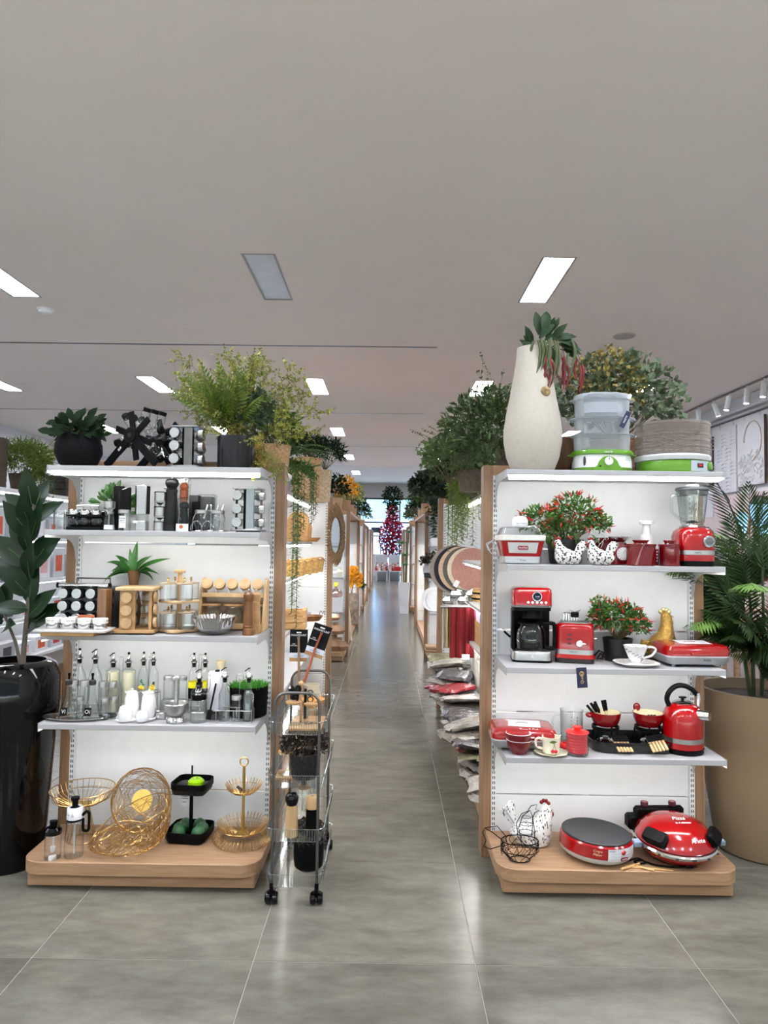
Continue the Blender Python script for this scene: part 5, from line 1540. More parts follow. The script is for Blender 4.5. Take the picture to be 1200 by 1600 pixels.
# top tray: wooden board with jars, spoons and carded utensils
t = thing('wooden_board','light wooden board lying in the top trolley tray','board',TP(477,3.12,0))
b = MB(); b.box(-0.068,0.075,-0.07,0.16,0,0.011,0.002); b.build('slab',BAMBOO,t,smooth=False)
BZ = TRAYZ[0] + 0.013
def lidded(label,px,Y,z,r,h,lid,pump=False,m=GLASS):
    t = thing('glass_canister',label,'canister',(atz(px,Y,z),Y,z))
    bottle(t,[(r*.96,0),(r,0.005),(r,h*.86),(r*.93,h*.9)],m,name='glass')
    b = MB(); b.lathe([(r*.95,h*.905),(r*1.0,h*.92),(r*1.0,h*.985),(r*.9,h),(0.0001,h)],24); b.build('lid',lid,t)
    return t
t = lidded('glass canister with a wooden lid holding a crumpled black bag',458,3.12,BZ,0.034,0.10,BAMBOO)
b = MB()
for k in range(14): b.ball((rnd.uniform(-.014,.014)+0.004,rnd.uniform(-.01,.01),0.108+k*0.003),(rnd.uniform(.01,.02),.012,rnd.uniform(.01,.018)),7,5)
t2 = thing('black_pouch','crumpled black pouch sticking up from the wooden lidded canister','pouch',(atz(458,3.12,BZ),3.12,BZ+0.006)); b.build('body',GLOSSBLACK,t2,ang=10)
lidded('smaller glass canister with a wooden lid at the right of the top tray',485,3.15,BZ,0.030,0.085,BAMBOO)
t = thing('wooden_spoon','pale wooden stick with a round knob standing in the top tray','spoon',(atz(470,3.17,BZ),3.17,BZ))
b = MB(); b.tube([(0,0,0.0),(-0.002,0,0.155)],0.0075,10,r1=0.0055); b.ball((-0.002,0,0.166),0.0125,14,8); b.build('stick',BIRCH,t)
CARDW = mat('card_white',(210,214,224),0.6,vary=0.02); CARDB = wood_mat('card_brown',(176,132,92),(150,108,70),0.6); CARDK = mat('card_black',(8,8,9),0.6,vary=0,spec=.15)
def carded(name,label,px,Y,ztop,tilt,w,h,handle,hm,roll=0):
    """Black card with a white band, print and a utensil handle tied across it."""
    loc = Vector((atz(px,Y,ztop-h),Y,ztop-h))
    t = thing(name,label,'utensil',loc,rot=(R(-4),tilt,0))
    # card with a slot near its top
    b = MB(); W = w / 2; sl = 0.011
    b.box(-W,W,-0.0006,0.0006,h*.27,h*.885); b.box(-W,-sl,-0.0006,0.0006,h*.885,h*.925); b.box(sl,W,-0.0006,0.0006,h*.885,h*.925); b.box(-W,W,-0.0006,0.0006,h*.925,h)
    c = b.build('card',CARDK,t,smooth=False)
    b = MB(); b.box(-W,W,-0.0006,0.0006,h*.115,h*.27); b.build('white_band',CARDW,c,smooth=False)
    b = MB(); b.box(-W,W,-0.0006,0.0006,0.0,h*.115); b.build('brown_band',CARDB,c,smooth=False)
    text('PARAMOUNT',h*.085,PAPER,t,(0,-0.0012,h*.82),sx=0.9*w/0.062*0.062/(h*.085*6.4))
    text('100%\nNATURAL',h*.05,PAPER,t,(-W*.55,-0.0012,h*.52))
    text('colher bambu',h*.06,mat('print_blue',(70,90,150),.6,vary=0),t,(0.0,-0.0012,h*.17))
    b = MB(); b.tube(handle,0.0052,10,r1=0.0068); b.build('handle',hm,t)
    b = MB(); b.tube(ring(handle[0],0.006,12,'xz'),0.0008,4,True); b.build('hang_loop',STEEL,t)
    b = MB(); b.tube(ring((handle[1][0],-0.006,h*.27),0.009,14,'xz',0.002),0.0007,4,True); b.build('tie',PAPER,t)
    return t
cz = lambda py, Y: at(470,py,Y).z
carded('carded_spatula','upright black card with a grey brown handled utensil, left',466,3.26,cz(984,3.26),R(0),0.082,0.145,[(0.0,-0.008,0.108),(0.003,-0.009,0.03),(0.006,-0.012,-0.05),(0.008,-0.012,-0.11)],wood_mat('grey_brown_wood',(150,120,92),(122,94,68),.5,(20,20,4)))
carded('carded_spatula','tilted black card with an orange brown wooden handle, right',489,3.24,cz(974,3.24),R(18),0.085,0.150,[(0.003,-0.009,0.112),(-0.002,-0.01,0.03),(0.0,-0.012,-0.06),(0.0,-0.012,-0.12)],ORANGEW)
t = thing('black_ladle','black long handled utensil standing behind the wooden stick','utensil',TP(476,3.22,0))
b = MB(); b.tube([(0,0,0.0),(0.002,0,0.145)],0.006,8); b.build('handle',BLACK,t)
t = thing('scissors','dark handled scissors standing in the top trolley tray','scissors',TP(480,3.23,0))
b = MB(); b.tube(ring((0.012,0,0.125),0.012,16,'xz'),0.003,6,True); b.tube(ring((0.013,0,0.096),0.012,16,'xz'),0.003,6,True); b.build('handle',mat('dark_brown_plastic',(60,42,30),.4),t)
b = MB(); b.box(-0.004,0.004,-0.001,0.001,0.0,0.11); b.build('blade',STEEL,t,smooth=False)
t = thing('wicker_bread_plate','round orange yellow woven plate at the back of the top tray','plate',TP(487,3.42,0))
b = MB(); b.lathe([(0.05,0.02),(0.075,0.05),(0.078,0.056),(0.07,0.05),(0.0001,0.026)],28,(0,0,0),0.8,0.8,close=False); b.build('body',mat('amber_wicker',(214,150,70),0.5,vary=0.25,scale=60,bump=0.5),t)
# second tray: bush in black pot, wooden lidded jar
def little_bush(label,loc,pot_prof,potm,c,rad,n,L,w,m,flute=0,famp=0,soil=None,extra=None):
    t = thing('potted_bush',label,'plant',loc)
    pot_lathe(t,'pot',pot_prof,potm,40,flute,famp,soil=soil)
    b = MB(); bush_mesh(b,c,rad,n,L,w,-0.45,0.2,0.1); b.build('foliage',m,t,kind='stuff')
    b = MB(); twigs(b,(0,0,soil[1]),c,rad,18,0.0016,-0.2); b.build('stem',STEM,t)
    if extra: extra(t)
    return t
BROWNLEAF = mat('bronze_leaf',(46,37,29),0.6,vary=0.45,scale=30)
little_bush('bronze leaved bush in a black scalloped pot on the second trolley tray',TP(475,3.13,1),[(0.05,0),(0.058,0.006),(0.064,0.07),(0.065,0.105),(0.062,0.108),(0.058,0.108),(0.056,0.09)],mat('black_scallop',(14,14,16),0.35,vary=0.1,bump=0.5,bscale=60),(0,0,0.15),(0.105,0.08,0.085),1200,0.016,0.012,BROWNLEAF,12,0.02,(0.056,0.088))
t = lidded('glass jar standing on a wooden base at the left of the second tray',447,3.14,TRAYZ[1]+0.014,0.036,0.10,BAMBOO)
t = thing('wooden_board','small wooden base under the jar in the second trolley tray','board',TP(447,3.14,1))
b = MB(); b.box(-0.042,0.042,-0.045,0.06,0,0.011,0.002); b.build('slab',BAMBOO,t,smooth=False)
# third tray: two mills and a pump jar
t = thing('salt_mill','pale wooden mill with a black round head in the third tray','mill',TP(455,3.055,2))
b = MB(); b.lathe([(0.0001,0),(0.0285,0),(0.0285,0.004),(0.023,0.128),(0.0001,0.129)],30,close=False); b.build('body',BIRCH,t)
b = MB(); b.lathe([(0.022,0.1295),(0.024,0.134),(0.029,0.15),(0.029,0.162),(0.022,0.176),(0.014,0.181),(0.0001,0.181)],30); b.build('head',GLOSSBLACK,t)
t = thing('pepper_mill','black cylinder mill with a pale wooden top in the third tray','mill',TP(487,3.075,2))
b = MB(); b.lathe([(0.0001,0),(0.0265,0),(0.0265,0.108),(0.0001,0.109)],28,close=False); b.build('body',BLACK,t)
b = MB(); b.lathe([(0.0265,0.1095),(0.0268,0.155),(0.025,0.159),(0.0001,0.16)],28); b.build('cap',BIRCH,t); b = MB(); b.ball((0,0,0.164),0.006,12,8); b.build('knob',CHROME,t)
for k, (px,Y,lab) in enumerate(((474,3.20,'clear glass jar with wooden lid and black spoon stub behind the two mills'),(481,3.34,'farther wooden lidded jar behind the clear one in the third tray'))):
    t = lidded(lab,px,Y,TRAYZ[2]+0.002,0.030,0.165,BAMBOO); b = MB(); b.cyl((0,0,0.166),(0.0,0,0.19),0.012,0.010,n=12); b.build('spoon_stub',BLACK,t)
# bottom tray: plant in tall black pot
little_bush('bronze leaved bush in a tall plain black pot on the bottom trolley tray',TP(482,3.17,3),[(0.045,0),(0.062,0.014),(0.066,0.04),(0.068,0.15),(0.066,0.153),(0.062,0.153),(0.06,0.13)],BLACK,(-0.01,-0.01,0.155),(0.085,0.07,0.06),800,0.016,0.012,BROWNLEAF,soil=(0.06,0.135))

# ================================================================= tall planters at both sides
PZ = 0.0
t = thing('fiddle_leaf_plant','fiddle leaf plant in a tall gloss black planter at the left edge','plant',(atz(17,3.35,0.5),3.35,0))
b = MB(); b.lathe([(0.0001,0),(0.155,0),(0.16,0.01),(0.195,0.62),(0.205,0.74),(0.205,0.86),(0.185,0.915),(0.155,0.932),(0.138,0.932),(0.138,0.88)],56,close=False); b.build('pot',GLOSSBLACK,t)
b = MB(); b.lathe([(0.15,0.899),(0,0.905)],24,close=False); b.build('soil',SOIL,t)
b = MB(); b.tube([(0.05,-0.02,0.9),(0.055,-0.02,1.0),(0.07,-0.02,1.25),(0.068,-0.02,1.45),(0.08,-0.02,1.72)],0.014,8,r1=0.006); b.tube([(0.045,-0.02,0.9),(0.02,-0.03,1.02),(-0.03,-0.03,1.13),(-0.07,-0.03,1.2)],0.009,8,r1=0.004); b.build('trunk',mat('grey_bark',(92,84,76),0.85,vary=0.25,scale=30,bump=0.4),t)
FID = mat('fiddle_leaf',(17,42,18),0.38,spec=.3,vary=0.3,scale=6)
lm = []
for bd in (0.15,0.5,0.9):
    b = MB(); b.leaf((0,0,0),(0,1,0),0.19,0.09,(0,0,1),bd,7,0.22,0.85); b.m = 1
    b.tube([(0,0.01,0.001),(0,0.10,0.0005-bd*.015)],0.0018,4)
    lm.append(keep_mesh(b,'leaf',[FID,mat('leaf_vein',(62,98,52),0.5)]))
t0 = Vector((0.07,-0.02,0))
for (z,dx,dy,dz,s,v,ox) in ((1.70,-0.1,-0.5,0.9,1.0,0,0.0),(1.68,0.25,0.2,0.9,0.95,0,0.01),(1.66,-0.9,-0.3,0.35,.9,1,0),(1.62,0.95,-0.1,0.45,.95,0,0),(1.56,-0.5,-0.7,0.5,1.1,0,0),(1.54,0.5,-0.6,0.5,1.1,0,0),(1.50,-0.8,-0.2,0.5,.9,1,0),(1.46,0.9,0.0,0.5,1.0,0,0),(1.42,-0.9,-0.35,0.35,1.25,1,0),(1.40,0.8,-0.45,0.6,1.3,0,0),(1.36,0.2,-0.8,0.3,1.1,1,0),(1.33,-1.0,-0.1,0.25,1.3,1,0),(1.28,-0.4,-0.8,0.35,1.0,1,0),(1.24,0.3,-0.5,0.8,1.0,0,0),(1.18,0.9,-0.3,0.4,1.05,0,0),(1.13,1.0,-0.2,0.35,1.1,1,0),(1.10,0.3,-0.6,-0.2,.8,1,0),(1.6,0.0,-0.9,0.3,1.0,1,0),(1.47,0.1,-0.9,0.2,1.1,1,0),(1.22,-0.5,-0.6,-.4,.9,1,0),
(1.19,-0.3,-0.6,0.9,1.15,0,-.13),(1.2,-0.95,-0.3,0.5,1.0,0,-.13),(1.17,0.3,-0.4,0.95,1.1,0,-.13),(1.15,-0.7,-0.5,-0.1,0.9,1,-.12),(1.12,0.4,-0.7,-0.2,0.85,1,-.11)):
    put(rnd.choice(lm[:2]) if v == 0 else lm[v],t,t0+Vector((ox,0,z-.04)),(dx,dy,dz+.5),up=(0,-1,.55),sc=s)
# right: tall taupe planter with palm
TAUPE = mat('taupe_stoneware',(138,118,92),0.7,vary=0.04,scale=5)
PX, PY = atz(1188,3.62,0.4), 3.62
t = thing('palm_plant','large feathery palm in a tall taupe planter at the right edge','plant',(PX,PY,0))
b = MB(); b.lathe([(0.0001,0),(0.20,0),(0.21,0.008),(0.255,0.3),(0.285,0.6),(0.292,0.78),(0.29,0.80),(0.27,0.80),(0.262,0.74)],64,close=False); b.build('pot',TAUPE,t)
b = MB(); b.lathe([(0.262,0.745),(0,0.755)],28,close=False); b.build('soil',SOIL,t)
PALM = mat('palm_green',(44,66,32),0.55,spec=.2,vary=0.4,scale=7); PALML = mat('palm_light_green',(96,132,58),0.5,vary=0.3,scale=7)
pf = [frond_mesh('frond',PALM,0.62,20,0.22,0.021,0.9,0.5,ang=58,stem=0.004),frond_mesh('frond',PALM,0.55,18,0.20,0.021,1.5,0.4,ang=55,stem=0.004),frond_mesh('frond',PALM,0.6,19,0.2,0.020,0.5,0.8,ang=52,stem=0.004)]
pl = frond_mesh('frond',PALML,0.30,12,0.16,0.022,1.2,0.4,ang=60,stem=0.003)
b = MB(); 
for (x,y,tx,tz) in ((-.03,0,-.06,1.48),(0.02,0.02,0.03,1.42),(-0.06,-.03,-.16,1.3),(.06,-.02,.1,1.2)): b.tube([(x,y,0.74),((x+tx)/2+.01,y,(0.74+tz)/2),(tx,y,tz)],0.011,7,r1=0.006)
b.build('trunk',mat('palm_cane',(62,74,44),0.6,vary=0.3),t)
for k in range(100):
    z = 0.84 + 0.62 * ((k*0.618)%1.0) ** 1.35; a = k * 2.399
    d = (math.cos(a),math.sin(a)*0.85,rnd.uniform(0.25,0.9))
    put(rnd.choice(pf),t,(-.04+.05*math.cos(a),.04*math.sin(a),z),d,up=(rnd.uniform(-.5,.5),rnd.uniform(-1,0),.7),sc=rnd.uniform(0.5,0.8))
for (x,y,z,d,s) in ((-.10,-.1,1.46,(-.25,-.3,1),.62),(0.03,0,1.42,(.3,-.3,1),.62),(-.02,-.1,1.38,(.05,-.4,.9),.66),(-.1,-.12,1.2,(-.5,-.6,.5),.6),(.05,-.12,1.12,(.3,-.7,.3),.6),(-.1,-.05,1.5,(-.9,-.1,.8),.7),(-.12,-.1,1.15,(-1,-.25,.15),.8),(-.1,-.12,1.0,(-.9,-.4,.1),.62),(-.15,0,1.28,(-1,-.1,.35),.7)):
    put(pf[2],t,(x,y,z),d,sc=s)
for (x,y,z,d,s) in ((-.16,-.2,1.26,(-.3,-.8,.5),1.0),(.03,-.16,.92,(.2,-.8,.3),1.25),(-.3,-.1,1.33,(-.9,-.2,.5),.8),(-.16,-.05,1.46,(-.6,-.5,.8),.8),(-.25,-.15,1.12,(-.8,-.5,.3),.8),(-.05,-.15,1.08,(.2,-.8,.2),.9)):
    put(pl,t,(x,y,z),d,sc=s)

# ================================================================= right display, top shelf
Q1, Q2, Q3, Q4 = R_SHELF
t = thing('stoneware_vase','tall off white teardrop vase with a wooden knot on its side','vase',P(832,3.275,Q1))
b = MB(); b.lathe([(0.0001,0),(0.088,0),(0.098,0.008),(0.122,0.07),(0.134,0.14),(0.135,0.19),(0.124,0.27),(0.106,0.36),(0.088,0.46),(0.077,0.54),(0.0735,0.585),(0.068,0.585),(0.068,0.55)],64,close=False)
b.build('body',mat('speckled_stoneware',(184,177,163),0.85,vary=0.05,scale=50,bump=0.12,bscale=120),t)
b = MB(); b.M = Matrix.Translation((0.034,-0.096,0.362)) @ Matrix.Rotation(R(-14),4,'X'); b.ball((0,0,0),(0.027,0.014,0.025),12,8); b.ball((0.01,-0.006,0.006),(0.014,0.012,0.013),8,6); b.build('wooden_knot',mat('knot_wood',(150,124,84),0.8,vary=0.5,scale=40,bump=0.8,bscale=60),t)
VZ = P(832,3.275,Q1)
t = thing('chili_branches','bunch of dark leaves with hanging green pods and red chilies in the white vase','plant',VZ+Vector((0.02,0,0.5)))
DKL = mat('dark_pepper_leaf',(36,58,30),0.55,spec=.2,vary=0.3,scale=9)
lm = leaf_meshes('leaf',DKL,0.105,0.04,(0.2,0.6,1.0),n=5)
for k, (dx,dz,s,ox,oz) in enumerate(((-.35,1,1.0,-.02,.10),(-.1,1.1,1.15,0,.14),(.15,1,1.2,.02,.15),(.35,1,1.0,.045,.14),(-.6,.7,.9,-.02,.06),(-.8,-.1,.6,-.03,.10),(.8,.9,1.0,.06,.12),(.9,.3,1.1,.07,.12),(1,0,1.2,.09,.11),(.8,-.2,1.1,.09,.10),(.5,.2,1.0,.03,.12),(.2,.3,1.0,.0,.12),(-.2,.3,.9,-.02,.11),(1,-.25,.9,.12,.09),(.3,-.4,.9,.04,.09),(.6,-.5,.8,.12,.08),(0,-.3,.8,0,.09),(-.3,.9,.8,-.03,.08),(.6,1.2,.7,.07,.17))):
    put(lm[k%3],t,(ox,rnd.uniform(-.05,.02),oz),(dx,rnd.uniform(-.5,-.1),dz),up=(0,-1,.5),sc=s)
b = MB()
for e in ((-.02,0,.12),(.02,-.02,.18),(.08,-.03,.16),(.15,-.03,.12),(.2,-.03,.05)): b.tube([(0,0,0.0),(e[0]*.4,0,.09),e],0.004,6,r1=0.0018)
b.build('stem',STEM,t)
def pod(mt,name,p,L,r,bow):
    b = MB(); q = [Vector(p)+Vector((bow*math.sin(i/9*PI*1.3),-0.004*math.sin(i),-L*i/9)) for i in range(10)]
    for i in range(9):
        pass
    b.tube(q[:5],r*.75,7,r1=r); b.tube(q[4:],r,7,r1=r*.12)
    return b.build(name,mt,t)
GP = mat('green_pod',(74,84,48),0.5,vary=0.25,scale=20); RP = mat('red_chili',(110,8,16),0.4,vary=0.2,scale=20)
for (x,y,z,L,bow) in ((-.03,-.07,.10,.10,-.012),(-.015,-.085,.10,.17,.012),(0.0,-.09,.095,.13,.01),(.012,-.085,.10,.14,.014),(.03,-.09,.10,.16,.012),(.045,-.09,.11,.19,-.01),(.06,-.085,.10,.20,.012),(.075,-.08,.09,.18,.008),(.15,-.05,.11,.17,.014),(.135,-.05,.05,.13,-.012)): pod(GP,'green_pod',(x,y,z),L,0.0078,bow)
for (x,y,z,L,bow) in ((.028,-.08,.03,.12,-.012),(.038,-.085,.03,.15,.008),(.05,-.08,.0,.12,.012),(.088,-.05,.035,.13,-.012),(.105,-.05,.03,.12,.008),(.115,-.05,.035,.13,-.006),(.125,-.05,.0,.13,.012),(.178,-.04,.025,.12,-.014),(.19,-.04,-.005,.14,.006),(.2,-.04,0.0,.12,.006),(.11,-.055,-.02,.11,.006),(.03,-.082,-.03,.10,-.014)): pod(RP,'red_chili',(x,y,z),L,0.0072,bow)
b = MB()
for x0, x1, z1 in ((.12,.178,.03),(.14,.19,0.0),(.14,.2,0.005),(.09,.09,.04),(.1,.105,.035),(.1,.116,.04)): b.tube([(x0-.03,-.03,.12),(x0+.01,-.035,.11),(x1,-.04,z1)],0.0016,4)
b.build('pod_stalk',STEM,t)
# food steamer
APG = mat('apple_green_plastic',(90,146,18),0.3,vary=0.02,coat=0.2); APW = mat('appliance_white',(226,228,228),0.3,vary=0.01)
t = thing('food_steamer','green and white food steamer with three clear stacked baskets','steamer',P(940,3.275,Q1))
a, d = 0.130, 0.095
def oval(k,n=40,e=2.6):
    out = []
    for i in range(n):
        th = 2*PI*i/n; c, s = math.cos(th), math.sin(th)
        out.append((a*k*math.copysign(abs(c)**(2/e),c),d*k*math.copysign(abs(s)**(2/e),s)))
    return out
def skin(b,lv,cap=True):
    n = len(lv[0][0]); vs = [(p[0],p[1],z) for o,z in lv for p in o]; fs = []
    for j in range(len(lv)-1):
        for i in range(n): fs.append((j*n+i,j*n+(i+1)%n,(j+1)*n+(i+1)%n,(j+1)*n+i))
    if cap: fs.append(tuple(range(n))[::-1]); fs.append(tuple((len(lv)-1)*n+i for i in range(n)))
    return b.add(vs,fs)
skin_o = oval
b = MB(); skin(b,[(oval(.96),0),(oval(1.02),0.012),(oval(1.03),0.02)]); b.build('foot',APG,t)
b = MB(); skin(b,[(oval(1.03),0.0202),(oval(1.02),0.05),(oval(.97),0.078)]); b.build('body',APW,t)
b = MB(); skin(b,[(oval(1.0),0.0785),(oval(1.07),0.082),(oval(1.07),0.09),(oval(1.03),0.1)]); b.box(-.155,-.13,-.02,.02,0.078,0.086,.003); b.box(.13,.155,-.02,.02,0.078,0.086,.003); b.build('green_ring',APG,t)
# front panel (arch), knob, prints
out = [(-0.068,0.004),(0.068,0.004),(0.060,0.018)] + [(0.05*math.cos(th),0.018+0.052*math.sin(th)) for th in [PI*i/16 for i in range(1,16)]] + [(-0.060,0.018)]
b = MB(); b.prism(out,-0.103,-0.0975,'y',0.002); b.build('control_arch',APG,t)
b = MB(); b.prism(circ(0,0.046,0.019,28),-0.114,-0.1035,'y',0.003); b.build('dial',APW,t); b = MB(); b.box(-0.0012,0.0012,-0.1148,-0.1142,0.05,0.063); b.build('dial_mark',INK,t,smooth=False)
b = MB(); b.ball((-0.037,-0.103,0.024),(0.007,0.002,0.004),10,6); b.build('indicator',INK,t)
b = MB(); b.prism([(p[0]*.0055-0.102,p[1]*.022+0.048) for p in circ(0,0,1,20)],-0.082,-0.078,'y'); b.build('water_window',INK,t)
text('ARIETE',0.012,PAPER,t,(0.0,-0.1035,0.088)); text('VAPOR\nCUCINA',0.008,APG,t,(0.092,-0.0895,0.058),(R(90),0,R(28)))
zz = 0.1
TRAN = mat('steamer_clear',(216,222,226),0.22,glass=0.78,vary=0.02)
for k, h in enumerate((0.074,0.074,0.082)):
    b = MB(); q0 = 0.98 - 0.015*k; skin(b,[(oval(q0-.04),zz+0.001),(oval(q0),zz+h)],False); b.add([(p[0],p[1],zz+.003) for p in oval(q0-.04)],[tuple(range(40))]); bk = b.build('basket',TRAN,t)
    if k < 2:
        b = MB(); skin(b,[(oval(q0+.005),zz+h-.004),(oval(1.10),zz+h-.001),(oval(1.10),zz+h+.002),(oval(q0-.01),zz+h+.002)],False); b.box(-.155,-.135,-.022,.022,zz+h-.003,zz+h+.001,.001); b.box(.135,.155,-.022,.022,zz+h-.003,zz+h+.001,.001); b.build('basket_rim',TRAN,bk)
    zz += h + .002
b = MB(); skin(b,[(oval(1.0),zz),(oval(1.0),zz+.012),(oval(.95),zz+.026),(oval(.7),zz+.034),(oval(.2),zz+.037)]); b.box(-.15,-.125,-.02,.02,zz,zz+.004,.001); b.box(.125,.15,-.02,.02,zz,zz+.004,.001); b.build('lid',TRAN,t)
b = MB(); skin(b,[(oval(.72),zz-.06),(oval(.72),zz-.012)]); b.build('rice_bowl',mat('milky_plastic',(226,228,232),0.4,glass=0.2,vary=0),t)
NAVY = mat('navy_tag',(24,28,62),0.5,vary=0)
t2 = thing('swing_tag','dark blue swing tag hanging on the clear steamer','tag',P(977,3.165,Q1+0.235),rot=(0,R(26),0))
b = MB(); b.box(-0.012,0.012,0,0.0015,-0.04,0.04); b.build('card',NAVY,t2,smooth=False); text('ARIETE',0.012,PAPER,t2,(0,-0.0008,0),(R(90),R(-90),0))
# dehydrator
t = thing('food_dehydrator','low round green food dehydrator with clear stacked trays','dehydrator',P(1050,3.30,Q1))
b = MB(); b.lathe([(0.0001,0),(0.16,0),(0.163,0.006),(0.163,0.05),(0.16,0.055),(0.0001,0.055)],56,sy=.95,close=False); b.build('base',APG,t)
b = MB(); b.lathe([(0.15,0.0555),(0.166,0.058),(0.17,0.075),(0.165,0.084),(0.0001,0.084)],56,sy=.95); b.build('white_ring',mat('milky_white',(222,224,224),0.3,glass=0.25,vary=0),t)
z = 0.0845
for k in range(5):
    h = 0.027 if k < 4 else 0.038
    b = MB(); b.lathe([(0.158,z),(0.166,z+h*.3),(0.166,z+h*.75),(0.170,z+h*.82),(0.170,z+h*.95),(0.164,z+h*.97)],56,sy=.95,close=False)
    for r in (0.05,0.1,0.145): b.tube(ring((0,0,z+.004),r,36),.0016,4,True)
    for q in range(8): b.tube([(0,0,z+.004),(0.158*math.cos(q*PI/4),.15*math.sin(q*PI/4),z+.004)],.0014,4)
    b.build('tray',mat('clear_amber_plastic',(206,197,189),0.22,glass=0.87,vary=0),t); z += h
b = MB(); b.lathe([(0.166,z),(0.166,z+.006),(0.0001,z+.011)],56,sy=.95); b.build('lid',MATS['clear_amber_plastic'],t)
b = MB(); vs = []
for i in range(13):
    th = R(-82+5.0*i); vs += [(0.1645*math.cos(th),.95*0.1645*math.sin(th),0.004),(0.1645*math.cos(th),.95*0.1645*math.sin(th),0.052)]
b.add(vs,[(2*i,2*i+2,2*i+3,2*i+1) for i in range(12)]); b.build('control_panel',mat('panel_grey',(176,186,190),0.35,vary=0),t)
def onround(th,z,r=.166): return (r*math.cos(R(th)),.95*r*math.sin(R(th)),z)
b = MB(); b.M = Matrix.Translation(onround(-65,.03)) @ Matrix.Rotation(R(25),4,'Z'); b.box(-.017,.017,-.0015,.001,-.009,.009); dsp = b.build('display',INK,t,smooth=False)
text('88:8',.011,mat('led_red',(230,20,20),.5,vary=0,emit=1.2),t,tuple(Vector(onround(-65,.03))+Vector((0,-.0025,0))),(R(90),0,R(25)))
b = MB(); b.M = Matrix.Translation(onround(-39,.03)) @ Matrix.Rotation(R(51),4,'Z') @ Matrix.Rotation(R(90),4,'X'); b.lathe([(0.019,-.002),(0.019,.008),(0.016,.012),(0.0001,.012)],24,flute=12,famp=.03); b.build('dial',APG,t)

# ================================================================= right display, second shelf
def SQ(px,Y,z): return P(px,Y,z)
# ice cream maker
t = thing('ice_cream_maker','red and white ice cream maker with clear lid and white motor dome','appliance',P(812,3.265,Q2))
def rr(w,d,r=.02): return rrect(-w,w,-d,d,r,4)
b = MB(); skin(b,[(rr(.088,.07),0.004),(rr(.09,.072),.03),(rr(.089,.071),.034)]); b.build('base',STEEL,t)
b = MB(); skin(b,[(rr(.085,.068),.0345),(rr(.1,.08),.105)]); b.build('body',RED,t)
b = MB(); skin(b,[(rr(.1,.08),.1055),(rr(.105,.085),.108),(rr(.106,.086),.128),(rr(.1,.08),.131)]); b.build('rim',mat('cream_white',(224,222,214),.35,vary=.01),t)
b = MB(); skin(b,[(rr(.098,.078),.1315),(rr(.085,.065),.165),(rr(.075,.055),.168)]); b.build('clear_lid',ACRYLIC,t)
b = MB(); b.lathe([(0.032,.169),(.036,.175),(.036,.20),(.028,.214),(.014,.22),(.0001,.221)],30); b.build('motor',mat('white_plastic',(230,230,232),.35,vary=.01),t)
b = MB(); q = [(-.062,.05),(.062,.05),(.07,.098),(-.07,.098)]; b.M = Matrix.Translation((0,-.0005,0)); b.add([(x,-.0685-.012*(z-.0345)/.0705-.001,z) for x,z in q],[(0,1,2,3)]); b.build('silver_plate',mat('silver_paint',(190,190,190),.35,.3,vary=.03),t)
b = MB(); b.M = Matrix.Translation((0,-.0800,.074)) @ Matrix.Rotation(R(-9),4,'X'); b.prism(rrect(-.024,.024,-.009,.009,.006,4),-.001,.001,'y'); bd = b.build('badge',mat('badge_red',(120,10,34),.4,vary=0),t)
text('PartyTime',.0095,PAPER,t,(0,-.0815,.074)); text('Ariete',.011,INK,t,(.0,-.0735,.018)); text('Ice Cream',.011,INK,t,(.0,-.0365,.186),shear=.2)
b = MB(); b.tube([(-.095,-.02,.03),(-.14,-.03,.05),(-.155,-.03,.085),(-.135,-.03,.10),(-.12,-.03,.075),(-.15,-.03,.06),(-.16,-.03,.09),(-.13,-.03,.105),(-.11,-.02,.06),(-.1,-.01,.02)],.003,6); b.build('cord',mat('cord_grey',(176,178,180),.5),t)
b = MB(); b.tube([(.03,-.03,.168),(.06,-.04,.176),(.085,-.05,.15)],.004,6); b.build('latch',CHROME,t)
# chili bushes
CHL = mat('chili_leaf',(60,102,34),0.45,vary=0.45,scale=25); CHR = mat('chili_red',(190,28,22),0.3,vary=.1); BKPOT = mat('black_pot_plastic',(12,12,13),.5,vary=.1)
def chili_bush(label,loc,pr,ph,blobs,n,nch,silver=False):
    t = thing('chili_bush',label,'plant',loc)
    pot_lathe(t,'pot',[(pr*.8,0),(pr*.86,.006),(pr,ph*.94),(pr*1.02,ph),(pr*.95,ph),(pr*.92,ph*.85)],BKPOT,32,soil=(pr*.93,ph*.88))
    b = MB()
    for c, rad, w in blobs: bush_mesh(b,c,rad,int(n*w),.024,.012,-.6,.3)
    b.build('foliage',CHL,t,kind='stuff')
    b = MB()
    for c, rad, w in blobs: twigs(b,(0,0,ph*.85),c,rad,14,.0022,-.3)
    b.build('stem',STEM,t)
    cb = MB(); cb.tube([(0,0,0),(0,.006,.0),(0,.018,.0),(0,.03,.0)],.0042,6,r1=.0012); me = keep_mesh(cb,'chili',CHR)
    for c, rad, w in blobs:
        for _ in range(int(nch*w)):
            s = sph(-.5,1); s.y = -abs(s.y)*.9; s.normalize()
            put(me,t,(c[0]+s.x*rad[0],c[1]+s.y*rad[1],c[2]+s.z*rad[2]),s+sph()*.7,sc=rnd.uniform(.7,1.15))
    return t
t = chili_bush('wide red chili bush in a black pot behind the two spotted hens',P(883,3.335,Q2),.085,.115,[((.045,0,.225),(.125,.07,.11),1.0),((-.125,0,.20),(.10,.06,.065),.55),((.14,0,.19),(.075,.05,.06),.35),((-.03,-.02,.15),(.10,.05,.05),.3)],760,42)
b = MB()
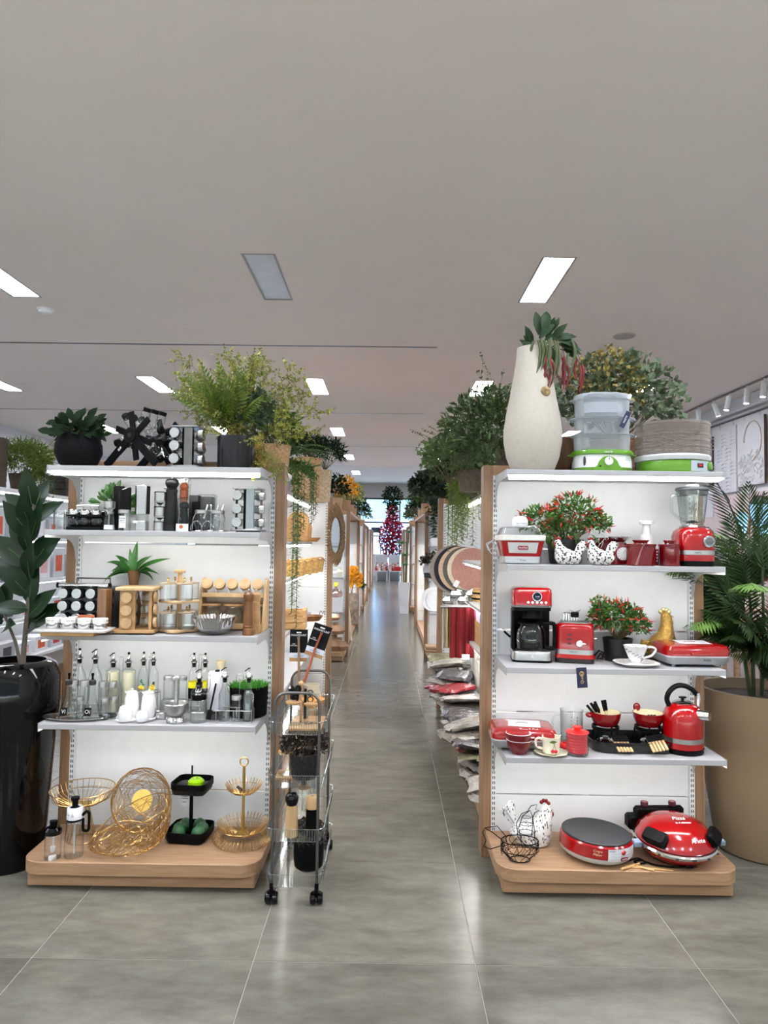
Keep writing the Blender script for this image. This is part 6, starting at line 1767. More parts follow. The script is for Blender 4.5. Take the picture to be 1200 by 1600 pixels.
for k in range(60):
    x = rnd.choice((-.16,.12)) + rnd.uniform(-.05,.06); z = rnd.uniform(.06,.2) if x < 0 else rnd.uniform(.1,.17); p = Vector((x,-.075,z)); e = p + Vector((rnd.uniform(-.03,.03),0,rnd.uniform(-.035,.02))); b.tube([p,p.lerp(e,.5)+Vector((.006,0,.006)),e],.0012,3)
b.build('silver_sprig',mat('silver_sprig',(190,198,190),.5),t,kind='stuff')
big = leaf_meshes('leaf',LEAF,.06,.034,(.4,.9))
for (x,z,dx,dz) in ((-.09,.14,-.4,-.8),(-.14,.13,-.6,-.6),(-.07,.12,.1,-1),(.03,.14,.3,-.7),(.10,.14,.6,-.5),(-.11,.16,-.9,-.2)): put(rnd.choice(big),t,(x,-.07,z),(dx,-.4,dz))
# spotted hens
SPOT = None
def spotted_mat():
    m = bpy.data.materials.new('spotted_glaze'); m.use_nodes = True
    nt = m.node_tree; N = nt.nodes; L = nt.links; p = N['Principled BSDF']; p.inputs['Roughness'].default_value = .25
    tc = N.new('ShaderNodeTexCoord'); v = N.new('ShaderNodeTexVoronoi'); v.inputs['Scale'].default_value = 90
    L.new(tc.outputs['Object'],v.inputs['Vector'])
    cr = N.new('ShaderNodeValToRGB'); e = cr.color_ramp.elements; e[0].position = .34; e[0].color = (.03,.03,.03,1); e[1].position = .46; e[1].color = (.72,.71,.68,1)
    L.new(v.outputs['Distance'],cr.inputs[0]); L.new(cr.outputs[0],p.inputs['Base Color']); return m
SPOT = spotted_mat()
def hen(label,px,Y,z,L=.135,rz=0.0,m=None,plain=CERAMIC):
    """Sitting hen, head to -x, tail to +x."""
    t = thing('hen_figurine',label,'figurine',P(px,Y,z),rz)
    b = MB(); n = 26; lv = [(-.055,.050,0.035,.030),(-.062,.055,0.0,0)]
    rings_ = []
    prof = [(0.0,.030,.034,.0),(.006,.046,.042,.0),(.025,.058,.050,-.002),(.045,.056,.047,-.006),(.062,.042,.036,-.018),(.075,.026,.026,-.034),(.088,.018,.019,-.043),(.100,.0155,.0165,-.047),(.110,.011,.012,-.048),(.115,.002,.002,-.048)]
    vs = []
    for zz, ax, ay, cx in prof:
        for i in range(n):
            th = 2*PI*i/n; vs.append((cx+ax*math.cos(th),ay*math.sin(th),zz))
    fs = [(j*n+i,j*n+(i+1)%n,(j+1)*n+(i+1)%n,(j+1)*n+i) for j in range(len(prof)-1) for i in range(n)]; fs.append(tuple(range(n))[::-1])
    b.add(vs,fs); b.build('body',m,t)
    b = MB(); out = [(.030,.030),(.058,.046),(.082,.085),(.078,.105),(.060,.108),(.040,.090),(.026,.055)]; b.prism(out,-.012,.012,'y',.005); b.build('tail',m,t)
    b = MB(); b.ball((.01,-.043,.034),(.036,.012,.024),16,8); b.ball((.01,.043,.034),(.036,.012,.024),16,8); b.build('wing',m,t)
    b = MB()
    for x, zz, r in ((-.056,.117,.006),(-.047,.120,.007),(-.038,.116,.006)): b.ball((x,0,zz),(r,.004,r),8,6)
    b.build('comb',DEEPRED,t); b = MB(); b.ball((-.062,0,.088),(.006,.009,.010),10,6); b.build('wattle',DEEPRED,t)
    b = MB(); b.lathe([(.005,0),(.0001,.012)],10); b.M = None; be = b.build('beak',mat('beak_red',(150,30,34),.4),t,loc=(-.0625,0,.100),rot=(0,R(-90),0))
    return t
hen('black and white spotted ceramic hen at the left, below the chili bush',888,3.185,Q2,m=SPOT)
hen('black and white spotted ceramic hen at the right, beside the red scale',938,3.185,Q2,m=SPOT,rz=R(12))
# red kitchen scale with bowl
t = thing('kitchen_scale','deep red kitchen scale with round dial and steel pan behind the right hen','scale',P(968,3.335,Q2))
b = MB(); skin(b,[(rr(.05,.045),.002),(rr(.05,.045),.012),(rr(.03,.03),.09),(rr(.028,.028),.105)]); b.build('body',DEEPRED,t)
b = MB(); b.prism(circ(0,.052,.034,30),-.052,-.040,'y',.003); b.build('dial_case',DEEPRED,t); b = MB(); b.prism(circ(0,.052,.030,30),-.0535,-.0522,'y'); dl = b.build('dial_face',PAPER,t)
b = MB(); [b.box(.024*math.cos(a)-.001,.024*math.cos(a)+.001,-.0542,-.0536,.052+.024*math.sin(a)-.001,.052+.024*math.sin(a)+.003) for a in [i*PI/6 for i in range(12)]]; b.tube([(0,-.0545,.052),(.008,-.0545,.07)],.0008,4); b.build('dial_print',INK,dl)
b = MB(); b.lathe([(.02,.106),(.03,.11),(.052,.128),(.054,.131),(.045,.126),(.0001,.115)],32,close=False); b.build('pan',CHROME,t)
t = thing('red_bowl','deep red ceramic bowl standing behind the right spotted hen','bowl',P(945,3.405,Q2+.055))
b = MB(); b.lathe([(.03,0),(.05,.02),(.062,.07),(.060,.071),(.048,.024),(.0001,.008)],32,close=False); b.lathe([(.0001,0),(.03,0)],32,close=False); b.build('body',DEEPRED,t)
t = thing('bowl_riser','small deep red block under the ceramic bowl behind the hens','riser',P(945,3.405,Q2)); b = MB(); b.lathe([(.045,0),(.04,.0545),(.0001,.0545)],24); b.build('body',DEEPRED,t)
t = thing('ribbed_mould','bright red ribbed cup upside down in the deep red bowl','mould',P(940,3.405,Q2+.064))
b = MB(); b.lathe([(.034,0),(.026,.058),(.02,.062),(.0001,.062)],36,flute=12,famp=.06); b.build('body',RED,t)
# white vegetable chopper
t = thing('hand_chopper','white push down vegetable chopper with a red oval badge','chopper',P(1010,3.37,Q2))
b = MB(); b.lathe([(.058,0),(.058,.05),(.0001,.05)],32); b.build('cup',FROST,t)
b = MB(); b.lathe([(.062,.0505),(.062,.058),(.045,.07),(.030,.095),(.026,.14),(.024,.145),(.0001,.145)],32); b.build('housing',MATS['white_plastic'],t)
b = MB(); b.lathe([(.0185,.1455),(.018,.19),(.032,.193),(.033,.206),(.03,.21),(.0001,.211)],28); b.build('plunger',MATS['white_plastic'],t)
b = MB(); b.M = Matrix.Translation((.0,-.0385,.084)) @ Matrix.Rotation(R(-32),4,'X'); b.prism([(p[0]*.015,p[1]*.007) for p in circ(0,0,1,20)],-.001,.001,'y'); b.build('badge',RED,t); text('OXO',.009,PAPER,t,(0,-.0405,.084),(R(58),0,0))
# red lidded pots
def redpot(label,px,Y,r,h,wavy,handle=False):
    t = thing('lidded_pot',label,'pot',P(px,Y,Q2))
    b = MB(); b.lathe([(r*.94,0),(r,.004),(r,h*.9),(r*1.06,h*.93),(r*1.06,h),(0.0001,h)],40,flute=16 if wavy else 0,famp=.025,twist=6 if wavy else 0); b.build('body',DEEPRED,t)
    b = MB(); b.lathe([(r*.5,h+.0005),(r*.45,h+.006),(r*.60,h+.016),(r*.58,h+.018),(0.0001,h+.016)],28); b.build('lid_knob',DEEPRED,t)
    if handle:
        b = MB(); b.tube(arc((r,0,h*.55),.016,-PI/2,PI/2,8),.004,6); b.build('handle',DEEPRED,t)
redpot('wide deep red lidded pot with slanted flutes at the shelf front',1001,3.20,.0625,.098,True)
redpot('smaller deep red lidded pot beside the red blender',1046,3.20,.046,.098,False)
t = thing('red_grater_cup','red perforated cup half hidden between the two lidded pots','cup',P(1027,3.31,Q2)); b = MB(); b.lathe([(.03,0),(.034,.075),(.031,.075),(.027,.004),(.0001,.004)],28); b.build('body',DEEPRED,t)
b = MB(); [b.ball((.0325*math.cos(a),.0325*math.sin(a),z),.003,6,4) for a in [R(x) for x in range(200,350,24)] for z in (.02,.035,.05,.063)]; b.build('hole',PAPER,t)
# red blender
t = thing('red_blender','red stand blender with a ribbed glass jug and black lid','blender',P(1082,3.255,Q2))
b = MB(); skin(b,[(rr(.078,.078,.04),.0),(rr(.08,.08,.04),.006),(rr(.08,.08,.04),.024)]); b.build('foot',BLACK,t)
b = MB(); skin(b,[(rr(.081,.081,.045),.0245),(rr(.081,.081,.045),.052)]); b.build('lower_body',RED,t)
b = MB(); skin(b,[(rr(.0815,.0815,.045),.0525),(rr(.0815,.0815,.045),.072)]); b.build('steel_band',STEEL,t)
b = MB(); skin(b,[(rr(.081,.081,.045),.0725),(rr(.080,.080,.045),.14),(rr(.074,.074,.045),.162),(rr(.06,.06,.045),.174)]); b.build('body',RED,t)
b = MB(); b.lathe([(.056,.1745),(.058,.178),(.052,.186),(.0001,.186)],32); b.build('collar',CHROME,t)
b = MB(); b.prism(circ(.038,.113,.026,32),-.092,-.0805,'y',.003); kn = b.build('dial',CHROME,t)
b = MB(); b.prism(circ(.038,.113,.017,24),-.0935,-.0921,'y'); b.box(.022,.058,-.096,-.0936,.110,.117,.001); b.build('dial_face',DKSTEEL,kn); 
b = MB(); n = 40; pr = [(.044,.1865),(.052,.20),(.068,.33),(.070,.345),(.066,.345),(.05,.205),(.0001,.196)]; b.lathe(pr,n,flute=8,famp=.035,close=False); b.build('glass_jug',GLASSD,t)
b = MB(); b.tube([(-.062,-.01,.325),(-.095,-.015,.322),(-.102,-.015,.31),(-.1,-.015,.255),(-.09,-.015,.238),(-.058,-.01,.215)],.0065,8,sm=4); b.build('jug_handle',GLASSD,t)
b = MB(); b.lathe([(.066,.3255),(.067,.346),(.074,.348),(.074,.356),(.066,.362),(.0001,.362)],36); b.build('lid',mat('lid_charcoal',(60,64,68),.35),t); b = MB(); b.lathe([(.03,.3625),(.032,.37),(.028,.376),(.0001,.376)],24); b.build('lid_cap',FROST,t)
b = MB(); b.lathe([(.03,.1968),(.012,.21),(.0001,.212)],16); b.build('blade',DKSTEEL,t)
text('ARIETE',.010,INK,t,(-.01,-.083,.062))

# ================================================================= right display, third shelf
t = thing('coffee_maker','red and black drip coffee maker with a glass jug','coffee maker',P(829,3.345,Q3),R(-6))
w, d = .09, .085
b = MB(); skin(b,[(rr(w,d,.03),.0),(rr(w*1.02,d*1.02,.03),.004),(rr(w*1.02,d*1.02,.03),.01)]); b.build('foot',BLACK,t)
b = MB(); skin(b,[(rr(w*1.01,d*1.01,.03),.0102),(rr(w*1.01,d*1.01,.03),.046),(rr(w*.98,d*.98,.03),.05)]); b.build('base',STEEL,t)
b = MB(); b.prism(rrect(-w,w,.03,d,(0,0,.03,.03),4),.0502,.235,'z'); b.box(-w,-w+.014,-.03,.03,.0502,.235,.003); b.build('column',BLACK,t)
b = MB(); b.lathe([(.045,.236),(.052,.2),(.035,.185),(.0001,.185)],24,(0,-.02,0)); b.build('filter_cone',BLACK,t)
b = MB(); skin(b,[(rr(w*.96,d*.96,.03),.2355),(rr(w*.97,d*.97,.03),.252)]); b.build('neck',BLACK,t)
b = MB(); skin(b,[(rr(w,d,.03),.2525),(rr(w*1.02,d*1.02,.03),.262)]); b.build('chrome_trim',CHROME,t)
b = MB(); skin(b,[(rr(w*1.01,d*1.01,.03),.2625),(rr(w*1.01,d*1.01,.03),.318),(rr(w*.98,d*.98,.03),.333),(rr(w*.88,d*.88,.03),.341),(rr(w*.6,d*.6,.02),.343)]); hd = b.build('head',RED,t)
b = MB(); b.prism(circ(.02,.303,.022,32),-.0925,-.0868,'y',.001); b.build('clock_ring',CHROME,t); b = MB(); b.prism(circ(.02,.303,.019,32),-.0935,-.0926,'y'); b.build('clock_face',GLOSSBLACK,t); text('10:08',.009,mat('display_blue',(140,160,190),.4,vary=0),t,(.02,-.0942,.303))
for k in range(5):
    b = MB(); b.prism(circ(-.02+.02*k,.276,.0062,16),-.0905,-.0868,'y',.001); b.build('button',(CHROME,PAPER,PAPER,CHROME,CHROME)[k],t)
b = MB(); b.lathe([(.055,.0515),(.066,.06),(.070,.10),(.066,.14),(.055,.165),(.057,.172)],36,(-.004,-.022,0),close=False); b.lathe([(.0001,.0515),(.055,.0515)],36,(-.004,-.022,0),close=False); jg = b.build('jug',mat('jug_glass',(150,156,156),.04,glass=.8,vary=0),t)
b = MB(); b.lathe([(.058,.1725),(.058,.178),(.03,.184),(.0001,.184)],28,(-.004,-.022,0)); b.build('jug_lid',BLACK,jg)
b = MB(); b.tube([(.052,-.04,.176),(.09,-.045,.178),(.104,-.045,.165),(.104,-.045,.075),(.094,-.045,.062),(.062,-.04,.066)],.0095,8,sm=4); b.build('jug_handle',BLACK,jg)
b = MB(); b.prism([(p[0],p[1]-.022) for p in circ(-.004,0,.058,32)],.0502,.0514,'z'); b.build('hot_plate',CHROME,t)
text('R',.02,PAPER,t,(0,-.0868,.028)); 
b = MB(); b.tube([(-.092,.03,.10),(-.115,.03,.12),(-.122,.03,.128)],.006,6); b.build('scoop',BLACK,t)
# toaster
t = thing('toaster','red two slot toaster with a steel top and knob','toaster',P(898,3.335,Q3),R(-16))
w, d = .088, .075
b = MB(); skin(b,[(rr(w*.98,d*1.1,.03),0),(rr(w*1.0,d*1.12,.03),.012),(rr(w*.97,d*1.08,.03),.022)]); b.build('foot',mat('foot_dark',(30,22,24),.5),t)
b = MB(); skin(b,[(rr(w*1.02,d*1.14,.03),.0222),(rr(w*.98,d*1.04,.03),.04)]); b.build('skirt',RED,t)
b = MB(); skin(b,[(rr(w*.985,d*1.04,.03),.0402),(rr(w*.985,d*1.04,.03),.062)]); b.build('steel_band',STEEL,t)
b = MB(); skin(b,[(rr(w*.98,d*1.03,.03),.0622),(rr(w*.98,d*1.03,.035),.155),(rr(w*.95,d*.98,.04),.172),(rr(w*.86,d*.86,.04),.18)]); b.build('body',RED,t)
b = MB(); b.prism(rr(w*.82,d*.8,.03),.1802,.184,'z',.001); b.build('top_plate',STEEL,t)
b = MB(); b.box(-.065,.065,-.036,-.014,.1842,.1848); b.box(-.065,.065,.014,.036,.1842,.1848); b.build('slot',DARK,t,smooth=False)
b = MB()
for y in (-.025,.025):
    for k in range(6): b.cyl((-.05+.012*k,y,.1848),(-.05+.012*k,y,.222),.0012,n=5)
    b.tube([(-.052,y,.222),(.012,y,.222)],.0016,5)
b.build('bun_rack',CHROME,t)
for y in (-.025,.025):
    b = MB(); b.box(-.018,.018,y-.008,y+.008,.205,.226,.003); b.add([(-.026,y-.012,.236),(0,y-.012,.224),(.026,y-.012,.238),(.026,y+.012,.238),(0,y+.012,.224),(-.026,y+.012,.236)],[(0,1,4,5),(1,2,3,4)]); b.build('rack_handle',BLACK,t)
for k in range(3):
    b = MB(); b.prism([(p[0]*.011-.022,p[1]*.0035+.088+.021*k) for p in circ(0,0,1,12)],-.0785,-.0765,'y'); b.build('button',INK,t)
b = MB(); b.prism(circ(.022,.092,.015,26),-.092,-.0772,'y',.002); b.prism([(.022,.086),(.052,.09),(.052,.097),(.022,.099)],-.098,-.0921,'y',.002); b.build('knob',CHROME,t)
b = MB(); b.box(w*.98,w*.98+.014,-.012,.012,.105,.113,.002); b.build('lever',CHROME,t); text('ARIETE',.011,INK,t,(-.005,-.0792,.051),ext=.0002)
b = MB(); b.tube([(.085,.03,.02),(.11,.03,.05),(.13,.03,.04),(.125,.03,.012),(.1,.03,.01),(.115,.03,.035),(.135,.03,.02)],.0045,6); b.build('cord',BLACK,t)
t = thing('swing_tag','dark blue tag with gold print hanging below the toaster over the shelf edge','tag',P(909.5,3.118,Q3-.05),rot=(0,R(-4),0))
b = MB(); b.box(-.0225,.0225,-.001,.001,-.032,.056); b.build('card',NAVY,t,smooth=False)
text('Quality',.018,mat('gold_print',(214,178,110),.4,.3,vary=0),t,(0,-.0016,.012),(R(90),R(-90),0)); 
b = MB(); b.tube(ring((0,-.0016,.03),.009,16,'xz'),.0012,4,True); b.build('emblem',MATS['gold_print'],t); b = MB(); b.tube([(0,0,.055),(-.004,.02,.062),(-.006,.06,.065)],.0006,3); b.build('string',PAPER,t)
# chili bush 2
chili_bush('compact red chili bush in a black pot between the toaster and the gold hen',P(965,3.365,Q3),.068,.105,[((-.01,0,.195),(.125,.065,.085),1.0),((.09,0,.165),(.06,.05,.06),.35),((-.09,-.01,.23),(.04,.03,.07),.2)],820,38)
# gold hen
GHEN = mat('gold_leaf_hen',(190,152,84),.38,.9,vary=.25,scale=90,bump=.7,bscale=160)
t = thing('gold_hen_figurine','gold textured rooster figurine looking right behind the waffle maker','figurine',P(1034,3.42,Q3),0); t.scale = (1.2,1.1,1.22)
b = MB(); n = 28; prof = [(0,.040,.04,0),(.01,.058,.05,0),(.05,.064,.056,-.004),(.08,.05,.046,.004),(.105,.032,.032,.016),(.14,.024,.025,.02),(.165,.022,.022,.018),(.18,.015,.016,.014),(.188,.002,.002,.012)]
vs = [(cx+ax*math.cos(2*PI*i/n),ay*math.sin(2*PI*i/n),z) for z,ax,ay,cx in prof for i in range(n)]
b.add(vs,[(j*n+i,j*n+(i+1)%n,(j+1)*n+(i+1)%n,(j+1)*n+i) for j in range(len(prof)-1) for i in range(n)]+[tuple(range(n))[::-1]]); b.build('body',GHEN,t)
b = MB(); [b.ball((x,0,z),(.009,.006,.009),10,6) for x,z in ((-.004,.186),(.008,.194),(.02,.192),(.03,.184))]; b.build('comb',mat('gold_bright',(222,204,150),.3,.8),t)
b = MB(); b.ball((.042,0,.145),(.007,.006,.014),10,6); b.build('wattle',MATS['gold_bright'],t); b = MB(); b.lathe([(.006,0),(.0001,.016)],10); b.build('beak',MATS['gold_bright'],t,loc=(.036,0,.168),rot=(0,R(100),0))
b = MB(); b.prism([(-.04,.03),(-.075,.02),(-.09,.04),(-.08,.075),(-.05,.07)],-.012,.012,'y',.004); b.build('tail',GHEN,t)
# dotted cup and saucer
DOTW = mat('cup_white',(226,224,222),.25,vary=.02)
t = thing('dotted_saucer','white square edged saucer with dark dots at the shelf front','saucer',P(994,3.225,Q3),R(0))
b = MB(); q0 = rrect(-.055,.055,-.055,.055,.04,6); q1 = rrect(-.098,.098,-.082,.082,.06,6); q2 = [(x*.97,y*.97) for x,y in q1]; q3 = [(x*.5,y*.5) for x,y in q1]
skin(b,[(q0,0),(q1,.016),(q2,.018),(q0,.006)]); b.build('body',DOTW,t)
b = MB(); [b.ball((.082*math.cos(a)*(1+.1*math.cos(2*a)),.07*math.sin(a),.0145),(.0025,.0025,.0012),6,4) for a in [i*.7 for i in range(9)]]; b.build('dot',INK,t)
t = thing('dotted_cup','white tapered cup with small dark dots standing on the dotted saucer','cup',P(993,3.225,Q3+.0066))
cp = [(.030,0),(.036,.002),(.022,.010),(.034,.034),(.052,.080),(.0535,.084),(.050,.082),(.032,.036),(.0001,.014)]
b = MB(); b.lathe(cp,36,close=False); b.lathe([(.0001,0),(.03,0)],36,close=False); b.build('body',DOTW,t)
b = MB(); b.tube([(.045,0,.07),(.065,0,.078),(.088,0,.072),(.09,0,.06),(.07,0,.038),(.034,0,.028)],.0052,8,sm=4); b.build('handle',DOTW,t)
b = MB()
for k in range(22):
    th = R(190+160*((k*.618)%1)); z = .018 + .06*((k*.37)%1); r = .0245 + (z-.012)*.43 + .0015; b.ball((r*math.cos(th),r*math.sin(th),z),(.0022,.0022,.0022),6,4)
for k in range(10): b.ball((.0525*math.cos(k*.63),.0525*math.sin(k*.63),.0845),(.003,.003,.0012),6,4)
b.build('dot',INK,t)
# waffle / sandwich makers
SILV = mat('silver_plastic',(158,160,162),.35,.4,vary=.04)
def sandwich_maker(label,px,Y,z,rz,paper):
    t = thing('sandwich_maker',label,'appliance',P(px,Y,z),rz)
    for x, y in ((-.11,-.08),(.11,-.08),(-.11,.06),(.11,.06)):
        b = MB(); b.cyl((x,y,0),(x,y,.012),.009,n=12); b.build('foot',SILV,t)
    b = MB(); skin(b,[(rr(.135,.10,.03),.0122),(rr(.142,.107,.035),.022),(rr(.145,.11,.035),.044)]); b.build('lower_shell',SILV,t)
    b = MB(); skin(b,[(rr(.1455,.1105,.035),.0442),(rr(.1455,.1105,.035),.05)]); b.build('seal',mat('seal_white',(214,214,214),.4),t)
    b = MB(); skin(b,[(rr(.146,.111,.035),.0505),(rr(.147,.112,.035),.075),(rr(.138,.103,.035),.092),(rr(.118,.085,.03),.098),(rr(.06,.04,.02),.1)]); b.build('upper_shell',RED,t)
    b = MB(); b.prism(rrect(-.045,.045,.054,.068,.006,4),-.122,-.1125,'y',.003); b.build('latch_handle',RED,t)
    if paper:
        b = MB(); b.add([(-.07,-.06,.1006),(.075,-.075,.1006),(.09,.05,.1006),(-.055,.06,.1006)],[(0,1,2,3)]); b.build('leaflet',PAPER,t,smooth=False)
        b = MB(); b.tube(arc((0.0,-.02,.1012),.03,R(30),R(150),10,'xy'),.0014,4); b.build('leaflet_print',DEEPRED,t)
    text('Ariete',.014,INK,t,(.03,-.1115,.034))
    return t
sandwich_maker('red and silver sandwich maker with a leaflet, right end of the third shelf',1077,3.30,Q3,R(2),True)
# ================================================================= right display, fourth shelf
t = sandwich_maker('red and silver toast maker with a leaflet, left end of the fourth shelf',815,3.325,Q4,R(-3),True)
text('Toast & Grill',.016,PAPER,t,(.02,-.094,.0945),(R(35),0,0))
def bowlobj(label,px,Y,z):
    t = thing('stacking_bowl',label,'bowl',P(px,Y,z))
    b = MB(); b.lathe([(.0001,0),(.032,0),(.034,.004),(.052,.028),(.0575,.058),(.0555,.0595)],36,close=False); b.build('outside',DEEPRED,t)
    b = MB(); b.lathe([(.0555,.0596),(.049,.03),(.03,.008),(.0001,.007)],36,close=False); b.build('inside',CERAMIC,t)
    b = MB(); b.tube(ring((0,0,.0592),.0562,36),.0013,5,True); b.build('rim',CERAMIC,t)
bowlobj('lower of two stacked deep red bowls with white insides',811,3.20,Q4)
bowlobj('upper of two stacked deep red bowls with white insides',810,3.20,Q4+.030)
# cherry cup
CREAM = mat('cream_ceramic',(228,222,200),.3,vary=.02)
t = thing('cherry_saucer','cream scalloped saucer under the cherry cup','saucer',P(861,3.185,Q4))
b = MB(); n = 48; vs = []
pr = [(.045,0,0),(.072,.010,.035),(.074,.013,.035),(.045,.004,0),(.0001,.004,0)]
for r, z, k in pr:
    for i in range(n): th = 2*PI*i/n; vs.append((r*(1+k*math.cos(8*th))*math.cos(th),r*(1+k*math.cos(8*th))*math.sin(th),z))
b.add(vs,[(j*n+i,j*n+(i+1)%n,(j+1)*n+(i+1)%n,(j+1)*n+i) for j in range(len(pr)-1) for i in range(n)]+[tuple(range(n))[::-1]]); b.build('body',CREAM,t)
t = thing('cherry_cup','cream cup painted with two red cherries and a leaf','cup',P(861,3.185,Q4+.0046))
b = MB(); b.lathe([(.028,0),(.036,.006),(.0385,.05),(.041,.075),(.0385,.075),(.035,.05),(.03,.01),(.0001,.006)],36,close=False); b.lathe([(.0001,0),(.028,0)],36,close=False); b.build('body',CREAM,t)
b = MB(); b.tube([(-.036,0,.058),(-.055,0,.066),(-.068,0,.056),(-.068,0,.036),(-.055,0,.024),(-.036,0,.02)],.006,8,sm=4); b.build('handle',CREAM,t)
b = MB(); b.ball((-.002,-.039,.018),(.0085,.004,.0085),14,8); b.ball((.013,-.037,.017),(.0085,.004,.0085),14,8); b.ball((-.06,-.006,.034),.0035,8,6); b.build('cherry_print',mat('cherry_red',(176,16,30),.25,vary=.1),t)
b = MB(); b.tube([(-.002,-.0405,.026),(.004,-.0415,.045),(.004,-.042,.058)],.0008,4); b.tube([(.012,-.039,.026),(.006,-.0415,.045),(.004,-.042,.058)],.0008,4); b.build('stalk_print',STEM,t)
b = MB(); b.leaf((-.016,-.040,.058),(1,0,0.05),.034,.012,(0,-1,0),.0,4,.0); b.build('leaf_print',LEAFL,t)
# glass measuring jug, standing behind
t = thing('measuring_jug','clear glass measuring jug with printed scale behind the cherry cup','jug',P(893,3.385,Q4))
b = MB(); b.lathe([(.0001,0),(.048,0),(.051,.005),(.053,.15),(.0545,.152),(.052,.152),(.049,.008)],36,close=False); b.build('glass',GLASS,t)
b = MB(); b.tube([(-.051,0,.125),(-.075,0,.128),(-.09,0,.10),(-.088,0,.055),(-.07,0,.03),(-.05,0,.03)],.005,8,sm=4); b.build('handle',GLASS,t)
b = MB()
for i in range(7):
    z = .03 + .016*i
    for th, L in ((-75,.012),(-105,.008)): x = .054*math.cos(R(th)); y = .054*math.sin(R(th)); b.box(x-L/2,x+L/2,y-.0006,y,z,z+.0014)
b.box(.013,.0142,-.0536,-.0528,.028,.13); b.build('scale_print',INK,t,smooth=False)
t = thing('red_silicone_lid','small bright red round lid lying behind the cherry cup','lid',P(882,3.285,Q4)); b = MB(); b.lathe([(.026,0),(.028,.01),(.022,.02),(.008,.022),(.008,.03),(.0001,.031)],24); b.build('body',mat('bright_red_plastic',(226,30,30),.35,vary=.02),t)
# red ribbed canister
t = thing('ribbed_canister','clear ribbed canister with a bright red lid and red lining','canister',P(902,3.185,Q4))
b = MB(); pr = [(.046,0),(.047,.004)]
for i in range(7): z = .008 + .0125*i; pr += [(.0475,z),(.0492,z+.004),(.0475,z+.009)]
b.lathe(pr+[(.047,.096)],36,close=False); b.lathe([(.0001,0),(.046,0)],36,close=False); b.build('glass',GLASS,t)
b = MB(); pr = [(.0001,.012),(.042,.012)]
for i in range(6): z = .014 + .0125*i; pr += [(.043,z),(.0447,z+.004),(.043,z+.009)]
b.lathe(pr+[(.043,.095),(.0001,.095)],32,close=False); b.build('red_lining',mat('pinkish_red',(206,40,54),.3,vary=.02),t)
b = MB(); b.lathe([(.050,.0965),(.0515,.099),(.049,.103),(.02,.106),(.014,.110),(.014,.116),(.021,.121),(.02,.125),(.0001,.125)],36); b.build('lid',MATS['bright_red_plastic'],t)
# fondue set
t = thing('serving_tray','black rounded tray carrying the two red fondue pots','tray',P(985,3.29,Q4))
o0 = rrect(-.185,.17,-.085,.135,(.07,.05,.03,.03),6); o1 = [(p[0]*1.04,p[1]*1.05) for p in o0]; o2 = [(p[0]*1.015,p[1]*1.02) for p in o0]
b = MB(); skin(b,[(o0,0),(o1,.048),(o2,.048),([(p[0]*.98,p[1]*.97) for p in o0],.006)]); b.build('body',mat('tray_black',(20,20,21),.25,vary=.05),t)
TRL = P(985,3.29,Q4)
FR = mat('fondue_red',(128,5,14),.18,vary=.05,coat=.5); FC = mat('fondue_cream',(226,214,180),.25,vary=.02)
for k, (px,lab) in enumerate(((946,'left'),(1013,'right'))):
    loc = P(px,3.315,Q4+.0066)
    t = thing('burner_stand',f'black {lab} burner stand with three legs under a red fondue pot','stand',loc)
    b = MB(); b.lathe([(.058,.075),(.062,.078),(.062,.092),(.057,.092),(.057,.078)],32,close=False)
    for q in range(4): a_ = R(45+90*q+(20 if k else 0)); b.cyl((.06*math.cos(a_),.06*math.sin(a_),.002),(.06*math.cos(a_),.06*math.sin(a_),.080),.0045,n=8)
    b.tube(ring((0,0,.003),.060,28),.003,5,True); b.build('frame',BLACK,t)
    b = MB(); b.lathe([(.0001,.007),(.03,.007),(.036,.012),(.036,.026),(.028,.032),(.012,.034),(.0001,.034)],24); b.build('burner',CHROME,t); b = MB(); b.lathe([(.012,.0345),(.014,.042),(.0001,.043)],16); b.build('burner_cap',DKSTEEL,t)
    t = thing('fondue_pot',f'{lab} red fondue pot with a stub handle on a black stand','pot',loc+Vector((0,0,.0925)))
    b = MB(); b.lathe([(.0001,0),(.045,0),(.058,.014),(.068,.04),(.0705,.062),(.067,.062)],36,close=False); b.build('outside',FR,t)
    b = MB(); b.lathe([(.067,.0621),(.063,.04),(.045,.008),(.0001,.006)],36,close=False); b.build('inside',FC,t)
    b = MB(); hx, hy = ((-.076,.0) if k == 0 else (-.03,.066)); b.ball((hx,hy,.046 if k == 0 else .07),(.016,.022,.012) if k == 0 else (.018,.012,.02),14,8); b.build('stub_handle',FR,t)
    if k == 0:
        for i, (x,y,a_) in enumerate(((-.02,.0,-40),(-.01,.02,-32),(0,.03,-25),(.005,.01,-35),(.012,.02,-12),(.02,.03,-8))):
            f = thing('fondue_fork',('first','second','third','fourth','fifth','last')[i]+' black handled fondue fork from the left in the left red pot','fork',loc+Vector((x,y*.6,.105)),group='black fondue forks')
            b = MB(); d_ = Vector((math.sin(R(a_)),.12,math.cos(R(a_)))).normalized(); b.cyl(Vector((0,0,0)),d_*.05,.0018,n=6); b.build('tine',CHROME,f); b = MB(); b.cyl(d_*.05,d_*.098,.0058,.0065,n=10); b.build('handle',BLACK,f)
    else:
        for i in range(3):
            f = thing('fondue_fork',('left','middle','right')[i]+' dark fork end resting on the cream lining of the right pot','fork',loc+Vector((.0+.014*i,-.005,.100)),group='fork ends in the right fondue pot'); b = MB(); b.ball((0,0,.038),(.008,.006,.007),10,6); b.cyl((0,0,.002),(0,.0,.034),.003,n=6); b.build('handle',BLACK,f)
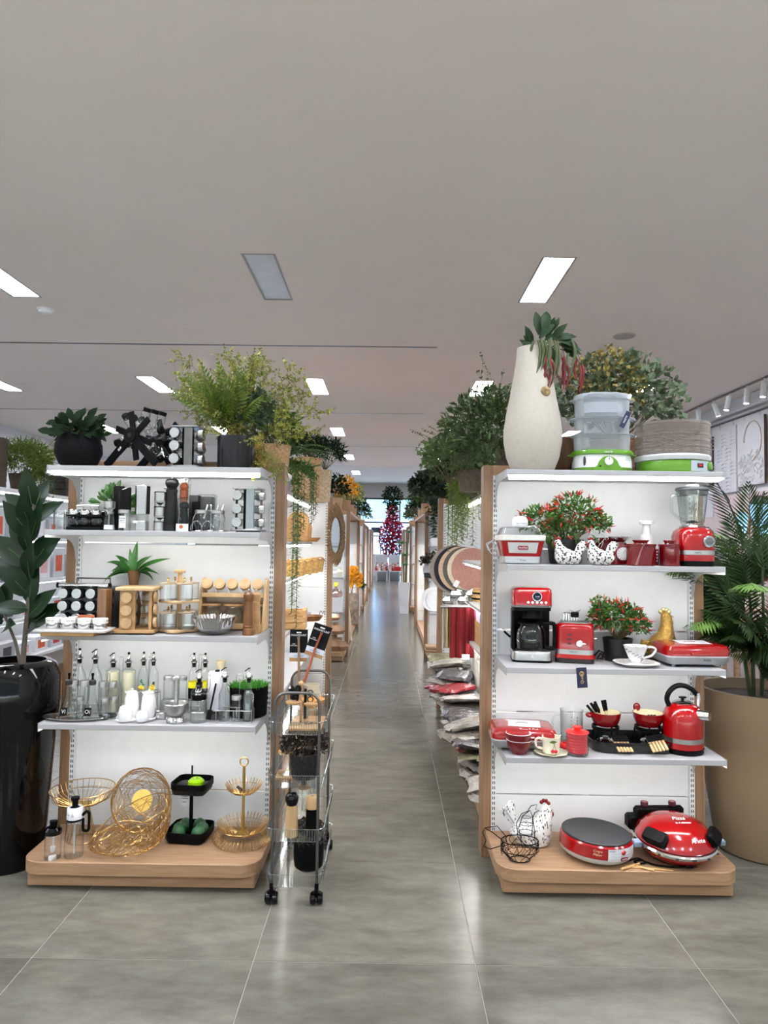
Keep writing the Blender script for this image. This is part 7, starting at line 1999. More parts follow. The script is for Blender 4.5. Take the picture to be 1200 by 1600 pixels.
# raclette paddles: pale slatted wood with dark gaps
for k, (px,Y,rz,tilt,lab) in enumerate(((972,3.225,R(4),0,'flat striped wooden spatula bundle lying in the middle of the black tray'),(1027,3.20,R(-6),R(-13),'tilted striped wooden spatula bundle leaning on the right tray edge'))):
    t = thing('spatula_bundle',lab,'spatula',P(px,Y,Q4+(.034 if k == 0 else .046)),rot=(R(24),tilt,rz))
    for i in range(5):
        b = MB(); b.box(-.035+.0145*i,-.035+.0145*i+.0115,-.05,.045,0,.007,.002); b.build('blade',BIRCH,t,smooth=False)
    b = MB(); b.box(-.036,.036,.012,.05,.0072,.014,.002); b.build('handle',BLACK,t,smooth=False)
# kettle
t = thing('electric_kettle','tall glossy red kettle with a black arched handle and steel spout','kettle',P(1067,3.265,Q4))
b = MB(); b.lathe([(.0001,0),(.086,0),(.088,.005),(.086,.02),(.0001,.02)],44,close=False); b.build('base',BLACK,t)
b = MB(); b.lathe([(.083,.0205),(.0875,.024),(.0875,.05)],44); b.build('lower_body',RED,t); b = MB(); b.lathe([(.088,.0505),(.088,.071)],44); b.build('steel_band',STEEL,t)
b = MB(); b.lathe([(.0875,.0715),(.0875,.14),(.084,.17),(.073,.195),(.055,.21),(.042,.216),(.0001,.216)],44); b.build('body',RED,t)
b = MB(); b.lathe([(.044,.2165),(.045,.22),(.032,.227),(.0001,.229)],32); b.build('lid',CHROME,t); b = MB(); b.lathe([(.008,.2295),(.007,.236),(.018,.240),(.018,.245),(.0001,.246)],20,sy=.6); b.build('lid_knob',BLACK,t)
hp = [(-.062,0,.205),(-.072,0,.235),(-.060,0,.268),(-.03,0,.292),(.005,0,.295),(.04,0,.28),(.066,0,.255)]
b = MB(); b.tube(hp,.0115,10,sm=5); b.build('handle',BLACK,t); b = MB(); b.tube([(.068,-.004,.262),(.07,-.01,.24),(.062,-.02,.205)],.010,10,r1=.008); b.tube([(-.074,0,.236),(-.066,0,.205),(-.062,0,.20)],.006,8); b.build('handle_bracket',CHROME,t)
b = MB(); b.cyl((.05,-.05,.175),(.085,-.085,.178),.026,.020,n=24); b.build('spout',CHROME,t)
b = MB(); b.tube([(.088,.02,.012),(.10,.02,.03),(.098,.02,.005),(.11,.03,.004)],.004,6); b.build('cord',BLACK,t)

# ================================================================= right display, base
ZB = BASEZ
def white_hen_mat():
    m = bpy.data.materials.new('speckled_white_glaze'); m.use_nodes = True
    nt = m.node_tree; N = nt.nodes; L = nt.links; p = N['Principled BSDF']; p.inputs['Roughness'].default_value = .3
    tc = N.new('ShaderNodeTexCoord'); mp = N.new('ShaderNodeMapping'); mp.inputs['Scale'].default_value = (1,1,.45); v = N.new('ShaderNodeTexVoronoi'); v.inputs['Scale'].default_value = 105
    L.new(tc.outputs['Object'],mp.inputs[0]); L.new(mp.outputs[0],v.inputs['Vector'])
    cr = N.new('ShaderNodeValToRGB'); e = cr.color_ramp.elements; e[0].position = .26; e[0].color = (.06,.06,.06,1); e[1].position = .37; e[1].color = (.74,.74,.73,1)
    L.new(v.outputs['Distance'],cr.inputs[0]); L.new(cr.outputs[0],p.inputs['Base Color']); return m
WH = white_hen_mat()
t = thing('white_hen_figurine','large white ceramic hen with a red comb facing right on the base','figurine',P(832,3.335,ZB),R(-14))
n = 30; prof = [(0,.04,.04,0),(.008,.075,.062,0),(.045,.098,.072,-.008),(.08,.088,.062,.0),(.105,.055,.045,.034),(.13,.036,.034,.054),(.16,.027,.027,.062),(.178,.018,.019,.062),(.186,.002,.002,.06)]
b = MB(); vs = [(cx+ax*math.cos(2*PI*i/n),ay*math.sin(2*PI*i/n),z) for z,ax,ay,cx in prof for i in range(n)]
b.add(vs,[(j*n+i,j*n+(i+1)%n,(j+1)*n+(i+1)%n,(j+1)*n+i) for j in range(len(prof)-1) for i in range(n)]+[tuple(range(n))[::-1]]); b.build('body',WH,t)
for k, (x,z,a_) in enumerate(((-.05,.07,128),(-.056,.075,116),(-.06,.06,140))):
    b = MB(); c_, s_ = math.cos(R(a_)), math.sin(R(a_)); b.prism([(x,z-.02),(x+.11*c_-.012*s_,z+.11*s_+.012*c_),(x+.12*c_,z+.12*s_),(x+.11*c_+.02*s_,z+.11*s_-.02*c_)][::-1],-.016+.012*k,-.004+.012*k,'y',.003); b.build('tail_feather',WH,t)
b = MB(); b.ball((-.012,-.058,.06),(.05,.014,.034),18,8,Matrix.Rotation(R(-14),3,'Y')); b.build('wing',WH,t)
b = MB(); [b.ball((x,0,z),(.009,.005,.010),10,6) for x,z in ((.040,.192),(.05,.20),(.062,.199),(.072,.19))]; b.ball((.088,0,.142),(.008,.006,.014),10,6); b.build('comb',DEEPRED,t)
b = MB(); b.lathe([(.006,0),(.0001,.016)],10); b.build('beak',mat('beak_yellow',(204,164,60),.4),t,loc=(.080,0,.162),rot=(0,R(95),0)); b = MB(); b.ball((.068,-.022,.170),.003,8,6); b.build('eye',INK,t)
# black wire hen basket
t = thing('wire_hen_basket','black twisted wire egg basket shaped like a hen in front of the white hen','basket',P(812,3.16,ZB))
b = MB(); a_, c_, h_ = .082, .055, .095
b.tube(ring((0,0,.003),.045,24,ry=.032),.0022,5,True); b.tube(ring((0,0,.085),a_,32,ry=c_),.0024,5,True); b.tube(ring((0,0,.045),a_*1.02,32,ry=c_*1.02),.0018,5,True)
for k in range(14):
    th = 2*PI*k/14; pts = []
    for i in range(9):
        f = i/8; r = .5 + .52*math.sin(f*2.2); pts.append((a_*r*math.cos(th+.25*math.sin(f*5+k)),c_*r*math.sin(th+.25*math.sin(f*5+k)),.003+.088*f))
    b.tube(pts,.0014,4)
for k in range(12):
    th = rnd.uniform(0,6.3); b.tube([(a_*math.cos(th+.3*i)*rnd.uniform(.9,1.02),c_*math.sin(th+.3*i)*rnd.uniform(.9,1.02),.02+rnd.random()*.065) for i in range(5)],.0012,4)
b.build('basket',BLACK,t)
b = MB(); b.tube([(-.078,0,.085),(-.12,-.01,.12),(-.155,-.01,.14),(-.165,-.01,.12),(-.15,-.01,.085),(-.16,-.01,.06),(-.13,0,.045),(-.08,0,.06)],.0022,5); b.tube([(-.155,-.01,.14),(-.10,0,.145),(-.06,0,.10)],.0018,5); b.build('tail_wire',BLACK,t)
b = MB()
for s in (-1,1): b.tube([(.0,s*.04,.09),(-.01,s*.025,.15),(.01,s*.012,.195),(.045,0,.215),(.055,0,.19),(.06,s*.02,.14),(.06,s*.035,.09)],.002,5)
b.tube([(.035,0,.215),(.05,0,.235),(.075,0,.24),(.068,0,.22),(.085,0,.215),(.065,0,.205),(.055,0,.18)],.002,5)
for z in (.12,.155,.185): b.tube(ring((.028,0,z),.034-(z-.12)*.2,18,ry=.03-(z-.12)*.25),.0014,4,True)
b.build('head_wire',BLACK,t)
# crepe maker
t = thing('crepe_maker','round red electric crepe maker with a flat dark plate','appliance',P(930,3.235,ZB+.012),rot=(0,R(3),0))
b = MB(); b.lathe([(.0001,-.004),(.13,-.004),(.14,0),(.154,.012),(.158,.026)],56,close=False); b.build('lower_shell',mat('shell_white',(200,200,198),.35,vary=.02),t)
b = MB(); b.lathe([(.158,.0262),(.161,.03),(.158,.075),(.15,.082),(.0001,.082)],56,close=False); b.build('body',RED,t)
b = MB(); b.lathe([(.1515,.0825),(.1525,.088),(.149,.0905),(.145,.089),(.0001,.0885)],64); b.build('hot_plate',mat('nonstick_plate',(44,46,50),.42,.2,vary=.06,scale=60),t)
b = MB(); vs = []
for i in range(15):
    th = R(-88+4.1*i); r0, r1 = .1608, .1632
    vs += [(r0*math.cos(th),r0*math.sin(th),.008 if 0 else .022),(r1*math.cos(th),r1*math.sin(th),.042),(r0*math.cos(th),r0*math.sin(th),.074)]
b.add(vs,[q for i in range(14) for q in ((3*i,3*i+3,3*i+4,3*i+1),(3*i+1,3*i+4,3*i+5,3*i+2))]); b.build('control_panel',mat('panel_white',(224,224,226),.35,vary=0),t)
def onr(th,z,r=.1635): return (r*math.cos(R(th)),r*math.sin(R(th)),z)
for z in (.034,.046,.058):
    b = MB(); b.tube([onr(th,z,.1637) for th in range(-84,-33,5)],.0012,4); b.build('groove',SILV,t)
for th, z, sx, sz, m_ in ((-62,.058,.013,.010,RED),):
    b = MB(); b.M = Matrix.Translation(onr(th,z)) @ Matrix.Rotation(R(th+90),4,'Z'); b.ball((0,0,0),(sx,.006,sz),16,8); b.build('power_knob',m_,t)
b = MB(); b.M = Matrix.Translation(onr(-60,.032)) @ Matrix.Rotation(R(30),4,'Z'); b.prism(rrect(-.020,.020,-.007,.007,.004,4),-.0022,.001,'y'); b.build('badge',MATS['badge_red'],t)
text('PartyTime',.008,PAPER,t,tuple(Vector(onr(-60,.032,.1665))),(R(90),0,R(30))); text('Ariete',.010,INK,t,tuple(Vector(onr(-82,.068,.1635))),(R(90),0,R(8))); text('Crepe\nMaker',.015,mat('cream_print',(230,196,150),.5,vary=0),t,tuple(Vector(onr(-104,.056,.1638))),(R(90),0,R(-14)),shear=.2)
text('- o +',.010,INK,t,tuple(Vector(onr(-46,.068,.1635))),(R(90),0,R(44)))
# pizza oven
t = thing('pizza_oven','round red domed pizza oven with two black grips and a black hinge','appliance',P(1053,3.235,ZB),R(4))
b = MB(); b.lathe([(.0001,0),(.11,0),(.112,.014),(.0001,.014)],40,(0,.0,0),close=False); b.build('foot',BLACK,t)
T2 = Matrix.Rotation(R(5),4,'X')
b = MB(); b.M = T2; b.lathe([(.10,.0145),(.14,.026),(.168,.055),(.170,.062)],60); b.build('lower_shell',RED,t)
b = MB(); b.M = T2; b.lathe([(.17,.0622),(.179,.066),(.181,.076),(.176,.083),(.168,.084)],60,close=False); b.build('chrome_ring',CHROME,t)
b = MB(); b.M = T2; [b.box(.18*math.cos(R(a_))-.009,.18*math.cos(R(a_))+.009,.18*math.sin(R(a_))-.002,.18*math.sin(R(a_))+.002,.068,.073) for a_ in (-135,-112,-90,-68,-45)]; b.build('vent_slot',INK,t,smooth=False)
b = MB(); b.M = T2; b.lathe([(.168,.0842),(.170,.088),(.158,.115),(.13,.142),(.10,.158),(.05,.168),(.0001,.17)],60,close=False); b.build('dome',RED,t)
for s in (-1,1):
    b = MB(); b.M = T2 @ Matrix.Translation((s*.125,-.085,.122)) @ Matrix.Rotation(R(s*55),4,'Z') @ Matrix.Rotation(R(38),4,'X'); skin(b,[(rrect(-.05,.05,-.03,.025,.015,4),-.012),(rrect(-.055,.055,-.035,.03,.018,4),.018),(rrect(-.045,.045,-.025,.022,.015,4),.028)]); b.build('grip',BLACK,t)
b = MB(); b.box(-.12,.12,.135,.172,.06,.162,.012); b.box(-.165,-.115,.10,.16,.07,.135,.010); b.build('hinge_box',BLACK,t)
for x in (-.07,.065):
    b = MB(); b.lathe([(.016,.1625),(.018,.175),(.016,.183),(.0001,.183)],20,(x,.15,0)); k_ = b.build('timer_knob',mat('knob_plum',(70,24,34),.35),t)
    b = MB(); b.lathe([(.011,.1832),(.0001,.184)],16,(x,.15,0)); b.build('knob_cap',mat('knob_pink',(176,96,110),.4),k_)
text('Ariete',.026,PAPER,t,(.03,-.160,.126),(R(50),0,R(10)),ext=.001); text('Pizza',.03,PAPER,t,(.0,-.04,.176),(R(12),0,0),shear=.25,ext=.001); text('in 4 minutes',.014,PAPER,t,(.005,-.078,.172),(R(24),0,0),ext=.001)
for s in (-1,1):
    b = MB(); b.M = T2; b.box(s*.19-.018,s*.19+.018,-.055,-.015,.066,.088,.003); b.build('wrapping',mat('plastic_wrap_blue',(170,190,214),.2,glass=.5,vary=.1),t)
t = thing('power_cord','black power cord with plug lying in front of the pizza oven','cord',P(1010,3.10,ZB))
cp = [(-.075,.14,.03),(-.08,.10,.008),(-.06,.06,.005),(-.02,.05,.02),(.01,.04,.006),(-.02,.03,.006),(-.035,.05,.006),(.0,.065,.006),(.02,.04,.006),(.06,.015,.005),(.12,.003,.005),(.17,.0,.007)]
b = MB(); b.tube(cp,.004,6,sm=4); b.build('cable',BLACK,t); b = MB(); b.cyl((.17,0,.011),(.20,-.002,.011),.0095,.0075,n=12); b.cyl((.20,-.002-.006,.011),(.216,-.002-.006,.011),.0022,n=8); b.cyl((.20,.004,.011),(.216,.004,.011),.0022,n=8); b.build('plug',BLACK,t)
WOODT = wood_mat('beech',(216,176,116),(192,150,92),.5,(8,8,8))
t = thing('crepe_spreader','small pale wooden T shaped spreader lying on the base','spreader',P(985,3.10,ZB),R(30))
b = MB(); b.cyl((-.055,0,.006),(.055,0,.006),.0055,n=12); b.build('roller',WOODT,t)
b = MB(); b.cyl((.02,0,.007),(.06,-.075,.005),.004,n=10); b.build('handle',WOODT,t)
t = thing('wooden_turner','thin pale wooden crepe turner lying beside the spreader','turner',P(1018,3.09,ZB),R(-10))
b = MB(); b.prism(rrect(-.1,.09,-.006,.006,.005,4),.0005,.0045,'z',.001); b.build('blade',WOODT,t)

# ================================================================= things behind the two end displays
ORD = ('first','second','third','fourth','fifth','sixth','seventh','eighth','ninth','tenth')
WICK = mat('natural_wicker',(166,132,92),.8,vary=.3,scale=70,bump=.7,bscale=110); WICKD = mat('dark_wicker',(74,62,46),.8,vary=.35,scale=60,bump=.7,bscale=90); TANLEA = mat('tan_fabric',(176,142,108),.8,vary=.08)
def one(name,label,cat,loc,b,m,part='body',rz=0.0,group=None,rot=None,**kw):
    t = thing(name,label,cat,loc,rz,group,rot); b.build(part,m,t,**kw); return t
def basket(label,loc,r,h,m=WICK,taper=.85):
    b = MB(); b.lathe([(.0001,0),(r*taper,0)],28,close=False)
    pr = []
    n = 9
    for i in range(n+1):
        f = i/n; q = r*(taper+(1-taper)*f); pr += [(q,h*f),(q*1.025,h*(f+.5/n))] if i < n else [(q,h)]
    b.lathe(pr+[(r*.93,h),(r*.9,h*.8)],32,flute=16,famp=.012,close=False)
    t = one('woven_basket',label,'basket',loc,b,m,'weave')
    b = MB(); b.tube(ring((0,0,h),r*.985,32),r*.05,6,True); b.build('rim',m,t)
    b = MB(); b.lathe([(r*.91,h*.85),(0,h*.86)],20,close=False); b.build('soil',SOIL,t)
    return t
def plant_in(t,c,rad,n,L,w,m,twig=14,z0=None,lo=-.3):
    b = MB(); bush_mesh(b,c,rad,n,L,w,lo,.25); b.build('foliage',m,t,kind='stuff')
    b = MB(); twigs(b,(c[0],c[1],z0 if z0 is not None else c[2]-rad[2]),c,rad,twig,.003,-.1); b.build('stem',STEM,t); return t
def hanging(t,paths,nl,L,w,m,name='trail'):
    for p in paths:
        b = MB(); b.tube(p,.002,4); vine_mesh(b,p,nl,L,w,1.0,.35); b.build(name,m,t)
def drop(x,y,z,dx,dy,L,n=9):
    return [(x+dx*min(1,i/3),y+dy*min(1,i/3),z+.05*math.sin(min(1,i/3)*PI/2)-L*max(0,(i-1.5)/(n-1.5))**1.1) for i in range(n)]
# ---- tops of the runs, left
TZ1 = 1.8606
t = basket('wicker basket of pale leafy stems just behind the brass vases',(-.64,3.86,TZ1+.02),.10,.15)
plant_in(t,(.02,0,.22),(.13,.1,.13),260,.06,.028,LEAF); 
for o in ((-.62,3.86),): one('riser_block','small white block under the wicker basket behind the brass vases','riser',(o[0],o[1],TZ1),MB().box(-.08,.08,-.08,.08,0,.019),WHITE)
t = thing('hanging_fern','long trailing fern spilling down beside the left display post','plant',(-.66,4.15,TZ1)); pot_lathe(t,'pot',[(.06,0),(.08,.12),(.075,.12),(.07,.1)],WICKD,20,soil=(.07,.1))
hanging(t,[drop(0,0,.1,.12+.05*rnd.random(),rnd.uniform(-.35,-.05),L) for L in (1.15,1.0,.9,.7,1.05,.8,.55,.6)]+[drop(0,0,.1,rnd.uniform(.1,.2),rnd.uniform(.1,.6),L) for L in (.35,.5,.42,.3,.45,.38)],95,.036,.012,LEAF)
ff = frond_mesh('frond',LEAF,.42,26,.05,.013,1.6,.6)
for k in range(16): a = k*2.4; put(ff,t,(0,0,.1),(math.cos(a)+.5,math.sin(a),.7),sc=rnd.uniform(.7,1.1))
t = thing('potted_grass','small bright grass plant in a slanted wooden pot on the left run','plant',(-.61,5.0,TZ1)); b = MB(); b.lathe([(.0001,0),(.05,0),(.085,.16),(.08,.16),(.07,.14)],8,close=False); b.build('pot',TANLEA,t,rot=(0,R(8),0))
for k in range(40): a = rnd.uniform(0,6.3); put(lm_g[k%2] if k else (lm_g:= leaf_meshes('blade',mat('grass_green',(72,128,60),.5,vary=.3),.19,.016,(.5,1.3),4))[0],t,(.02,0,.15),(math.cos(a),math.sin(a),rnd.uniform(.5,2)),sc=rnd.uniform(.6,1))
t = basket('large woven basket planter with a pale plaited rim on the left run',(-.66,5.62,TZ1),.125,.31); plant_in(t,(0,0,.40),(.17,.15,.11),600,.05,.012,LEAFD)
t = basket('open knotted macrame basket planter at the end of the first left run',(-.60,6.15,TZ1),.105,.27,mat('macrame_cream',(186,164,134),.85,vary=.3,scale=50,bump=.8,bscale=70)); plant_in(t,(.04,0,.42),(.18,.16,.15),700,.06,.012,LEAFD)
# ---- bay of the first left run: wooden kitchenware on shelves facing the aisle
def on(px,Y,z): return Vector((atz(px,Y,z),Y,z+.0008))
for k, (px,Y,z,h,w) in enumerate(((463,5.75,1.51,.25,.2),(472,5.95,1.51,.18,.16))):
    b = MB(); b.prism([(x,z_) for x,z_ in rrect(-w/2,w/2,0,h,(.01,.01,w*.45,w*.45),6)],-.009,.009,'y',.002); one('serving_board',('tall','smaller')[k]+' arched wooden serving board standing on the left run shelf','board',on(px,Y,z),b,BAMBOO,'slab',rot=(R(-9),0,R(-20)))
b = MB(); b.lathe([(.0001,0),(.10,0),(.13,.035),(.125,.036),(.095,.008),(.0001,.006)],28,close=False); one('wooden_dish','shallow honey wooden dish on the upper left run shelf','dish',on(478,6.2,1.51),b,BAMBOO)
WEAVE = mat('golden_weave',(206,164,96),.7,vary=.3,scale=50,bump=.8,bscale=60)
for k, (px,Y) in enumerate(((458,5.3),(470,5.6),(481,5.9),(489,6.15))):
    b = MB(); o0 = rrect(-.08,.08,-.07,.07,.02,3); o1 = rrect(-.095,.095,-.085,.085,.03,3); skin(b,[(o0,0),(o1,.11),([(x*.95,y*.95) for x,y in o1],.11),([(x*.9,y*.9) for x,y in o0],.01)]); t = one('woven_tray',ORD[k]+' golden woven basket from the front on the left run middle shelf','basket',on(px,Y,1.25),b,WEAVE,'weave',group='golden woven baskets')
    b = MB(); b.tube([(x,y,.11+.012*math.sin(i*1.3)) for i,(x,y) in enumerate(o1)],.006,5,True); b.build('scalloped_rim',BAMBOO,t)
CRATE = BAMBOO
t = thing('wooden_crate','slatted honey wooden crate behind the trolley cards','crate',on(451,5.2,.87),R(4))
for i in range(3):
    for (x0,x1,y0,y1) in ((-.13,.13,-.085,-.073),(-.13,.13,.073,.085),(-.13,-.118,-.073,.073),(.118,.13,-.073,.073)):
        b = MB(); b.box(x0,x1,y0,y1,.006+.047*i,.046+.047*i,.003); b.build('slat',CRATE,t,smooth=False)
b = MB(); [b.box(x-.012,x+.012,y-.012,y+.012,0,.15) for x in (-.117,.117) for y in (-.072,.072)]; b.box(-.12,.12,-.075,.075,0,.006); b.build('frame',BIRCH,t,smooth=False)
t = thing('scalloped_tray','oval wooden tray with scalloped iron handles on the left run','tray',on(478,5.75,.87))
b = MB(); b.lathe([(.0001,0),(.11,0),(.14,.04),(.135,.042),(.105,.01),(.0001,.008)],28,sx=1,sy=.75,close=False); b.build('body',WALNUT,t)
b = MB(); [b.tube([(s*.13+.02*math.cos(a_),.06*math.sin(a_),.045+.03*abs(math.sin(2*a_))) for a_ in [i*PI/8 for i in range(9)]],.004,5) for s in (-1,1)]; b.build('handle',DKSTEEL,t)
for k, (px,Y,z,r,h) in enumerate(((450,5.0,.126,.09,.22),(468,5.5,.126,.08,.16),(486,5.9,.126,.09,.2))):
    b = MB(); b.lathe([(.0001,0),(r*.8,0),(r,h*.4),(r*.7,h*.9),(r*.74,h),(r*.66,h)],26,close=False); one('ceramic_jar',ORD[k]+' pale jar from the front on the base of the left run','jar',on(px,Y,z),b,(PAPER,TANLEA,CREAM)[k])
# fringed mirror at the end of the first left run
t = thing('fringed_mirror','oval wall mirror with a shaggy natural fibre frame facing the aisle','mirror',at(519,836,6.42)+Vector((.02,0,0)),rot=(0,0,R(77)))
b = MB()
for k in range(150):
    a_ = 2*PI*k/150 + rnd.uniform(-.03,.03); r0, r1 = .165, rnd.uniform(.255,.30); q = Vector((math.cos(a_),0,math.sin(a_))); b.tube([q*r0+Vector((0,-.01,0)),q*(r0+r1)*.5+Vector((0,-.035,0)),q*r1+Vector((rnd.uniform(-.01,.01),-.012,0))],.009,5,r1=.003)
b.build('fibre_frame',mat('raffia_brown',(122,96,66),.9,vary=.3,scale=40),t,kind='stuff')
b = MB(); b.prism(circ(0,0,.17,40),-.012,0,'y'); b.build('glass',mat('mirror_glass',(190,200,202),.03,1.0,vary=0),t)
# ---- second and later left runs: end caps, flowers, pots
b0 = 9.35
def cap_items(side):
    s = 1 if side == 'right' else -1
    return s
for k, (px,Y,z,m,r,h) in enumerate(((524,9.12,1.06,CERAMIC,.05,.10),(530,9.12,1.06,CREAM,.045,.13),(520,9.12,1.46,CREAM,.05,.12),(529,9.12,1.46,TANLEA,.05,.15))):
    b = MB(); b.lathe([(.0001,0),(r,0),(r*1.05,h*.5),(r*.4,h*.8),(r*.45,h),(r*.3,h)],22,close=False); one('reed_vase',('white','cream','upper cream','upper tan')[k]+' small vase on the second left end display','vase',on(px,Y,z),b,m)
b = MB(); b.lathe([(.0001,0),(.075,0),(.085,.05),(.05,.1),(.02,.11),(.022,.14),(.015,.14)],24,close=False); t = one('perfume_diffuser','rose glass perfume diffuser on the second left end display','diffuser',on(525,9.15,.8),b,mat('rose_glass',(206,150,136),.1,glass=.35,vary=0)); b = MB(); b.lathe([(.03,.1405),(.03,.19),(.0001,.19)],16); b.build('stopper',mat('yellow_stopper',(226,190,60),.4),t)
one('riser_block','white block under the rose perfume diffuser','riser',on(525,9.15,.62),MB().box(-.08,.08,-.07,.07,0,.179),WHITE)
SACK = mat('brown_sack',(150,116,88),.75,vary=.12)
for k, (px,Y,z,sx,sz) in enumerate(((521,9.1,.125,.13,.16),(530,9.12,.125,.11,.13),(524,9.1,.33,.12,.12),(520,9.12,.50,.09,.11))):
    b = MB(); b.lathe([(.0001,0),(sx*.8,.005),(sx,sz*.4),(sx*.7,sz*.8),(sx*.3,sz*.95),(sx*.35,sz*1.2),(.0001,sz*1.2)],18,flute=5,famp=.08); one('fabric_bag',('large front','right','upper','topmost')[k]+' brown gathered bag in the heap on the second left end base','bag',on(px,Y,z),b,SACK)
YELF = mat('yellow_blossom',(226,160,24),.6,vary=.25,scale=20)
t = thing('carved_planter','square carved grey planter of yellow flowers in the aisle','plant',on(549,12.0,.1255))
b = MB(); b.box(-.11,.11,-.11,.11,0,.52,.01); b.build('pot',mat('carved_grey',(120,110,100),.8,vary=.5,scale=16,bump=.8,bscale=20),t)
plant_in(t,(0,0,.72),(.15,.14,.24),420,.07,.05,YELF,z0=.5)
b = MB(); b.prism([(-.10,0),(.10,0),(.08,.3),(.03,.62),(-.02,.62),(-.06,.3)],-.05,.05,'y',.02); one('draped_throw','cream throw draped over the edge of the second left run base','throw',on(539,10.0,.1255),b,mat('cream_knit',(206,190,166),.9,vary=.1,bump=.4,bscale=50))
t = thing('white_pot_plant','green plant in a tall white pot further along the left aisle side','plant',on(556,14.7,0)); pot_lathe(t,'pot',[(.09,0),(.11,.45),(.1,.45),(.09,.4)],CERAMIC,24,soil=(.095,.42)); plant_in(t,(0,0,.6),(.14,.14,.2),160,.12,.04,LEAF)
tops = [(527,9.5,'bushy dark green plant in a wicker pot',LEAFD,.16,.2,.06),(540,10.0,'bush of yellow orange blossom',YELF,.17,.22,.06),(546,11.2,'olive coloured bushy plant',LEAFY,.22,.24,.07),(551,12.3,'grey green bushy plant',LEAF,.22,.22,.07),(559,15.9,'loose leafy plant',LEAFD,.25,.25,.08),(566,18.5,'round bushy plant',LEAF,.25,.25,.08)]
for k, (px,Y,lab,m,r,h,L) in enumerate(tops):
    zt = 1.96 if k in (0,4) else 1.5006
    zt = 1.9301 if k else 1.9301
    t = basket(f'{lab}, {ORD[k]} on the farther left run tops',(atz(px,Y,1.9)-.05,Y,zt),.12,.17,WICK if k%2 else TANLEA); plant_in(t,(.04,0,.17+h*.6),(r,r,h),300,L,L*.5,m)
# top boards for the farther runs
for k, (y0,y1,cap) in enumerate(BLOCKS[1:]):
    for s in (-1,1):
        b = MB(); x = (.50,1.58) if s > 0 else (-1.58,-.50); b.box(x[0]+.002,x[1]-.002,y0+.102,y1-.002,1.90,1.93,.002); one('top_board',f'oak top board of the {ORD[k+1]} run on the aisle '+('right' if s>0 else 'left'),'shelf board',(0,0,0),b,OAKY,'slab',smooth=False)
# ---- right run tops
CEDAR = mat('cedar_green',(54,76,30),.55,vary=.4,scale=12)
t = thing('cedar_planter','large dark cedar like bush behind the white vase on the right run','plant',(.74,4.05,TZ1)); pot_lathe(t,'pot',[(.1,0),(.13,.2),(.12,.2),(.11,.17)],WICKD,24,soil=(.115,.17))
cf = spray('cedar_branch',.5,[STEM,CEDAR,LEAF]); cf2 = spray('cedar_branch',.6,[STEM,CEDAR,LEAF])
b = MB(); bush_mesh(b,(-.13,-.02,.30),(.30,.25,.25),2600,.05,.016,-.7,.2); b.build('foliage',CEDAR,t,kind='stuff')
for k in range(30): a = k*2.4; put((cf,cf2)[k%2],t,(-.02,0,.2),(math.cos(a)-.25,math.sin(a)*.5,rnd.choice((.1,.5,.9,2.2))),sc=rnd.uniform(.55,.9))
t = basket('light green ivy like bush left of the dark cedar bush, first right run',(.56,4.75,TZ1),.09,.14,WICKD); plant_in(t,(-.14,0,.22),(.2,.16,.17),420,.05,.035,mat('fresh_ivy',(72,96,44),.55,vary=.35))
t = thing('trailing_fern','bright green fern trailing down from the first right run','plant',(.66,5.2,TZ1)); pot_lathe(t,'pot',[(.08,0),(.11,.16),(.1,.16),(.09,.13)],WICKD,24,soil=(.095,.13))
hanging(t,[drop(0,0,.13,rnd.uniform(-.2,-.02),rnd.uniform(-.5,.6),rnd.uniform(.3,.75)) for _ in range(26)],70,.05,.014,LEAFL)
plant_in(t,(0,0,.22),(.18,.2,.12),500,.06,.016,LEAF)
for o_ in ((.30,5.9,.22,LEAFD,'broad dark bush in the middle of the first right run top'),(.25,6.3,.24,CEDAR,'loose dark bush at the far end of the first right run top')):
    t = basket(o_[4],(.40+o_[0],o_[1],TZ1),.11,.16,WICKD); plant_in(t,(-.04,0,.3),(o_[2],o_[2],.2),600,.055,.03,o_[3])
IVY = mat('ivy_green',(36,52,28),.5,vary=.4,scale=9)
t = basket('dark ivy planter trailing from the second right run',(.72,9.6,1.9301),.14,.2,WICKD)
plant_in(t,(-.06,-.05,.34),(.36,.3,.24),1100,.08,.06,IVY); hanging(t,[drop(0,0,.2,rnd.uniform(-.24,.25),rnd.uniform(-.45,-.25),rnd.uniform(.3,1.3)) for _ in range(11)],30,.085,.07,IVY)
for k, (px,Y,r,m,lab) in enumerate(((662,10.6,.24,LEAF,'leafy green bush behind the ivy'),(656,12.4,.24,LEAFD,'dark round bush'),(648,15.9,.26,mat('olive_leaf',(76,80,44),.6,vary=.3),'olive brown bush'),(641,18.6,.22,LEAF,'spiky grey green bush'))):
    t = basket(f'{lab}, {ORD[k]} on the farther right run tops',(atz(px,Y,1.9)+.08,Y,1.9301),.12,.17,TANLEA); plant_in(t,(-.02,0,.3),(r,r,r*.95),330,.09,.045,m)
for k in range(26): a = k*2.4; put(lm_g[k%2],t,(0,0,.4),(math.cos(a),math.sin(a),2.4),sc=rnd.uniform(2.2,3.2))
t = thing('eucalyptus_basket','leafy eucalyptus branches behind the steamer and dehydrator','plant',(1.25,3.86,1.90)); pot_lathe(t,'pot',[(.1,0),(.14,.2),(.13,.2),(.12,.17)],wood_mat('cane',(120,84,56),(84,54,34),.7,(30,30,4)),28,soil=(.12,.16))
EUC = mat('eucalyptus_leaf',(92,108,78),.6,vary=.35,scale=14)
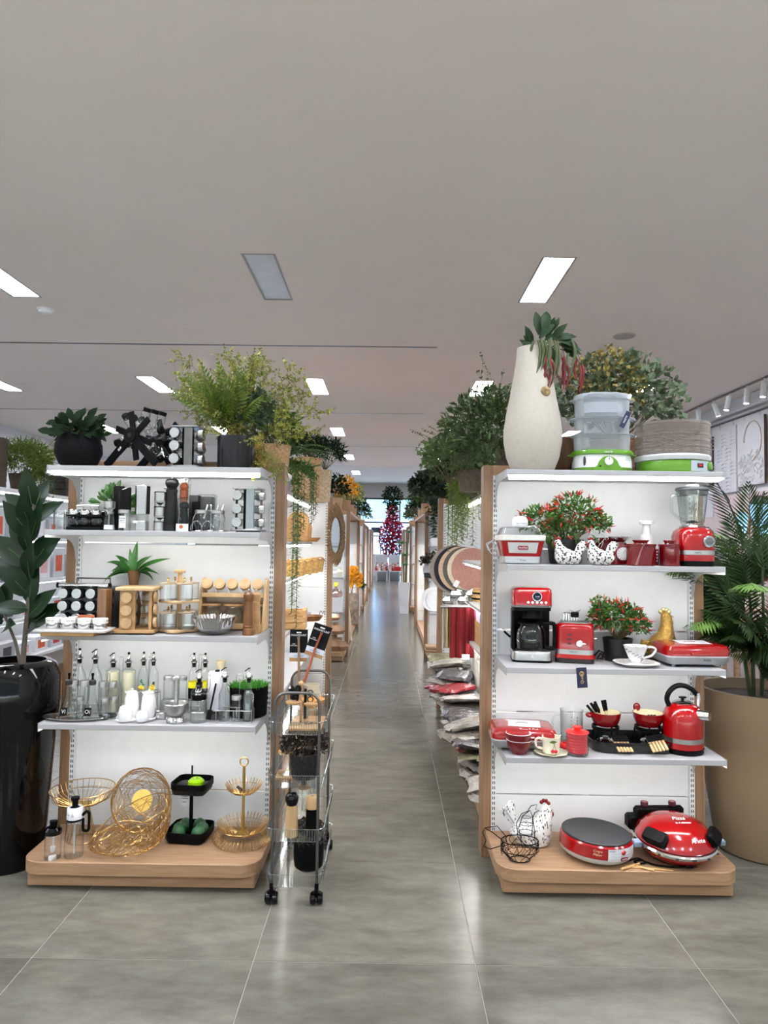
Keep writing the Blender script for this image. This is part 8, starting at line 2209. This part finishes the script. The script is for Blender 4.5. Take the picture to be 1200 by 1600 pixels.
b = MB(); bush_mesh(b,(.02,0,.42),(.36,.16,.26),1000,.045,.036,-.5,.25); b.build('foliage',EUC,t,kind='stuff'); b = MB(); bush_mesh(b,(-.06,-.05,.46),(.2,.14,.24),520,.03,.026,-.4,.3); b.build('blossom',mat('olive_blossom',(132,118,58),.7,vary=.3),t,kind='stuff'); b = MB(); twigs(b,(0,0,.17),(.02,0,.42),(.4,.16,.3),26,.004,-.2); b.build('stem',STEM,t)
one('run_top_board','white board behind the right display carrying the eucalyptus','shelf board',(1.02,3.58,1.8755),MB().box(0,.45,0,.5,0,.024,.002),WHITE,'slab',smooth=False)
t = thing('cane_basket','brown cane basket behind the white vase on the right display','basket',P(880,3.435,Q1)); b = MB(); b.lathe([(.0001,0),(.045,0),(.055,.09),(.05,.19),(.046,.19)],24,flute=24,famp=.02,close=False); b.build('weave',MATS['cane'],t)
t = thing('wire_lantern','gold geometric wire basket between the steamer and dehydrator','basket',P(990,3.40,Q1)); b = MB()
for k in range(8):
    a = k*PI/4; p0 = (.03*math.cos(a),.03*math.sin(a),.002); p1 = (.045*math.cos(a+.4),.045*math.sin(a+.4),.09); p2 = (.035*math.cos(a),.035*math.sin(a),.18); b.tube([p0,p1,p2],.0016,4); b.tube([p1,(.045*math.cos(a+.4+PI/4),.045*math.sin(a+.4+PI/4),.09)],.0016,4)
b.tube(ring((0,0,.18),.035,16),.0018,4,True); b.tube(ring((0,0,.002),.03,16),.0018,4,True); b.build('wire',GOLD,t)
# ---- bay of the first right run
for k in range(6):
    cols = [(176,128,116),(214,200,180),(90,84,80),(206,178,150),(26,28,42),(150,140,130)]
    px = 738 - 6*k; Y = 6.3 + .03*k
    b = MB(); b.lathe([(.0001,0),(.185+.006*k,0),(.185+.006*k,.004),(.0001,.004)],44); b.tube(ring((0,0,.002),.185+.006*k,44),.0035,5,True)
    loc = at(px,889,Y); t = one('round_placemat',('front dusty pink','second cream edged','third grey woven','fourth sand','fifth navy','rearmost taupe')[k]+' round placemat in the stack hanging on the right run','placemat',loc,b,mat(f'placemat_{k}',cols[k],.8,vary=.12,scale=60,bump=.3),'mat',rot=(R(84),0,R(-16)),group='hanging round placemats')
one('placemat_peg','steel peg that carries the stack of round placemats','peg',at(724,862,6.25),MB().cyl((0,-.05,0),(0,.26,0),.006,n=10),CHROME,'rod')
one('paper_tag','small white tag on the edge of the navy placemat','tag',at(713,912,6.24),MB().box(-.02,.02,0,.001,-.03,.03),PAPER,'card',smooth=False,rot=(0,R(30),0))
hung = [('grey folded linen runner hanging leftmost on the right run rail',(170,162,150),697,.08),('yellow patterned linen runner hanging on the right run rail',(176,160,110),704,.07),('dark red narrow runner hanging behind the large red cloth',(110,16,26),708,.05),('large plain red cloth hanging on the right run rail',(104,3,14),722,.19)]
for k, (lab,c,px,w) in enumerate(hung):
    Y = 5.62 - .02*k; p = at(px,950,Y); b = MB(); n = 12; L = p.z - at(px,1028 if k == 3 else 1012,Y).z
    vs = []
    for i in range(n+1):
        x = -w/2 + w*i/n; yy = .012*math.sin(i*1.7+k)
        vs += [(x,yy,0),(x,yy*1.4,-L),(x,yy+.012,-L),(x,yy+.012,0)]
    fs = [(4*i+q,4*i+4+q,4*i+4+(q+1)%4,4*i+(q+1)%4) for i in range(n) for q in range(4)]
    b.add(vs,fs); t = one('hanging_cloth',lab,'cloth',p,b,mat(f'cloth_{k}',c,.9,vary=.15,scale=30,bump=.3),'fabric')
    if k == 3: b = MB(); b.box(.0,.06,-.016,-.0145,-L-.01,-L+.03); b.build('label',PAPER,t,smooth=False)
one('cloth_rail','steel rail with folded grey covers over the hanging cloths','rail',at(712,948,5.6),MB().cyl((-.12,0,0),(.22,0,0),.012,n=10),STEEL,'rod')
FILM = mat('clear_film',(150,148,146),.18,glass=.35,vary=.2,scale=20,bump=.8,bscale=30)
for k in range(5):
    b = MB(); b.lathe([(.0001,0),(.05,0),(.06,.03),(.04,.06),(.0001,.075)],12,flute=5,famp=.15,sy=.6); one('film_bundle',ORD[k]+' grey film wrapped cover bundle above the hanging cloths','bundle',at(702+12*k,944-(k%2)*9,5.75-.06*(k%3)),b,FILM,'wrap',ang=8)
# wrapped textiles heaped on the base, each packet a thing
PK = [(150,145,138),(128,122,114),(162,158,152),(104,98,90),(130,26,38),(136,130,104),(66,64,66),(160,154,148)]
pid = 0
for lay in range(9):
    for row in range(9):
        if rnd.random() < .12: continue
        Y = 3.85 + .30*row + rnd.uniform(-.05,.05); z = .126 + .046*lay
        if lay > 4 + row*.6: continue
        x = .62 + rnd.uniform(-.03,.03) - (.006*lay if lay<4 else .09)
        b = MB(); w, d, h = rnd.uniform(.13,.16), rnd.uniform(.11,.16), .036; vs = []
        rgs = [(.75,0),(1,.012),(1,h-.012),(.8,h)]
        n = 20
        for q, zz in rgs:
            for i in range(n):
                a_ = 2*PI*i/n; e = .32; cx_ = math.copysign(abs(math.cos(a_))**e,math.cos(a_)); sy_ = math.copysign(abs(math.sin(a_))**e,math.sin(a_))
                vs.append((w*q*cx_*rnd.uniform(.86,1.08),d*q*sy_*rnd.uniform(.86,1.08),zz+rnd.uniform(-.004,.012)))
        b.add(vs,[(j*n+i,j*n+(i+1)%n,(j+1)*n+(i+1)%n,(j+1)*n+i) for j in range(3) for i in range(n)]+[tuple(range(n))[::-1],tuple(3*n+i for i in range(n))])
        c = PK[(pid*5+lay*3)%8]; pid += 1
        t = thing('textile_packet',f'film wrapped folded textile, {ORD[row]} pile from the front, layer {ORD[lay]} from the base','packet',(x,Y,z),R(rnd.uniform(-25,25)),'wrapped textiles heaped on the right run base',rot=None)
        t.rotation_euler = (R(rnd.uniform(-9,9)),R(rnd.uniform(-14,4)),R(rnd.uniform(-35,35)))
        b.build('wrap',mat(f'packet_film_{c[0]}',c,.22,vary=.3,scale=16,bump=.9,bscale=26),t,ang=12)
for k in range(3):
    Y = 4.9 + .40*k; t = thing('storage_bin',('front','middle','rear')[k]+' tall cream storage bin on the lowest shelf of the right run','bin',(.775,Y,.3608),group='cream storage bins')
    b = MB(); skin(b,[(rrect(-.07,.10,-.17,.17,.03,4),0),(rrect(-.08,.11,-.185,.185,.03,4),.30),(rrect(-.085,.115,-.19,.19,.03,4),.305),(rrect(-.085,.115,-.19,.19,.03,4),.32)]); b.build('body',mat('bin_cream',(224,222,212),.45,vary=.02),t); b = MB(); b.box(-.0845,-.0805,-.04,.03,.2,.27); b.build('label',PAPER,t,smooth=False)
for k in range(14):
    Y = 4.3 + .10*k; b = MB(); b.box(-.045,.045,-.035,.035,0,.17,.004); t = one('utensil_pack',ORD[k%10]+(' from the front' if k<10 else ' of the rear four')+' wooden utensil pack on the right run middle shelf','pack',(.735,Y,.7508),b,BAMBOO,'wood',smooth=False,group='wooden utensil packs')
    b = MB(); b.box(-.046,.046,-.036,.036,.171,.25,.003); b.build('card',mat(f'pack_card_{k % 4}',[(206,90,130),(90,150,206),(220,180,200),(226,220,214)][k%4],.6),t,smooth=False)
for k in range(7):
    b = MB(); b.lathe([(.0001,0),(.10-.002*k,0),(.10-.002*k,.014),(.0001,.014)],28); one('coaster',ORD[k]+' from the bottom in the stack of round woven coasters','coaster',(.78,5.7,1.051+.0145*k),b,(WEAVE,BLACK,WEAVE,TANLEA,BLACK,WEAVE,BAMBOO)[k],'mat',group='stack of round woven coasters')
b = MB(); b.box(-.05,.05,-.1,.1,0,.26,.006); t = one('sachet_box','white printed sachet packet hanging at the right run top shelf','packet',(.75,4.95,1.371),b,PAPER,'pack',smooth=False); b = MB(); [b.ball((-.051,rnd.uniform(-.07,.07),rnd.uniform(.04,.2)),(.001,.018,.018),8,5) for _ in range(8)]; b.build('print',mat('peach_print',(214,150,130),.6),t)
# ---- second right end display: plates, pillows
for k, (px,z,r) in enumerate(((677,.62,.16),(683,.62,.15),(672,1.06,.10))):
    b = MB(); b.lathe([(.0001,0),(r*.6,0),(r,.025),(r*.97,.03),(r*.58,.01),(.0001,.01)],36,close=False); one('ceramic_plate',('left leaning','right leaning','upper small')[k]+' white plate standing on the second right end display','plate',on(px,9.22,z+r*.98),b,CERAMIC,rot=(R(78),0,0))
for k in range(5): b = MB(); b.lathe([(.0001,0),(.12,0),(.15,.012),(.0001,.014)],30); one('stacked_plate',ORD[k]+' grey plate from the bottom of the stack on the second right display','plate',on(679,9.15,1.0608+.0142*k),b,mat('grey_plate',(150,150,146),.35),group='stacked grey plates')
t = thing('trailing_succulent','brown trailing plant in a white pot on the second right end display','plant',on(678,9.15,1.146)); pot_lathe(t,'pot',[(.06,0),(.08,.1),(.07,.1),(.065,.08)],CERAMIC,20,soil=(.07,.08)); plant_in(t,(-.02,-.02,.13),(.15,.1,.1),240,.05,.035,BROWNLEAF)
one('white_planter','long white planter on the upper shelf of the second right display','planter',on(686,9.15,1.46),MB().box(-.12,.12,-.07,.07,0,.12,.02),CERAMIC)
for k, z in enumerate((.126,.166)): one('folded_mat',('lower','upper')[k]+' folded beige mat on the second right display base','mat',on(681,9.1,z),MB().box(-.14,.14,-.12,.12,0,.039,.012),TANLEA,'fabric')
for k in range(8): b = MB(); b.lathe([(.0001,0),(.035,0),(.04,.06),(.018,.10),(.02,.13),(.0001,.13)],18); one('aisle_ornament',ORD[k]+' small white ornament along the farther right shelves','ornament',(.74,(10.2,10.9,11.6,12.2,16.4,17.2,17.9,18.4)[k],(1.1208,.7408)[k%2]),b,CERAMIC,group='white ornaments on the farther right shelves')
for k in range(8): b = MB(); b.lathe([(.0001,0),(.05,0),(.06,.08),(.04,.16),(.045,.18),(.0001,.18)],18); one('aisle_vase',ORD[k]+' small vase along the farther left shelves','vase',(-.76,(10.2,10.9,11.6,12.2,16.4,17.2,17.9,18.4)[k],(1.1208,.7408)[k%2]),b,(CERAMIC,LEAF,TANLEA,BAMBOO)[k%4],group='small vases on the farther left shelves')
# ---- tall white planter with a succulent tower in the aisle
t = thing('tall_white_planter','tall white tapered planter with a tiered green plant at the far right of the aisle','plant',on(631,15.2,0)); b = MB(); skin(b,[(rr(.085,.085,.02),0),(rr(.12,.12,.03),.5),(rr(.125,.125,.03),.66)]); b.build('pot',CERAMIC,t)
b = MB(); [b.tube([(x,0,.66),(x*2,0,zz)],.012,6) for x,zz in ((-.02,1.25),(.02,1.5),(.04,1.72))]; b.build('trunk',mat('cane_trunk',(80,96,60),.7),t)
lf = leaf_meshes('leaf',mat('succulent_green',(70,130,66),.45,vary=.3),.2,.06,(.3,.8))
for (x,z,s) in ((.0,1.02,.8),(.0,1.22,1.0),(-.06,1.48,.95),(.09,1.72,.75)):
    for k in range(16): a = k*2.4; put(lf[k%2],t,(x,0,z),(math.cos(a),math.sin(a),.5+.05*k),sc=s*(1.1-.03*k))
# ---- far end: gift tables, red tree, bar stool, street
WT = mat('table_white',(206,204,200),.5)
for k, (px0,px1) in enumerate(((587,605.5),(607,625))):
    xa, xb = atz(px0,27.9,0), atz(px1,27.9,0); t = thing('low_table',('left','right')[k]+' low white table with Christmas dolls at the end of the aisle','table',((xa+xb)/2,27.9,0)); w = (xb-xa)/2
    b = MB(); b.box(-w,w,0,.7,.36,.40,.004); b.build('tabletop',WT,t,smooth=False)
    for x in (-w,w-.05):
        for y in (0,.65): b = MB(); b.box(x,x+.05,y,y+.05,0,.36); b.build('leg',WT,t,smooth=False)
    one('backdrop_box',('left','right')[k]+' grey display box behind the doll tables','box',((xa+xb)/2,28.75,0),MB().box(-w,w,-.1,.15,0,1.02,.01),mat('box_grey',(170,172,176),.6),smooth=False)
DC = [(170,24,34),(206,200,196),(130,110,104),(196,160,140),(90,40,44),(224,220,216)]
k = 0
for row in range(3):
    for i in range(9):
        x = atz(589+4.1*i+rnd.uniform(-.6,.6),28.0+.2*row,.5); t = thing('christmas_doll',f'small red and grey Christmas doll, {ORD[i]} from the left, '+('front','middle','rear')[row]+' row on the far tables','doll',(x,28.02+.22*row,.4008),group='Christmas dolls on the far tables')
        s = rnd.uniform(.72,.85) * (1+.3*row)
        b = MB(); b.lathe([(.0001,0),(.055*s,0),(.06*s,.05*s),(.03*s,.14*s),(.0001,.15*s)],12); b.build('body',mat(f'doll_{k % 6}',DC[k%6],.8),t)
        b = MB(); b.ball((0,0,.165*s),.032*s,10,6); b.build('head',mat('doll_skin',(206,170,150),.7),t); b = MB(); b.lathe([(.034*s,.175*s),(.02*s,.22*s),(.0001,.26*s)],10); b.build('hat',mat(f'doll_{(k + 2) % 6}',DC[(k+2)%6],.8),t); k += 1
one('red_gift_box','bright red box on the right far table','box',(atz(621,27.9,.45),27.93,.4008),MB().box(-.14,.14,-.02,.12,0,.17,.008),mat('gift_red',(186,20,24),.5))
t = thing('red_flower_tree','tall red bougainvillea tree with a dark green crown before the far window','tree',(atz(612,29.4,1),29.25,0)); pot_lathe(t,'pot',[(.2,0),(.28,.4),(.26,.4),(.24,.35)],BLACK,24,soil=(.25,.36))
b = MB(); b.tube([(0,0,.36),(.03,0,1.5),(0,0,3.2)],.04,8,r1=.025); b.build('trunk',STEM,t)
REDF = mat('bougainvillea_red',(150,18,44),.6,vary=.35)
b = MB(); bush_mesh(b,(0,0,1.75),(.52,.4,.85),1300,.11,.09,-1,.15); bush_mesh(b,(.0,0,2.6),(.24,.2,.55),420,.1,.08,-1,.15); b.build('foliage',REDF,t,kind='stuff')
b = MB(); bush_mesh(b,(0,0,3.45),(.42,.34,.42),700,.11,.06,-1,.2); bush_mesh(b,(0,0,3.0),(.2,.2,.35),200,.1,.06,-1,.2); b.build('crown',LEAFD,t,kind='stuff')
t = thing('bar_stool','tall dark bar stool on a white plinth before the far window','stool',(atz(587,31.9,1.2),32.0,1.01))
for x in (-.2,.2):
    for y in (-.16,.16): b = MB(); b.tube([(x*1.15,y*1.2,0),(x*.8,y*.8,.78)],.02,8); b.build('leg',BLACK,t)
b = MB(); b.box(-.2,.2,-.18,.18,.78,.83,.015); b.build('seat',BLACK,t); b = MB(); b.box(-.22,.22,.14,.17,.95,1.2,.02); [b.cyl((s*.18,.15,.83),(s*.18,.155,.95),.014,n=8) for s in (-1,1)]; b.build('backrest',mat('stool_slate',(52,60,72),.6),t); b = MB(); b.tube([(-.2,-.17,.3),(.2,-.17,.3),(.2,.17,.3),(-.2,.17,.3)],.012,6,True); b.build('foot_ring',BLACK,t)
one('display_plinth','white plinth carrying the bar stool at the far window','plinth',(atz(587,31.9,.6),32.0,0),MB().box(-.4,.4,-.35,.35,0,1.0,.01),WT,smooth=False)
# street outside
b = MB(); b.box(-40,40,-24,-21,0,8); o = b.build('exterior_building',mat('added_sky_blocker',(206,190,170),.8,vary=.05),smooth=False); o['kind'] = 'structure'  # unseen block, added to keep blue skylight from the front windows
b = MB(); b.box(-14,14,46,50,0,3.0); o = b.build('exterior_building',mat('far_facade_blue',(92,136,190),.7,vary=.05),smooth=False); o['kind'] = 'structure'
b = MB(); b.box(-60,60,Y1+.13,90,-.1,-.005); o = b.build('exterior_pavement',mat('street_grey',(150,160,172),.9,vary=.06),smooth=False); o['kind'] = 'structure'
b = MB(); b.box(-60,60,-40,Y0-.13,-.1,-.005); o = b.build('exterior_pavement_1',MATS['street_grey'],smooth=False); o['kind'] = 'structure'

# ================================================================= far left wall run: containers and baskets
ORG = mat('print_orange',(206,84,40),.5,vary=.1); CLR = ACRYLIC
def lx(Y,d=.0): return (-3.40+d,Y)
for k in range(9):
    Y = 5.75 + .24*k; t = thing('clear_canister',ORD[k]+' clear white lidded canister from the front, upper left wall shelf','canister',(-3.38,Y,1.5108),group='clear canisters on the left wall shelf')
    h = .2 + .06*(k%3 == 1); b = MB(); b.box(-.08,.08,-.08,.08,0,h,.015); b.build('body',FROST,t); b = MB(); b.box(-.083,.083,-.083,.083,h+.0005,h+.035,.012); b.build('lid',WHITE,t); b = MB(); b.box(.0805,.082,-.05,.03,.03,h*.7); b.box(-.05,.03,-.082,-.0805,.03,h*.7); b.build('label',ORG if k%2 else PAPER,t,smooth=False)
for (z,lab,sh) in ((1.1308,'second',.22),(.8008,'third',.10),(.4508,'fourth',.12)):
    for k in range(10):
        Y = 5.5 + .30*k; w = .12; h = sh*(1+.3*((k*7)%3)/2); t = thing('product_box',f'{ORD[k]} packaged box from the front on the {lab} left wall shelf','box',(-3.38,Y,z),group=f'boxes on the {lab} left wall shelf')
        b = MB(); b.box(-.12,.12,-w,w,0,h,.004); b.build('carton',(PAPER,FROST,mat('carton_grey',(176,176,180),.5),PAPER)[k%4],t,smooth=False)
        b = MB(); b.box(.1205,.1215,-w*.6,w*.5,h*.2,h*.75); b.box(-.09,.06,-w-.0015,-w-.0005,h*.2,h*.75); b.build('print',(ORG,mat('print_red',(190,40,50),.5),mat('print_dark',(60,60,66),.5),mat('print_pink',(220,170,170),.5))[(k+int(z*10))%4],t,smooth=False)
t = basket('tall dark woven basket at the left edge on the wall shelving',(-3.42,5.95,1.9306),.16,.42,WICKD,.95)
t = thing('feathery_fern','bright feathery hanging fern beside the dark woven basket','plant',(-3.33,6.38,1.9306)); pot_lathe(t,'pot',[(.09,0),(.12,.16),(.11,.16),(.1,.13)],WICKD,20,soil=(.105,.13))
plant_in(t,(.02,-.05,.26),(.24,.26,.2),1500,.07,.012,LEAFL); hanging(t,[drop(0,0,.14,rnd.uniform(.1,.24),rnd.uniform(-.25,.2),rnd.uniform(.2,.5)) for _ in range(16)],60,.045,.012,LEAFL)
pfm = frond_mesh('frond',LEAFY,.5,20,.12,.016,1.0,.8)
for k in range(12): a = k*2.4; put(pfm,t,(.02,.25,.15),(math.cos(a),math.sin(a),.9),sc=rnd.uniform(.7,1))
t = thing('dark_crate','dark slatted wooden crate on the left wall shelving top','crate',(-3.38,7.3,1.9306))
for i in range(3):
    for (x0,x1,y0,y1) in ((-.16,.16,-.30,-.28),(-.16,.16,.28,.30),(-.16,-.14,-.28,.28),(.14,.16,-.28,.28)): b = MB(); b.box(x0,x1,y0,y1,.005+.07*i,.066+.07*i,.003); b.build('slat',mat('dark_timber',(58,50,42),.8,vary=.2),t,smooth=False)
b = MB(); b.box(-.15,.15,-.29,.29,0,.005); [b.box(x-.015,x+.015,y-.015,y+.015,0,.215) for x in (-.125,.125) for y in (-.265,.265)]; b.build('frame',MATS['dark_timber'],t,smooth=False)
t = thing('striped_cushion','small navy striped cushion beside the dark crate','cushion',(-3.36,6.86,1.9306)); b = MB(); b.ball((0,0,.10),(.07,.10,.10),14,8); b.build('cover',PAPER,t); b = MB(); [b.tube([(.0715*math.cos(a_),.001+.10*q,.10+.1*math.sin(a_)*math.sqrt(1-q*q)) for a_ in [R(x) for x in range(-80,90,16)]],.006,4) for q in (-.6,-.3,0,.3,.6)]; b.build('stripe',NAVY,t)

# ================================================================= right wall: track lights, canvases, decor
WX = X1 - .02
tl = thing('lighting_track','thin white ceiling track along the right wall carrying spotlights','track',(6.02,0,CEIL)); b = MB(); b.box(-.018,.018,9.0,20.0,-.03,-.0005); b.build('rail',mat('track_dark',(120,112,108),.5),tl,smooth=False)
for k, (px,py) in enumerate(((1196,584),(1169,605),(1141,625),(1115,645),(1088,648))):
    Y = (6.02-.0)*FOC/(px-605.0); Y = Y if k < 4 else 13.6; tilt = (6,4,12,-18,0)[k]
    t = thing('track_spotlight',('rightmost','second from the right','third from the right','fourth from the right','leftmost')[k]+' white track spotlight above the wall canvases','spotlight',(6.02-.01,Y,CEIL-.0305),rot=(0,R(tilt),0),group='track spotlights')
    b = MB(); b.cyl((0,0,0),(0,0,-.06),.012,n=10); b.build('arm',WHITE,t); b = MB(); b.cyl((0,0,-.05),(0,0,-.30),.045,n=20); b.build('head',WHITE,t)
    b = MB(); b.cyl((0,0,-.3005),(0,0,-.304),.04,n=20); b.build('lens',mat('spot_face',(255,250,240),.5,vary=0,emit=SPOT_GLOW),t)
def canvas(label,Ya,Yb,z0,z1,m,relief,edge):
    t = thing('canvas_art',label,'picture',(WX,(Ya+Yb)/2,z0)); w = (Yb-Ya)/2
    b = MB(); b.box(-.05,-.005,-w,w,0,z1-z0,.003); b.build('stretcher',edge,t,smooth=False); b = MB(); b.box(-.054,-.0505,-w+.002,w-.002,.002,z1-z0-.002); b.build('canvas',m,t,smooth=False)
    relief(t,w,z1-z0)
    for y in ((-w*.6,w*.6) if z1>3 else ()): b = MB(); b.tube([(-.01,y,z1-z0),(-.02,y,CEIL-.33-z0)],.003,4); b.build('hanging_wire',DKSTEEL,t)
WHC = mat('canvas_white',(208,206,206),.8,vary=.03); DKW = wood_mat('dark_frame_wood',(92,62,42),(62,40,26),.5)
def rel_bands(t,w,h):
    b = MB()
    for i in range(5):
        y0 = -w + 2*w*i/5
        for j in range(16):
            if (i+j//4) % 2: z = h*(.05+.9*j/16); b.tube([(-.056,y0+.03,z),(-.062,y0+.12,z+.015),(-.056,y0+.22,z-.01)],.007,5)
    b.build('plaster_ridge',WHC,t,kind='stuff')
def rel_swirl(t,w,h):
    b = MB()
    for k in range(60):
        y, z = rnd.uniform(-w*.85,w*.85), rnd.uniform(.05,.42)*h; p = [(-.057,y,z)]
        for i in range(4): y += rnd.uniform(-.1,.1); z += rnd.uniform(-.05,.07); p.append((-.06,max(-w*.92,min(w*.92,y)),max(.03,z)))
        b.tube(p,.008,5)
    b.build('plaster_ridge',WHC,t,kind='stuff'); b = MB(); b.tube([(-.057,-w*.2+.3*math.cos(a_)*(1 if a_<4 else .6),h*.66+.35*math.sin(a_)) for a_ in [i*.22 for i in range(22)]],.014,5); b.build('tan_outline',mat('tan_paint',(186,168,150),.8),t)
cw = lambda px: WX*FOC/(px-605.0)
canvas('white relief canvas with a tan figure and tangled lines, rightmost on the wall',cw(1198),cw(1156),2.62,4.0-.18,WHC,rel_swirl,DKW)
canvas('white relief canvas of woven square bands, middle of the wall',cw(1154),cw(1119),2.55,3.80,WHC,rel_bands,WHC)
canvas('narrow dark edged abstract painting half hidden by the dehydrator',cw(1116),cw(1098),2.75,3.72,mat('abstract_paint',(150,140,150),.7,vary=.5,scale=3),lambda t,w,h:None,DKW)
canvas('pale rectangular print below the dark edged painting',cw(1117),cw(1100),2.1,2.62,WHC,lambda t,w,h:None,WHC)
PINK = mat('wall_pink',(206,186,182),.8,vary=.04)
b = MB(); b.box(X1-.06,X1-.0,8.0,16.0,.0,2.5,.004); o = b.build('wall_panel_right',PINK,smooth=False); o['kind'] = 'structure'
def mir(label,px,py,Y,ry,rz_,fm,shape=0):
    p = at(px,py,Y); t = thing('wall_mirror',label,'mirror',(X1-.075,p.x and Y,p.z))
    n = 36; out = [((1+(.12*math.sin(3*i*2*PI/n) if shape else 0))*ry*math.cos(2*PI*i/n),(1+(.15*math.sin(2*i*2*PI/n+1) if shape else 0))*rz_*math.sin(2*PI*i/n)) for i in range(n)]
    b = MB(); b.prism(out,-.03,.01,'x',.006); b.build('frame',fm,t); b = MB(); b.prism([(y*.86,z*.88) for y,z in out],-.034,-.0305,'x'); b.build('glass',MATS['mirror_glass'],t)
mir('dark framed wavy mirror on the pink panel behind the palm',1140,800,12.2,.38,.34,DKW,1); mir('tan framed round mirror on the pink panel behind the palm',1120,815,12.8,.22,.26,TANLEA,1); mir('brown framed oval mirror with dark reflections, low behind the palm',1148,850,12.0,.30,.40,DKW); mir('tall mirror with an amber wooden frame at the right edge',1186,850,11.2,.25,.6,BAMBOO)
# plinths with dark red flower vases and small pots beyond the palm
for k, (px,Y) in enumerate(((1106,7.2),(1150,8.2),(1186,9.4))):
    x = atz(px,Y,.8); t = thing('display_table',ORD[k]+' small oak display table behind the palm from the left','table',(x,Y,0)); b = MB(); b.box(-.25,.25,-.2,.2,.66,.70,.004); b.build('tabletop',OAK,t,smooth=False)
    for sx in (-.23,.19):
        for sy in (-.17,.13): b = MB(); b.box(sx,sx+.04,sy,sy+.04,0,.66); b.build('leg',OAK,t,smooth=False)
    t = thing('red_flower_vase',ORD[k]+' dark vase of deep red flowers behind the palm from the left','vase',(x,Y,.7006)); b = MB(); b.lathe([(.0001,0),(.07,0),(.1,.1),(.05,.24),(.06,.27),(.05,.27)],22,close=False); b.build('body',(PAPER,BLACK,CREAM)[k],t); plant_in(t,(0,0,.42),(.24,.18,.2),240,.06,.05,REDF,z0=.26)
